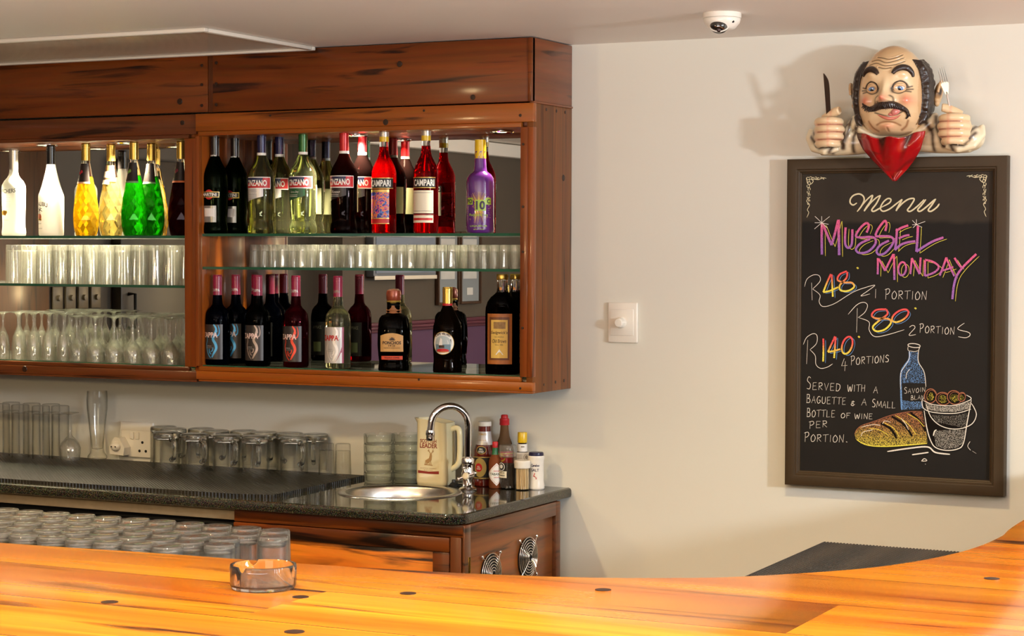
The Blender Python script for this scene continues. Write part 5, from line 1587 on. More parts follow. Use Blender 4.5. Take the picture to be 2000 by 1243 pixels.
x = place(967, -.115)
o = thing('hot_sauce_bottle', 'small orange hot sauce bottle with red cap and diamond label', 'bottle', (x, -.115, ZC), R(40))
MB().lathe([(0, .002), (.016, 0), (.0185, .002), (.019, .006), (.019, .078), (.017, .088), (.012, .098), (.0088, .106), (.0080, .125), (0, .125)], 32).build('body', liq('hot_sauce', (.5, .13, .03), (.62, .2, .08), .55, .5), o)
MB().lathe([(0, .122), (.0085, .122), (.0088, .124), (.0088, .138), (.0075, .140), (0, .140)], 24).build('cap', INKR, o)
MB().lathe([(0, .101), (.0108, .101), (.0092, .108), (.0088, .122), (0, .122)], 24).build('neck_wrap', pbr('green_wrap', S(30, 104, 62), .3), o)
m = MB(); rr = .0194
for k, (s, mi) in enumerate(((.034, 0), (.030, 1), (.029, 0))):
    n = 14
    vs, fs = [], []
    for i in range(n + 1):
        u = -s + 2 * s * i / n
        hh = s - abs(u)
        a = u / rr
        vs += [((rr + k * .0002) * math.sin(a), -(rr + k * .0002) * math.cos(a), .043 - hh), ((rr + k * .0002) * math.sin(a), -(rr + k * .0002) * math.cos(a), .043 + hh)]
    m.raw(vs, [(2 * i, 2 * i + 2, 2 * i + 3, 2 * i + 1) for i in range(n)], mi)
m.build('label', [PAPERW, INKR], o, fix=False)
m = MB(); text_bent(m, 'TABASCO', rr + .0008, .044, .007, 0, .042, .02); m.build('lettering', pbr('green_ink', S(30, 70, 50), .5), o, fix=False)
m = MB(); text_bent(m, 'PEPPER', rr + .0008, .053, .003, 0, .018, .02); text_bent(m, 'SAUCE', rr + .0008, .034, .003, 0, .016, .02); m.build('small_lettering', INKR, o, fix=False)

x = place(985, -.040)
o = thing('chilli_sauce_bottle', 'tall slim sauce bottle with a bright red cap against the wall', 'bottle', (x, -.040, ZC), R(10))
MB().lathe([(0, .002), (.026, 0), (.029, .003), (.029, .10), (.0275, .115), (.021, .135), (.0155, .150), (.0130, .17), (.0120, .188), (0, .188)], 32).build('body', liq('thin_brown_sauce', (.55, .36, .2), (.5, .32, .18), .3, .5), o)
MB().lathe([(0, .184), (.0145, .184), (.0150, .186), (.0145, .196), (.0150, .197), (.0145, .203), (.0110, .205), (.0105, .213), (.0085, .2155), (0, .2155)], 28).build('cap', INKR, o)
m = MB().patch(.0294, .03, .106, R(-80), R(80), 22, mi=0); m.patch(.0296, .098, .101, R(-80), R(80), 22, mi=1); oval(m, .0298, -.006, .086, .018, .012, 1); oval(m, .0300, -.006, .086, .014, .008, 0)
m.build('label', [INKR, CAPYEL], o, fix=False)

x = place(992, -.105)
o = thing('pepper_grinder', 'clear pepper grinder full of black peppercorns with round badge label', 'grinder', (x, -.105, ZC), R(-4))
MB().lathe([(0, .002), (.0255, 0), (.0270, .003), (.0255, .012), (.0255, .075), (.0262, .082), (.0262, .094), (0, .094)], 36).build('body', thin('grinder_glass'), o)
pc = pbr('peppercorns', S(52, 42, 34), .7, var=.7, bump=(420, 1.0, .004))
MB().lathe([(0, .004), (.0235, .004), (.0235, .074), (0, .076)], 32).build('peppercorns', pc, o)
tag([c for c in o.children][-1], kind='stuff')
MB().lathe([(0, .096), (.0262, .096), (.0268, .098), (.0268, .126), (.0250, .131), (.0, .131), ], 36).build('cap', thin('clear_plastic_cap', (.93, .93, .92), glow_haze=.12), o)
m = MB(); oval(m, .0268, -.008, .067, .0145, .0145, 0); oval(m, .0270, -.008, .067, .0125, .0125, 1); oval(m, .0272, -.008, .067, .0105, .0105, 0); oval(m, .0274, -.008, .068, .006, .006, 1)
m.patch(.0266, .034, .054, R(-50), R(22), 12, mi=2)
m.build('label', [INKB, PAPERW, PAPER], o, fix=False)
m = MB(); text_bent(m, 'BLACK', .0272, .049, .004, R(-14), .022, .01); text_bent(m, 'PEPPER', .0272, .041, .004, R(-14), .024, .01); m.build('lettering', INKB, o, fix=False)

x = place(1020, -.045)
o = thing('bitters_bottle', 'small dark bitters bottle with yellow cap and oversized white paper label', 'bottle', (x, -.045, ZC), R(20))
MB().lathe([(0, .001), (.023, 0), (.0245, .003), (.0245, .09), (.022, .10), (.0135, .108), (.0125, .135), (0, .135)], 32).build('body', pbr('dark_bitters_glass', S(36, 20, 12), .12, coat=.5), o)
m = MB().patch(.0262, .012, .106, R(-110), R(110), 30).patch(.0150, .107, .130, R(-120), R(120), 20)
m.build('label', PAPERW, o, fix=False)
m = MB(); oval(m, .0266, .016, .092, .0095, .0095, 1); oval(m, .0268, .016, .092, .0080, .0080, 0); oval(m, .0270, .016, .092, .005, .006, 1)
m.build('badge', [PAPERW, INKGREY], o, fix=False)
m = MB()
for z in (.100, .096, .092, .088, .084, .080): m.patch(.0266, z, z + .001, R(-60), R(4), 10)
m.patch(.0153, .120, .1245, R(-10), R(30), 6); m.build('small_print', INKGREY, o, fix=False)
MB().lathe([(0, .134), (.0145, .134), (.0148, .136), (.0146, .163), (.0135, .1655), (0, .1655)], 32).build('cap', CAPYEL, o)

x = place(1020, -.118)
o = thing('toothpick_holder', 'clear tub of wooden toothpicks with a white lid', 'toothpick tub', (x, -.118, ZC))
MB().lathe([(0, .001), (.021, 0), (.0225, .002), (.0225, .066), (.0212, .066), (.0212, .003), (0, .003)], 36).build('tub', thin('clear_tub'), o)
MB().lathe([(0, .066), (.0238, .066), (.0243, .068), (.0243, .086), (.0225, .0885), (0, .0885)], 36).build('lid', WHITEPL, o)
m = MB()
random.seed(11)
for k in range(120):
    a, r = random.uniform(0, 6.28), .0185 * math.sqrt(random.random())
    a2 = a + random.uniform(-.3, .3)
    m.tube([(r * math.cos(a), r * math.sin(a), .0035), (r * math.cos(a2), r * math.sin(a2), .064)], .0011, 5)
tk = m.build('toothpicks', pbr('pale_toothpick_wood', S(238, 208, 156), .6), o)
tag(tk, kind='stuff')

x = place(1047, -.080)
o = thing('salt_shaker', 'white salt canister with navy lid at the end of the condiments', 'salt canister', (x, -.080, ZC), R(16))
MB().lathe([(0, .001), (.023, 0), (.0252, .003), (.0252, .012), (.0238, .020), (.0232, .03), (.0232, .085), (.0248, .092), (.0252, .098), (.0245, .101), (0, .101)], 36).build('body', pbr('white_canister', S(238, 232, 222), .3, coat=.2), o)
MB().lathe([(0, .101), (.0225, .101), (.0228, .103), (.0220, .109), (.020, .111), (0, .111)], 36).build('lid', pbr('navy_lid', S(34, 30, 66), .3), o)
m = MB(); text_bent(m, 'Cerebos', .0236, .073, .008, R(2), .026, .03, shear=.3); text_bent(m, 'SALT', .0236, .059, .0085, R(2), .024, .02); m.build('lettering', INKNAVY, o, fix=False)
m = MB(); bstrip(m, .0237, [(.0, .050), (-.003, .042), (.002, .038)], .0012); bstrip(m, .0237, [(-.005, .041), (.006, .036)], .0008); bstrip(m, .0237, [(.002, .034), (.006, .033)], .0012)
m.build('figure_print', INKR, o, fix=False)
# little black sink plug on its chain between jug and tap
q = at_z(886, 949, ZC)
o = MB().lathe([(0, 0), (.018, 0), (.0185, .003), (.013, .008), (.006, .010), (.005, .018), (0, .019)], 28, c=(q.x, q.y, ZC + .0003)).tube([(q.x - .02, q.y, ZC + .006), (q.x + .03, q.y + .01, ZC + .006)], .0045, 8).build('sink_plug', pbr('black_rubber', S(24, 22, 20), .45))
tag(o, 'black rubber sink plug lying between the jug and the tap', 'sink plug')
# ================================================================ chalkboard
BX0, BX1, BZ0, BZ1 = .6844, 1.3046, .9602, 1.8839
FRAMEM = pbr('olive_brown_frame_paint', S(64, 49, 31), .5, var=.08, bump=(40, .05), spec=.3)
cb = thing('chalkboard', 'brown-framed chalkboard menu with chalk prices and drawings on the cream wall', 'chalkboard', (0, 0, 0))
fw = .040
m = MB()
def mitre(x0, x1, z0, z1, prof):
    """frame moulding: prof = list of (inset, y) swept round the rectangle"""
    vs, fs = [], []
    for d, y in prof:
        vs += [(x0 + d, y, z0 + d), (x1 - d, y, z0 + d), (x1 - d, y, z1 - d), (x0 + d, y, z1 - d)]
    for i in range(len(prof) - 1):
        for k in range(4):
            k2 = (k + 1) % 4
            fs.append((i * 4 + k, i * 4 + k2, i * 4 + 4 + k2, i * 4 + 4 + k))
    m.raw(vs, fs)
mitre(BX0, BX1, BZ0, BZ1, [(0, -.001), (0, -.031), (.001, -.034), (.004, -.035), (.026, -.035), (.029, -.034), (.031, -.0305), (.034, -.0305), (.0365, -.029), (.038, -.026), (.041, -.0245), (.042, -.0205), (.042, -.001)])
m.build('frame', FRAMEM, cb, angle=20)
bm_, nt, out = newmat('chalkboard_paint')
L = nt.links.new
p = N(nt, 'ShaderNodeBsdfPrincipled'); p.inputs['Roughness'].default_value = .75; p.inputs['Specular IOR Level'].default_value = .25
tc = N(nt, 'ShaderNodeTexCoord'); sx = N(nt, 'ShaderNodeSeparateXYZ'); L(tc.outputs['Object'], sx.inputs[0])
nz = N(nt, 'ShaderNodeTexNoise'); nz.inputs['Scale'].default_value = 9; nz.inputs['Detail'].default_value = 4; L(tc.outputs['Object'], nz.inputs[0])
ad = N(nt, 'ShaderNodeMath', operation='MULTIPLY_ADD'); ad.inputs[1].default_value = .03; L(nz.outputs['Fac'], ad.inputs[0]); L(sx.outputs[2], ad.inputs[2])
mr = N(nt, 'ShaderNodeMapRange'); mr.inputs[1].default_value = 1.715; mr.inputs[2].default_value = 1.728; L(ad.outputs[0], mr.inputs[0])
c1 = N(nt, 'ShaderNodeMixRGB'); c1.inputs[1].default_value = S(25, 22, 20); c1.inputs[2].default_value = S(33, 29, 26); L(nz.outputs['Fac'], c1.inputs[0])
c2 = N(nt, 'ShaderNodeMixRGB'); c2.inputs[1].default_value = S(42, 37, 32); c2.inputs[2].default_value = S(64, 55, 44); L(nz.outputs['Fac'], c2.inputs[0])
cm = N(nt, 'ShaderNodeMixRGB'); L(mr.outputs[0], cm.inputs[0]); L(c1.outputs[0], cm.inputs[1]); L(c2.outputs[0], cm.inputs[2])
L(cm.outputs[0], p.inputs['Base Color']); L(p.outputs[0], out.inputs[0])
MB().box(BX0 + .041, BX1 - .041, -.020, -.002, BZ0 + .041, BZ1 - .041).build('board', bm_, cb)
CHALK = chalk_mat()
YB = -.0203
PINK, PURP, YEL, WHT, BLU, RED_, CRM, BRN, BLK, GRY = (S(230, 104, 146), S(164, 112, 188), S(240, 226, 92), S(236, 228, 216), S(116, 158, 214), S(238, 92, 92), S(226, 214, 176), S(164, 106, 80), S(29, 25, 23), S(190, 184, 174))
class Chalk:
    def __init__(s):
        s.m = MB(); s.m.col = []; s.k = 0
    def P(s, pt, fr):
        ox, oy, kk = fr
        q = at_y(ox + pt[0] / kk, oy + pt[1] / kk, YB)
        return (q.x, q.z)
    def stroke(s, pts, fr, wd, col, col2=None, smooth=True, alpha=.62, zr=None, taper=True):
        """one chalk stroke; width is in metres on the board"""
        q = [s.P(p, fr) for p in pts]
        if smooth: q = smooth_line(q, 6)
        y = YB - .00006 * s.k; s.k += 1
        vs, n = [], len(q)
        for i, (x, z) in enumerate(q):
            a, b = q[max(0, i - 1)], q[min(n - 1, i + 1)]
            dx, dz = b[0] - a[0], b[1] - a[1]
            l = math.hypot(dx, dz) or 1
            t = i / max(1, n - 1)
            ww = wd / 2 * (min(1, .6 + 4 * min(t, 1 - t)) if taper else 1)
            for sg in (1, -1):
                vs.append((x - dz / l * ww * sg, y, z + dx / l * ww * sg))
            c = col
            if col2:
                u = min(1, max(0, (zr[1] - z) / (zr[1] - zr[0]))) if zr else t
                u = u * u * (3 - 2 * u)
                c = tuple(col[d] + (col2[d] - col[d]) * u for d in range(3))
            s.m.col += [(c[0], c[1], c[2], alpha)] * 2
        s.m.raw(vs, [(2 * i, 2 * i + 2, 2 * i + 3, 2 * i + 1) for i in range(n - 1)])
    def fill(s, pts, fr, col, alpha=.5, col2=None, zr=None, smooth=False):
        q = [s.P(p, fr) for p in pts]
        if smooth: q = smooth_line(q + [q[0]], 5)[:-1]
        y = YB - .00006 * s.k; s.k += 1
        cx, cz = sum(a for a, b in q) / len(q), sum(b for a, b in q) / len(q)
        n = len(q)
        vs = [(x, y, z) for x, z in q] + [(cx, y, cz)]
        for x, y_, z in vs:
            c = col
            if col2:
                u = min(1, max(0, (zr[1] - z) / (zr[1] - zr[0])))
                c = tuple(col[d] + (col2[d] - col[d]) * u for d in range(3))
            s.m.col.append((c[0], c[1], c[2], alpha))
        s.m.raw(vs, [(i, (i + 1) % n, n) for i in range(n)])
    def done(s, name):
        return s.m.build(name, CHALK, cb, smooth=False, fix=False)
FA, FB, FC = (1520, 320, 3.656), (1520, 640, 3.452), (1560, 330, 5.263)
def ell_pts(cx, cy_, rx, ry, rot=0, n=20, a0=0, a1=360):
    o = []
    for i in range(n + 1):
        a = R(a0 + (a1 - a0) * i / n)
        x, y = rx * math.cos(a), ry * math.sin(a)
        o.append((cx + x * math.cos(R(rot)) - y * math.sin(R(rot)), cy_ + x * math.sin(R(rot)) + y * math.cos(R(rot))))
    return o
# -- script heading
C = Chalk()
for pts, wd in (([(598, 350), (560, 372), (530, 350), (532, 310), (565, 272), (620, 258), (662, 280), (672, 325), (640, 390), (600, 440)], .0042),
                ([(600, 440), (680, 340), (735, 285), (762, 270)], .0036), ([(762, 270), (740, 330), (700, 390), (672, 436)], .0048), ([(672, 436), (740, 350), (800, 295), (842, 272)], .0036),
                ([(842, 272), (800, 355), (752, 420), (775, 436), (850, 395)], .0044), ([(850, 395), (930, 352), (948, 315), (915, 306), (868, 345), (840, 405), (868, 436), (930, 415), (1000, 362), (1062, 312)], .0040),
                ([(1064, 312), (1030, 375), (1000, 434)], .0048), ([(1003, 428), (1060, 360), (1130, 312), (1188, 310), (1150, 380), (1118, 424), (1150, 436), (1220, 385), (1290, 315)], .0042),
                ([(1308, 314), (1265, 370), (1224, 420), (1250, 436), (1320, 385), (1400, 312)], .0044), ([(1410, 308), (1370, 370), (1332, 424), (1362, 436), (1420, 395), (1446, 358)], .0044)):
    C.stroke(pts, FC, wd, CRM, alpha=.8)
C.done('menu_heading')
# -- corner flourishes
random.seed(5)
for mir in (0, 1):
    C = Chalk()
    f = (lambda p: (p[0], p[1])) if not mir else (lambda p: (2012 - p[0], p[1] - 22 + (14 if p[1] > 250 else 0)))
    for k in range(7):
        x = 95 + k * 27
        rr = 17 - k * 1.6
        C.stroke([f(p) for p in ell_pts(x, 100 - (k % 2) * 6, rr, rr * .8, 0, 10, 40 + 180 * (k % 2), 330 + 180 * (k % 2))], FC, .0016, CRM, alpha=.8)
    for k in range(9):
        y = 118 + k * 30
        rr = 18 - k * 1.2
        C.stroke([f(p) for p in ell_pts(98 + (k % 2) * 10, y, rr * .8, rr, 0, 10, -60 + 180 * (k % 2), 230 + 180 * (k % 2))], FC, .0017, CRM, alpha=.8)
    C.stroke([f(p) for p in ((120, 290), (82, 330), (112, 370), (90, 420), (104, 450), (84, 500))], FC, .0017, CRM, alpha=.8)
    C.stroke([f(p) for p in ((84, 98), (92, 150), (120, 160), (150, 128), (128, 104))], FC, .0020, CRM, alpha=.8)
    C.stroke([f(p) for p in ((150, 100), (200, 112), (250, 92), (285, 98))], FC, .0015, CRM, alpha=.8)
    C.done('corner_flourish')
# -- MUSSEL MONDAY, with yellow shadow lines behind
C = Chalk()
bold = [([(240, 560), (238, 700), (240, 882)], .0070), ([(250, 565), (295, 680), (340, 785)], .0070), ([(340, 785), (375, 660), (408, 525)], .0068), ([(412, 522), (414, 700), (418, 888)], .0076),
        ([(484, 602), (478, 700), (482, 780), (512, 812), (545, 780), (553, 690), (553, 622)], .0064),
        ([(700, 655), (722, 595), (712, 562), (680, 566), (625, 620), (590, 690), (640, 706), (740, 700), (790, 722), (785, 780), (715, 850), (625, 865), (590, 825), (640, 765), (735, 722)], .0062),
        ([(892, 640), (905, 575), (892, 535), (860, 560), (812, 630), (795, 690), (860, 692), (945, 698), (978, 735), (950, 800), (885, 868), (825, 882), (803, 842), (840, 785), (930, 738)], .0062),
        ([(1000, 640), (1060, 605), (1128, 582)], .0062), ([(1012, 615), (1004, 740), (992, 835)], .0064), ([(1030, 715), (1090, 690), (1140, 680)], .0058), ([(990, 835), (1050, 782), (1120, 756), (1200, 745)], .0062),
        ([(1228, 585), (1222, 720), (1212, 852)], .0068), ([(1212, 852), (1300, 792), (1390, 742), (1490, 706)], .0064)]
bold2 = [([(815, 918), (816, 1000), (814, 1085)], .0056), ([(825, 925), (858, 985), (890, 1048)], .0058), ([(890, 1048), (930, 965), (975, 878)], .0056), ([(980, 875), (984, 1000), (986, 1142)], .0060),
         (ell_pts(1066, 1027, 40, 68, 6, 18), .0052),
         ([(1165, 918), (1158, 1000), (1150, 1082)], .0052), ([(1165, 918), (1205, 1000), (1245, 1082)], .0056), ([(1256, 912), (1250, 1000), (1248, 1082)], .0056),
         ([(1300, 940), (1300, 1020), (1300, 1102)], .0058), ([(1300, 935), (1380, 955), (1442, 1005), (1400, 1062), (1300, 1102)], .0054),
         ([(1520, 912), (1490, 1000), (1452, 1098)], .0056), ([(1520, 912), (1555, 1000), (1604, 1104)], .0056), ([(1480, 1046), (1535, 1030), (1592, 1008)], .0048),
         ([(1604, 915), (1635, 965), (1672, 1012)], .0058), ([(1828, 876), (1750, 950), (1690, 1012), (1630, 1095), (1598, 1200), (1582, 1340)], .0062)]
for pts, wd in bold:
    C.stroke([(x + 34, y + 16) for x, y in pts], FC, .0013, YEL, alpha=.75)
for pts, wd in bold2:
    C.stroke([(x + 30, y + 22) for x, y in pts], FC, .0012, YEL, alpha=.75)
# the board shows between a letter and its shadow line
z_t, z_b = C.P((0, 540), FC)[1], C.P((0, 850), FC)[1]
for pts, wd in bold:
    C.stroke(pts, FC, wd, PINK, PURP, alpha=.66, zr=(z_b, z_t), taper=False)
z_t, z_b = C.P((0, 900), FC)[1], C.P((0, 1160), FC)[1]
for pts, wd in bold2:
    C.stroke(pts, FC, wd, PINK, PURP, alpha=.66, zr=(z_b, z_t), taper=False)
for c0, ends in (((240, 555), ((170, 488), (240, 488), (322, 490), (168, 555), (310, 572), (166, 618), (302, 612), (240, 600))), ((1214, 574), ((1172, 530), (1214, 520), (1304, 541), (1178, 606), (1272, 602), (1170, 576)))):
    for e in ends:
        C.stroke([c0, e], FC, .0024, WHT, alpha=.72, smooth=False)
C.done('special_heading')
# -- prices
C = Chalk()
def price(R_, digits, blue, dot, fr, tail=None):
    for pts in R_: C.stroke(pts, fr, .0016, WHT, alpha=.75)
    allz = [C.P(p, fr)[1] for pts in digits for p in pts]
    z0, z1 = min(allz), max(allz)
    for pts in digits: C.stroke([(x + blue[0], y + blue[1]) for x, y in pts], fr, .0013, BLU, alpha=.75)
    for pts in digits: C.stroke(pts, fr, .0050, RED_, YEL, alpha=.66, zr=(z0 + (z1 - z0) * .25, z0 + (z1 - z0) * .8), taper=False)
    C.stroke([(dot[0] - 5, dot[1]), (dot[0], dot[1] - 4), (dot[0] + 5, dot[1] + 3)], fr, .0046, YEL, alpha=.75)
price([[(188, 878), (205, 825), (250, 795), (292, 800), (298, 840), (246, 895)], [(238, 850), (242, 975)], [(246, 895), (298, 938), (292, 985), (320, 1020), (400, 1000), (530, 920), (620, 885), (690, 868), (640, 908), (590, 945), (655, 930)]],
      [[(376, 788), (348, 850), (322, 918)], [(322, 918), (370, 908), (428, 882)], [(382, 790), (386, 870), (390, 950)], [(490, 768), (440, 790), (424, 830), (470, 848), (525, 850), (542, 880), (500, 908), (448, 905), (440, 868), (488, 815), (492, 772)]], (16, 9), (567, 748), FA)
price([[(500, 1076), (560, 1010), (610, 990), (638, 1012), (618, 1062), (570, 1100)], [(565, 1032), (560, 1205)], [(576, 1100), (648, 1130), (650, 1188), (690, 1235), (780, 1222), (900, 1186)]],
      [[(772, 1040), (700, 1045), (668, 1082), (700, 1105), (785, 1108), (805, 1138), (760, 1185), (700, 1196), (676, 1165), (722, 1120), (780, 1075), (772, 1040)], ell_pts(872, 1086, 66, 34, -32, 18)], (14, 12), (980, 1036), FA)
price([[(170, 115), (192, 68), (235, 42), (262, 55), (258, 108), (215, 150)], [(200, 85), (192, 246)], [(215, 150), (250, 190), (255, 248), (285, 275), (330, 268), (368, 245)]],
      [[(305, 75), (306, 150), (304, 230)], [(384, 60), (360, 112), (336, 165)], [(336, 165), (378, 158), (420, 146)], [(388, 62), (384, 130), (378, 206)], ell_pts(466, 120, 33, 60, 18, 18)], (15, 10), (545, 66), FB)
C.done('price')
# -- hand lettering in chalk capitals (x right, y up, unit box)
G = {'A': [[(0, 0), (.5, 1), (.95, -.05)], [(.15, .38), (.85, .42)]], 'B': [[(.1, 0), (.1, 1)], [(0, 1), (.6, .95), (.6, .6), (.15, .52)], [(.15, .52), (.8, .42), (.75, .05), (0, 0)]], 'C': [[(.85, .85), (.45, 1), (.05, .55), (.35, 0), (.9, .15)]],
     'D': [[(.1, 0), (.1, 1)], [(0, 1), (.75, .85), (.85, .35), (.5, 0), (0, 0)]], 'E': [[(.1, 0), (.1, 1)], [(.1, 1), (.85, 1)], [(.1, .52), (.7, .55)], [(.1, 0), (.9, .03)]], 'F': [[(.1, -.05), (.1, 1)], [(0, 1), (.9, 1)], [(.1, .52), (.7, .55)]],
     'G': [[(.85, .9), (.4, 1), (.05, .5), (.4, 0), (.85, .2), (.85, .45), (.5, .45)]], 'H': [[(.1, 0), (.1, 1)], [(.85, 0), (.85, 1)], [(.1, .5), (.85, .52)]], 'I': [[(.5, 0), (.5, 1)]], 'L': [[(.1, 1), (.1, 0), (.9, .05)]],
     'M': [[(0, 0), (.12, 1)], [(.12, 1), (.5, .2)], [(.5, .2), (.88, 1)], [(.88, 1), (1, 0)]], 'N': [[(.08, 0), (.1, 1)], [(.1, 1), (.85, 0)], [(.85, 0), (.9, 1.1)]], 'O': [[(.5, 1), (.08, .6), (.2, .05), (.7, .05), (.92, .55), (.5, 1)]],
     'P': [[(.15, -.05), (.15, 1)], [(-.1, .9), (.6, 1), (.85, .75), (.55, .48), (.15, .45)]], 'R': [[(.12, 0), (.12, 1)], [(0, .97), (.65, .98), (.75, .65), (.15, .5)], [(.2, .5), (.9, 0)]], 'S': [[(.85, .9), (.4, 1), (.15, .7), (.8, .4), (.65, .05), (.05, .08)]],
     'T': [[(.5, 0), (.5, 1)], [(-.05, .98), (1.1, 1.04)]], 'U': [[(.08, 1), (.1, .2), (.45, 0), (.82, .2), (.85, 1)]], 'V': [[(.02, 1), (.45, 0), (.9, 1)]], 'W': [[(0, 1), (.25, 0), (.5, .75), (.75, 0), (1, 1.05)]], '&': [[(.8, .8), (.3, .85), (.25, .55), (.6, .5)], [(.25, .5), (.05, .2), (.4, 0), (.9, .3)], [(.5, 1.05), (.5, -.1)]],
     '1': [[(.45, 1), (.5, 0)]], '2': [[(.1, .8), (.5, 1), (.8, .75), (.1, 0), (.95, .05)]], '4': [[(.4, 1), (0, .35), (1, .4)], [(.62, .75), (.6, -.1)]], '.': [[(.4, .02), (.55, .06)]]}
def write(word, x0, x1, yb, yb1, h, fr, wd=.0015, first=1.25, narrow=()):
    ws = [(.45 if ch in 'I1.' else 1.15 if ch in 'MW' else .9) for ch in word]
    tot = sum(ws) + .22 * (len(word) - 1)
    u = (x1 - x0) / tot
    x = x0
    for i, ch in enumerate(word):
        cw = ws[i] * u
        hh = h * (first if i == 0 else 1)
        for st in G[ch]:
            C.stroke([(x + a * cw + b * h * .06, (yb + (yb1 - yb) * ((x - x0) / (x1 - x0))) - b * hh + random.uniform(-1, 1)) for a, b in st], fr, wd, WHT, alpha=.74, smooth=len(st) > 3)
        x += cw + .22 * u
C = Chalk()
write('1', 684, 704, 960, 960, 52, FA); write('PORTION', 762, 1060, 965, 972, 58, FA)
C.done('chalk_writing'); C = Chalk()
write('2', 928, 985, 1225, 1225, 56, FA); write('PORTION', 1008, 1258, 1205, 1222, 50, FA)
C.stroke([(1330, 1138), (1282, 1180), (1360, 1205), (1368, 1228), (1338, 1243), (1286, 1236)], FA, .0016, WHT, alpha=.75)
C.done('chalk_writing'); C = Chalk()
write('4', 426, 464, 285, 285, 60, FB); write('PORTIONS', 488, 748, 252, 232, 48, FB)
C.done('chalk_writing'); C = Chalk()
write('SERVED', 190, 420, 418, 428, 48, FB, first=1.8); write('WITH', 466, 586, 432, 432, 46, FB, first=1); write('A', 642, 672, 442, 442, 44, FB, first=1)
C.done('chalk_writing'); C = Chalk()
write('BAGUETTE', 190, 458, 508, 522, 46, FB); write('&', 490, 520, 528, 528, 34, FB, first=1); write('A', 562, 596, 524, 524, 44, FB, first=1); write('SMALL', 632, 792, 538, 546, 44, FB)
C.done('chalk_writing'); C = Chalk()
write('BOTTLE', 192, 384, 602, 606, 46, FB); write('OF', 422, 488, 610, 612, 34, FB, first=1); write('WINE', 514, 638, 616, 618, 36, FB, first=1)
C.done('chalk_writing'); C = Chalk()
write('PER', 208, 332, 682, 670, 44, FB, first=1.1)
C.done('chalk_writing'); C = Chalk()
write('PORTION', 176, 442, 768, 776, 48, FB, first=1.3)
C.stroke([(458, 770), (466, 774)], FB, .0030, WHT, alpha=.8)
C.done('chalk_writing')
# -- drawing: bottle, baguette and bucket of mussels
C = Chalk()
C.fill([(884, 165), (942, 165), (946, 235), (986, 315), (990, 375), (838, 375), (832, 312), (882, 225)], FB, BLU, .46)
C.fill([(834, 490), (900, 500), (975, 500), (975, 548), (830, 556)], FB, BLU, .48)
C.stroke([(884, 160), (882, 215), (830, 300), (828, 430), (832, 556)], FB, .0048, BLU, alpha=.62)
C.stroke(ell_pts(916, 122, 42, 13, 6), FB, .0020, WHT, alpha=.74)
C.stroke([(876, 125), (874, 150), (884, 162), (882, 212), (850, 268), (826, 310), (824, 420)], FB, .0014, WHT, alpha=.7)
C.stroke([(956, 128), (946, 162), (946, 232), (984, 302), (996, 400)], FB, .0018, WHT, alpha=.74)
C.stroke([(938, 165), (938, 230)], FB, .0010, BLU, alpha=.7); C.stroke([(888, 280), (866, 310), (862, 345)], FB, .0016, WHT, alpha=.7)
C.stroke([(888, 158), (920, 162), (944, 156)], FB, .0014, WHT, alpha=.7)
write('SAVOIN', 848, 992, 446, 432, 30, FB, .0011, 1.4); write('BLAN', 894, 984, 488, 484, 28, FB, .0011, 1)
loaf = [(516, 722), (530, 690), (565, 660), (650, 632), (760, 592), (880, 568), (970, 566), (988, 640), (1000, 710), (1006, 778), (900, 790), (760, 800), (640, 800), (560, 782), (524, 752)]
zz0, zz1 = C.P((0, 800), FB)[1], C.P((0, 620), FB)[1]
C.fill(loaf, FB, BRN, .52, YEL, (zz0, zz1))
C.stroke([(530, 756), (580, 786), (650, 800), (780, 800), (1004, 782)], FB, .0030, YEL, alpha=.68)
for pts in ([(690, 645), (760, 685), (800, 748)], [(765, 598), (850, 655), (905, 735)], [(890, 572), (955, 630), (995, 700)]):
    C.stroke(pts, FB, .0062, BLK, alpha=.9)
for pts in ([(612, 680), (680, 690), (740, 725)], [(710, 640), (780, 680), (818, 740)], [(790, 592), (870, 645), (930, 720)], [(870, 580), (940, 620), (985, 670)]):
    C.stroke(pts, FB, .0014, YEL, alpha=.75)
for pts in ([(560, 735), (575, 705), (640, 690)], [(705, 650), (720, 630), (760, 640)], [(830, 612), (860, 650), (880, 690)], [(560, 672), (640, 655), (690, 660)]):
    C.stroke(pts, FB, .0018, WHT, alpha=.62)
C.stroke(loaf[:7], FB, .0014, BRN, alpha=.75)
C.fill([(992, 580), (1040, 592), (1200, 596), (1292, 570), (1270, 680), (1250, 780), (1208, 818), (1130, 828), (1060, 808), (1030, 760)], FB, BLK, 1.0)
C.fill([(1040, 590), (1180, 596), (1290, 575), (1270, 680), (1180, 660), (1060, 640)], FB, GRY, .42)
C.fill([(1050, 700), (1150, 690), (1262, 690), (1245, 780), (1205, 812), (1130, 820), (1065, 800)], FB, GRY, .47)
C.fill([(985, 500), (1060, 522), (1180, 528), (1296, 492), (1304, 545), (1200, 575), (1060, 572), (992, 545)], FB, BLK, 1.0)
C.fill([(990, 508), (1060, 530), (1180, 535), (1296, 500), (1300, 545), (1200, 570), (1060, 568), (996, 545)], FB, GRY, .52)
for x, y, rx, ry, rot in ((1028, 462, 40, 48, 10), (1112, 480, 48, 42, 15), (1190, 472, 50, 44, 35), (1240, 468, 24, 30, 10)):
    C.fill(ell_pts(x, y, rx, ry, rot, 16)[:-1], FB, BLK, 1.0)
    C.fill(ell_pts(x, y + 4, rx * .6, ry * .62, rot, 16)[:-1], FB, YEL, .42)
    C.stroke(ell_pts(x, y, rx, ry, rot), FB, .0026, BRN, alpha=.66)
    C.stroke(ell_pts(x + 5, y, rx * .78, ry * .8, rot, 14, 120, 330), FB, .0012, BRN, alpha=.7)
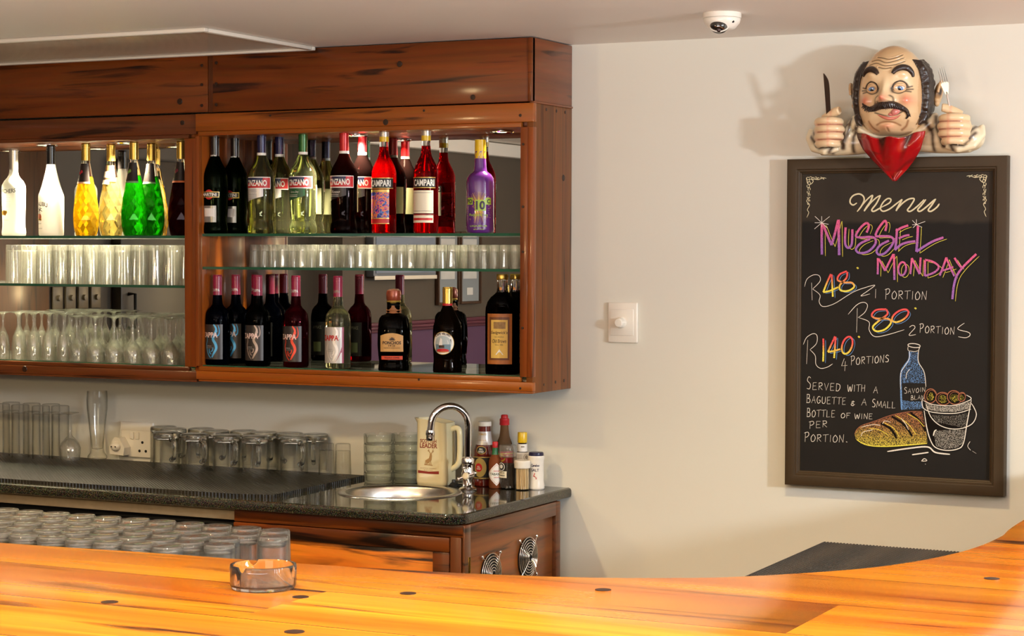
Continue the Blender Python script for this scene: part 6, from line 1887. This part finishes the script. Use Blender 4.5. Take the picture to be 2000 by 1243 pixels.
for pts, wd in (([(975, 478), (972, 510), (988, 550), (1060, 574), (1200, 578), (1302, 550)], .0022), ([(980, 492), (1050, 520), (1180, 526), (1285, 494), (1302, 475), (1270, 455)], .0020), ([(986, 560), (1005, 680), (1030, 762), (1062, 808), (1130, 828), (1208, 820), (1250, 782), (1276, 640), (1304, 490)], .0026),
                ([(1000, 520), (1030, 600), (1085, 655), (1160, 682), (1240, 680), (1310, 648), (1338, 590), (1322, 540), (1304, 512)], .0022), ([(1048, 730), (1056, 700), (1070, 690)], .0030),
                ([(738, 836), (880, 815), (1008, 805), (1062, 842), (1160, 855)], .0040), ([(905, 858), (960, 850), (1016, 842)], .0034), ([(968, 900), (988, 884), (1004, 898), (968, 901)], .0020), ([(1296, 768), (1280, 800), (1300, 828)], .0014), ([(1310, 832), (1338, 850)], .0010), ([(994, 918), (996, 924)], .0020)):
    C.stroke(pts, FB, wd, WHT, alpha=.70)
C.done('chalk_drawing')

# ================================================================ figurine above the board
hp = at_y(1745, 180, -.09)
ch = thing('chef_figurine', 'bald moustached bust figurine licking his lips, red napkin, perched above the chalkboard', 'figurine', (hp.x, 0, hp.z))
PAINT = painted('painted_resin', .30, .35)
SKIN = S(232, 198, 152)[:3]; SKIN_L = S(240, 216, 176)[:3]; SKIN_D = S(196, 148, 98)[:3]; DARK = S(42, 24, 16)[:3]; ROSE = S(222, 118, 94)[:3]; BROWN = S(150, 96, 58)[:3]
def mixc(a, b, t):
    t = max(0, min(1, t))
    return tuple(a[i] + (b[i] - a[i]) * t for i in range(3))
def seg_d(p, a, b):
    ax, az = a; bx, bz = b
    dx, dz = bx - ax, bz - az
    l2 = dx * dx + dz * dz or 1e-12
    t = max(0, min(1, ((p[0] - ax) * dx + (p[1] - az) * dz) / l2))
    return math.hypot(p[0] - ax - t * dx, p[1] - az - t * dz)
def line_d(p, pts):
    return min(seg_d(p, pts[i], pts[i + 1]) for i in range(len(pts) - 1))
WTAB = [(-.1225, .0), (-.1218, .022), (-.119, .040), (-.113, .056), (-.10, .072), (-.085, .083), (-.06, .092), (-.03, .0945), (0, .0935), (.03, .089), (.06, .0805), (.085, .068), (.105, .051), (.117, .034), (.124, .017), (.1265, 0)]
wrinkles = [[(-.052, .070), (-.030, .074), (-.005, .066), (.022, .068), (.045, .077)], [(-.046, .081), (-.026, .083), (-.004, .075), (.020, .078), (.040, .087)], [(-.030, .091), (-.014, .088), (.004, .084), (.024, .089), (.036, .096)], [(-.022, .062), (-.004, .058), (.014, .060)]]
wrinkles = [smooth_line(w_, 5) for w_ in wrinkles]
lidlines = []
for sx in (-1, 1):
    lidlines += [smooth_line([(sx * .060, .006), (sx * .053, .018), (sx * .040, .024), (sx * .026, .016), (sx * .018, .004)], 5), smooth_line([(sx * .018, .004), (sx * .022, -.006), (sx * .038, -.010), (sx * .052, -.004)], 5),
                 [(sx * .052, .004), (sx * .068, .009)], [(sx * .052, .000), (sx * .070, .001)], [(sx * .054, -.004), (sx * .066, -.006)]]
    lidlines += [smooth_line([(sx * .016, -.016), (sx * .024, -.022), (sx * .026, -.034), (sx * .034, -.046)], 5)]
chinlines = [smooth_line([(-.030, -.092), (-.016, -.086), (.004, -.084), (.022, -.088), (.034, -.094)], 5), [(0, -.100), (0, -.108)], smooth_line([(-.052, -.082), (-.044, -.098), (-.030, -.108)], 4), smooth_line([(.056, -.082), (.048, -.096), (.034, -.106)], 4)]
mouth = smooth_line([(-.030, -.060), (-.012, -.066), (.008, -.070), (.030, -.066), (.046, -.058)], 6)
def gb(x, z, cx, cz, sx, sz, a):
    return a * math.exp(-((x - cx) / sx) ** 2 - ((z - cz) / sz) ** 2)
def relief(x, z):
    d = gb(x, z, 0, -.023, .0155, .0145, .033) + gb(x, z, 0, -.004, .010, .024, .014)
    for s in (-1, 1):
        d += gb(x, z, s * .017, -.029, .009, .009, .013) + gb(x, z, s * .045, .044, .020, .010, .008) + gb(x, z, s * .040, .004, .018, .014, -.010) + gb(x, z, s * .058, -.030, .018, .018, .013) + gb(x, z, s * .054, -.075, .024, .022, .006)
    d += gb(x, z, 0, -.050, .030, .012, .006) + gb(x, z, .004, -.076, .022, .008, .005) + gb(x, z, 0, -.102, .020, .013, .012) + gb(x, z, 0, -.086, .024, .005, -.004) + gb(x, z, 0, -.105, .003, .006, -.003)
    for wln in (wrinkles if .050 < z < .106 and abs(x) < .06 else ()):
        q = line_d((x, z), wln)
        if q < .006: d += -.0020 * math.exp(-(q / .0016) ** 2) + .0012 * math.exp(-((q - .0035) / .002) ** 2)
    return d
mb = MB(); mb.col = []
nu, nv = 280, 330
vs, fs = [], []
for j in range(nv + 1):
    t = j / nv
    z = -.1225 + (.1265 + .1225) * (0.5 - 0.5 * math.cos(PI * t))
    wd = interp(WTAB, z)
    zz = (z - .002) / .1245
    dp = .092 * math.sqrt(max(0, 1 - zz * zz))
    dp = max(dp, 0)
    for i in range(nu):
        a = 2 * PI * i / nu
        cx, sy = math.cos(a), math.sin(a)
        x = wd * (abs(cx) ** .92) * (1 if cx > 0 else -1)
        y = dp * (abs(sy) ** .92) * (1 if sy > 0 else -1)
        if sy < 0:
            fr = min(1, -sy * 1.6)
            y -= relief(x, z) * fr
        y = -.085 + y
        y = min(y, -.002)
        vs.append((x, y, z))
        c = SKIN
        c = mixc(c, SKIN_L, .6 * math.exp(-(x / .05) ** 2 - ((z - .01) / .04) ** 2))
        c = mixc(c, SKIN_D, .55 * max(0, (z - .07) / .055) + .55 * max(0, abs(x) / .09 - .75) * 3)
        if sy < 0:
            c = mixc(c, ROSE, .85 * math.exp(-((abs(x) - .058) / .016) ** 2 - ((z + .028) / .014) ** 2))
            c = mixc(c, ROSE, .9 * math.exp(-(x / .011) ** 2 - ((z + .024) / .010) ** 2))
            c = mixc(c, ROSE, .55 * math.exp(-(x / .02) ** 2 - ((z + .096) / .008) ** 2))
            c = mixc(c, BROWN, .5 * math.exp(-((abs(x) - .022) / .008) ** 2 - ((z - .004) / .012) ** 2))
            p2 = (x, z)
            for wln in (wrinkles if .050 < z < .106 and abs(x) < .06 else ()):
                q = line_d(p2, wln)
                c = mixc(c, DARK, .95 * math.exp(-(q / .0012) ** 2))
            if -.052 < z < .030 and abs(x) < .078:
                for wln in lidlines:
                    q = line_d(p2, wln)
                    c = mixc(c, DARK, .96 * math.exp(-(q / .0019) ** 2))
                c = mixc(c, DARK, .85 * math.exp(-((abs(x) - .0205) / .0055) ** 2 - ((z - .001) / .009) ** 2))
            if z < -.05 and abs(x) < .065:
                for wln in chinlines:
                    c = mixc(c, BROWN, .85 * math.exp(-(line_d(p2, wln) / .0026) ** 2))
                q = line_d(p2, mouth)
                c = mixc(c, DARK, .9 * math.exp(-(q / .0020) ** 2))
            c = mixc(c, DARK, .8 * math.exp(-((abs(x) - .0165) / .004) ** 2 - ((z + .0335) / .003) ** 2))
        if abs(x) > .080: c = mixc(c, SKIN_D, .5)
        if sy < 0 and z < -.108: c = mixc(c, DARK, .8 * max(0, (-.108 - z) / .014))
        mb.col.append(tuple(c) + (1,))
for j in range(nv):
    for i in range(nu):
        i2 = (i + 1) % nu
        fs.append((j * nu + i, j * nu + i2, (j + 1) * nu + i2, (j + 1) * nu + i))
mb.raw(vs, fs)
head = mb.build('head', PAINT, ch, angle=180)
def surf_y(x, z):
    wd = interp(WTAB, z); zz = (z - .002) / .1245
    dp = .092 * math.sqrt(max(0, 1 - zz * zz))
    u = min(.999, abs(x) / max(wd, 1e-4)) ** (1 / .92)
    sy = math.sqrt(1 - u * u)
    return -.085 - dp * sy ** .92 - relief(x, z) * min(1, sy * 1.6)
HAIR = pbr('painted_dark_hair', S(44, 29, 22), .34, coat=.3, bump=(130, .6, .003))
# eyes
EW = painted('painted_eye', .08, 1.0)
for sx in (-1, 1):
    mb = MB()
    c = Vector((sx * .0385, surf_y(sx * .0385, .004) + .0075, .0045))
    mb.ell((0, 0, 0), (.0135, .0135, .0110), 40, 28)
    mb.col = []
    look = Vector((.06 * -sx - .04, -1, -.34)).normalized()
    for v in mb.v:
        d = Vector((v[0] / .0135, v[1] / .0135, v[2] / .0110)).normalized()
        an = math.acos(max(-1, min(1, d.dot(look))))
        hl = Vector((.18, -.95, .02)).normalized()
        col = S(238, 236, 232)[:3]
        if an < .78: col = S(60, 98, 164)[:3] if an > .62 else S(112, 158, 212)[:3]
        if an < .34: col = S(12, 14, 22)[:3]
        if math.acos(max(-1, min(1, d.dot(hl)))) < .10: col = (1, 1, 1)
        mb.col.append(tuple(col) + (1,))
    mb.build('eye', EW, ch, loc=c)
    # upper lid and lower lid
    for up in (1, -1):
        pts = []
        for k in range(13):
            a = PI * k / 12
            x = sx * .0385 + .0145 * math.cos(a)
            z = .0045 + up * (.0095 if up > 0 else .0085) * math.sin(a) - (0 if up > 0 else .0005)
            pts.append((x, min(surf_y(x, z) - .0015, c.y - .0085 * math.sin(a) + .001), z))
        MB().tube(pts, [.0012 + (.0032 if up > 0 else .0016) * math.sin(PI * k / 12) for k in range(13)], 10).build('eyelid', pbr('eyelid_skin', S(226, 186, 140), .3, coat=.3), ch)
    pts = []
    for k in range(15):
        a = PI * k / 14
        x = sx * .0385 + .0175 * math.cos(a); z = .006 + .0165 * math.sin(a) ** .8
        pts.append((x, surf_y(x, z) - .0008, z))
    MB().tube(pts, .0012, 8).build('lid_crease', pbr('painted_crease', S(46, 28, 18), .4), ch)
# brows
for sx in (-1, 1):
    base = [(sx * .020, .043), (sx * .028, .053), (sx * .042, .059), (sx * .056, .056), (sx * .066, .045), (sx * .069, .034)]
    if sx < 0: base = [(-.020, .043), (-.029, .052), (-.042, .057), (-.055, .054), (-.064, .046), (-.067, .040)]
    q = smooth_line(base, 5)
    pts = [(x, surf_y(x, z) - .001, z) for x, z in q]
    n = len(pts)
    b = MB().tube(pts, [.0028 + .0068 * math.sin(PI * min(1, (i / (n - 1)) * .9 + .08)) for i in range(n)], 12)
    b.build('eyebrow', HAIR, ch)
# moustache
for sx in (-1, 1):
    q = smooth_line([(0, -.041), (sx * .014, -.043), (sx * .030, -.049), (sx * .046, -.050), (sx * .058, -.042), (sx * .064, -.034)] if sx < 0 else [(0, -.041), (.014, -.040), (.030, -.043), (.044, -.049), (.056, -.058), (.058, -.070), (.052, -.078)], 6)
    pts = [(x, surf_y(x, z) - .003, z) for x, z in q]
    n = len(pts)
    prof_ = [.0108 * (1 - (i / (n - 1)) ** 1.25) + .0014 for i in range(n)]
    b = MB().tube(pts, prof_, 16)
    for k in range(15):
        t0 = (k + .3) / 15
        i0 = int(t0 * (n - 1) * .85)
        p0 = Vector(pts[i0]); rr = prof_[i0]
        b.tube([p0 + Vector((sx * -.003, -rr * .55, rr * .95)), p0 + Vector((sx * .0005, -rr - .0004, rr * .2)), p0 + Vector((sx * .005, -rr * .9, -rr * .55)), p0 + Vector((sx * .008, -rr * .3, -rr * 1.15))], [.0010, .0019, .0018, .0006], 6)
    b.build('moustache', HAIR, ch)
# mouth
LIP = pbr('painted_lip', S(206, 116, 96), .25, coat=.5)
q = smooth_line([(-.024, -.064), (-.010, -.071), (.008, -.076), (.026, -.074), (.040, -.066)], 5)
n = len(q)
MB().tube([(x, surf_y(x, z) + .0015, z) for x, z in q], [.0012 + .0036 * math.sin(PI * i / (n - 1)) for i in range(n)], 12).build('lower_lip', LIP, ch)
tx, tz = .028, -.058
MB().ell((tx, surf_y(tx, tz) - .002, tz), (.0135, .006, .0100), 24, 14, rot=Matrix.Rotation(R(-28), 3, 'Y')).ell((tx - .012, surf_y(tx - .012, tz - .006) + .001, tz - .007), (.010, .005, .006), 20, 12).build('tongue', pbr('painted_tongue', S(222, 132, 122), .2, coat=.6), ch)
# ears
for sx in (-1, 1):
    e = MB().ell((sx * .116, -.062, -.004), (.011, .018, .030), 20, 14, rot=Matrix.Rotation(R(sx * 12), 3, 'Y'))
    rim = []
    for k in range(17):
        a = R(-70) + R(255) * k / 16
        rim.append((sx * (.122 + .005 * math.sin(a)), -.066 + .020 * math.cos(a), -.002 + .030 * math.sin(a)))
    e.tube(rim, [.004] * 17, 10)
    e.ell((sx * .115, -.070, -.033), (.008, .009, .009), 14, 10)
    def pe(co, nr, sx=sx):
        d = math.hypot((co.y + .072) / .012, (co.z + .002) / .017)
        return mixc(SKIN, SKIN_D, .5) if d > 1.1 else mixc(DARK, SKIN_D, max(0, d - .35) / .75)
    remeshed(e, 'ear', PAINT, ch, .0022, 3, pe)
# hair at the sides
HX = [(-.090, .078), (-.07, .088), (-.045, .095), (-.02, .098), (.02, .097), (.05, .091), (.074, .075), (.082, .066)]
for sx in (-1, 1):
    h = MB()
    random.seed(20 + sx)
    for k in range(70):
        z = .074 - .150 * random.random()
        x = interp(HX, z)
        y = -.098 + random.uniform(-.014, .050)
        if -.036 < z < .022: y = -.096 + random.uniform(-.016, .012)
        h.ell((sx * x, y, z), (.011, .013, .013), 10, 7)
    for k in range(26):
        z = .078 - .150 * k / 25
        x = interp(HX, z)
        y0 = -.122
        back = .036 if -.036 < z < .022 else .056
        h.tube([(sx * (x - .012), y0, z + .004), (sx * (x + .006), y0 + .012, z), (sx * (x + .012), y0 + .028, z + .003), (sx * (x + .006), y0 + back, z - .003)], [.003, .0052, .0056, .0025], 8)
    h.tube([(sx * .092, -.108, -.066), (sx * .088, -.116, -.082), (sx * .078, -.122, -.093)], [.013, .010, .002], 10)
    remeshed(h, 'hair', HAIR, ch, .0022, 1)
# shirt: shoulders, sleeves and collar in one skin
SHIRT = S(228, 208, 168)[:3]; SHIRT_L = S(240, 228, 200)[:3]
b = MB()
b.ell((0, -.055, -.135), (.105, .052, .036), 28, 16)
for sx in (-1, 1):
    b.tube([(sx * .06, -.055, -.128), (sx * .12, -.060, -.132), (sx * .17, -.066, -.140), (sx * .208, -.072, -.138)], [.034, .036, .030, .030], 20)
    b.ell((sx * .205, -.066, -.128), (.040, .050, .036), 24, 14)
    b.tube([(sx * .150, -.100, -.152), (sx * .185, -.116, -.160), (sx * .222, -.100, -.150), (sx * .242, -.080, -.120), (sx * .238, -.070, -.095)], [.008, .0105, .011, .010, .008], 12)
    b.tube([(sx * .03, -.085, -.125), (sx * .075, -.092, -.112), (sx * .106, -.090, -.084), (sx * .114, -.082, -.062)], [.010, .014, .015, .006], 14)
    b.tube([(sx * .108, -.074, -.062), (sx * .128, -.090, -.100), (sx * .138, -.094, -.140)], [.010, .012, .008], 12)
def pshirt(co, nr):
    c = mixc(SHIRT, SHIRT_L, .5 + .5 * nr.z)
    x = abs(co.x)
    for pts in ([(.118, -.070), (.122, -.100), (.142, -.150)], [(.098, -.090), (.110, -.120), (.112, -.160)], [(.152, -.140), (.200, -.150), (.228, -.118)], [(.090, -.080), (.104, -.104)], [(.135, -.100), (.138, -.150)], [(.165, -.150), (.172, -.162)], [(.128, -.085), (.150, -.110)], [(.20, -.135), (.225, -.10)]):
        q = line_d((x, co.z), pts)
        c = mixc(c, S(60, 36, 22)[:3], .95 * math.exp(-(q / .0055) ** 2) * (1 if nr.y < 0 else .3))
    return c
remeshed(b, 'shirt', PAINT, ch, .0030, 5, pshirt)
# hands
def hand(sx):
    h = MB()
    X = lambda x: sx * x
    h.ell((X(.186), -.098, -.108), (.026, .030, .042), 24, 16)
    h.ell((X(.200), -.100, -.110), (.018, .028, .038), 20, 14)
    h.tube([(X(.205), -.075, -.130), (X(.196), -.092, -.118)], [.026, .026], 16)
    for k in range(4):
        z = -.0765 - k * .0205
        L_ = (.0, .003, .001, -.006)[k]
        r = (.0112, .0118, .0114, .0100)[k]
        h.tube(smooth_line([(X(.207), -.108, z - .003), (X(.196), -.131, z - .001), (X(.172), -.141, z), (X(.151 - L_), -.134, z - .001), (X(.143 - L_), -.118, z - .002), (X(.148 - L_), -.103, z - .003), (X(.162), -.098, z - .003)], 4),
               [r * q for q in (1.05,) * 5 + (1.02,) * 8 + (.98,) * 6 + (.9,) * 6], 14)
    h.tube(smooth_line([(X(.190), -.105, -.070), (X(.170), -.112, -.058), (X(.152), -.118, -.050), (X(.141), -.121, -.048)], 4), [.013] * 5 + [.0125] * 4 + [.0118] * 3 + [.0095], 14)
    def pc_(co, nr):
        x = abs(co.x)
        c = mixc(SKIN, SKIN_L, .4)
        for k in range(3):
            z = -.0868 - k * .0205
            if co.y < -.11:
                c = mixc(c, DARK, .95 * math.exp(-((co.z - z) / .0017) ** 2) * (1 if x < .196 else max(0, 1 - (x - .196) / .006)))
                c = mixc(c, ROSE, .35 * math.exp(-((co.z - z) / .004) ** 2))
        c = mixc(c, ROSE, .35 * math.exp(-((x - .166) / .004) ** 2) * (1 if co.y < -.12 else 0))
        c = mixc(c, DARK, .8 * math.exp(-(line_d((x, co.z), [(.226, -.09), (.226, -.125), (.205, -.150)]) / .003) ** 2))
        if co.z > -.066: c = mixc(c, BROWN, .3 * math.exp(-((co.z + .066) / .003) ** 2))
        return c
    remeshed(h, 'hand', PAINT, ch, .0021, 2, pc_)
hand(-1); hand(1)
# red napkin tucked under the chin
mb = MB(); mb.col = []
nu, nv = 60, 54
vs, fs = [], []
NW = [(0, .096), (.10, .094), (.35, .080), (.55, .060), (.75, .036), (.92, .014), (1, .004)]
RD = S(172, 16, 22)[:3]; RDD = S(62, 26, 18)[:3]
for j in range(nv + 1):
    v = j / nv
    for i in range(nu + 1):
        u = -1 + 2 * i / nu
        hw = interp(NW, v)
        x = u * hw + .002
        ztop = -.127 + .020 * abs(u) ** 2 + .003 * math.cos(u * 9)
        zb = -.242
        z = ztop + (zb - ztop) * v
        fold = math.sin(u * 8.5 + 2.2 * v) * math.exp(-v * 2.0)
        y = -.146 + .062 * min(1, v * 1.3) * 1.0 + .026 * u * u * (1 - v * .6) - .008 * fold - .012 * math.sin(PI * v) + .004 * math.sin(v * 9 + u * 3)
        y = min(y, -.042 if z < -.16 else -.05)
        vs.append((x, y, z))
        dk = max(0, -fold - .22) * 1.9 + .9 * max(0, math.sin(v * 9 + u * 3) - .72) * 2 * (v > .35)
        mb.col.append(tuple(mixc(RD, RDD, dk)) + (1,))
w_ = nu + 1
fs = [(j * w_ + i, j * w_ + i + 1, (j + 1) * w_ + i + 1, (j + 1) * w_ + i) for j in range(nv) for i in range(nu)]
mb.raw(vs, fs)
nap = mb.build('napkin', painted('painted_napkin', .2, .6), ch, fix=False, angle=180)
md = nap.modifiers.new('thickness', 'SOLIDIFY'); md.thickness = .003; md.offset = 0
# cutlery in the fists
def outline_blade(mb, cx, pts, y, th):
    n = len(pts)
    mb.raw([(x, y - th / 2, z) for x, z in pts] + [(x, y + th / 2, z) for x, z in pts], [tuple(range(n)), tuple(range(2 * n - 1, n - 1, -1))] + [(i, (i + 1) % n, n + (i + 1) % n, n + i) for i in range(n)])
kn = thing('table_knife', 'dark table knife held upright in the figurine fist on the knife side', 'knife', (hp.x - .1725, -.118, hp.z - .075))
bp = smooth_line([(-.0065, 0), (-.0070, .05), (-.0080, .10), (-.0085, .128), (-.0070, .130), (-.0010, .122), (.0050, .108), (.0066, .085), (.0062, .05), (.0060, 0)], 4)
mb = MB(); outline_blade(mb, 0, bp, 0, .0024)
KB = pbr('dark_polished_metal', S(46, 34, 26), .22, metal=.7)
mb.build('blade', KB, kn)
MB().tube([(0, 0, -.078), (0, 0, -.04), (0, 0, .004)], [.0075, .0078, .0062], 14, flat=.7).build('handle', KB, kn)
kn.rotation_euler = (R(9), R(-1), 0)
fk = thing('table_fork', 'silver table fork held upright in the other figurine fist', 'fork', (hp.x + .168, -.118, hp.z - .072))
FM = pbr('fork_steel', (.80, .79, .78, 1), .2, metal=1.0)
mb = MB().tube(smooth_line([(0, 0, -.09), (0, 0, 0), (0, -.001, .030), (0, .001, .058), (0, .003, .066)], 5), [.0036] * 11 + [.0028] * 9 + [.0034], 12)
mb.build('handle', FM, fk)
mb = MB(); outline_blade(mb, 0, smooth_line([(-.0035, .060), (-.0085, .078), (-.0095, .092), (.0095, .092), (.0085, .078), (.0035, .060)], 3), .002, .0026); mb.build('fork_head', FM, fk)
for k in range(4):
    x = -.0084 + k * .0056
    MB().tube([(x, .002, .091), (x, .001, .11), (x * 1.02, -.003, .134)], [.0015, .0014, .0006], 8).build('tine', FM, fk)
fk.rotation_euler = (R(4), R(-12), 0)
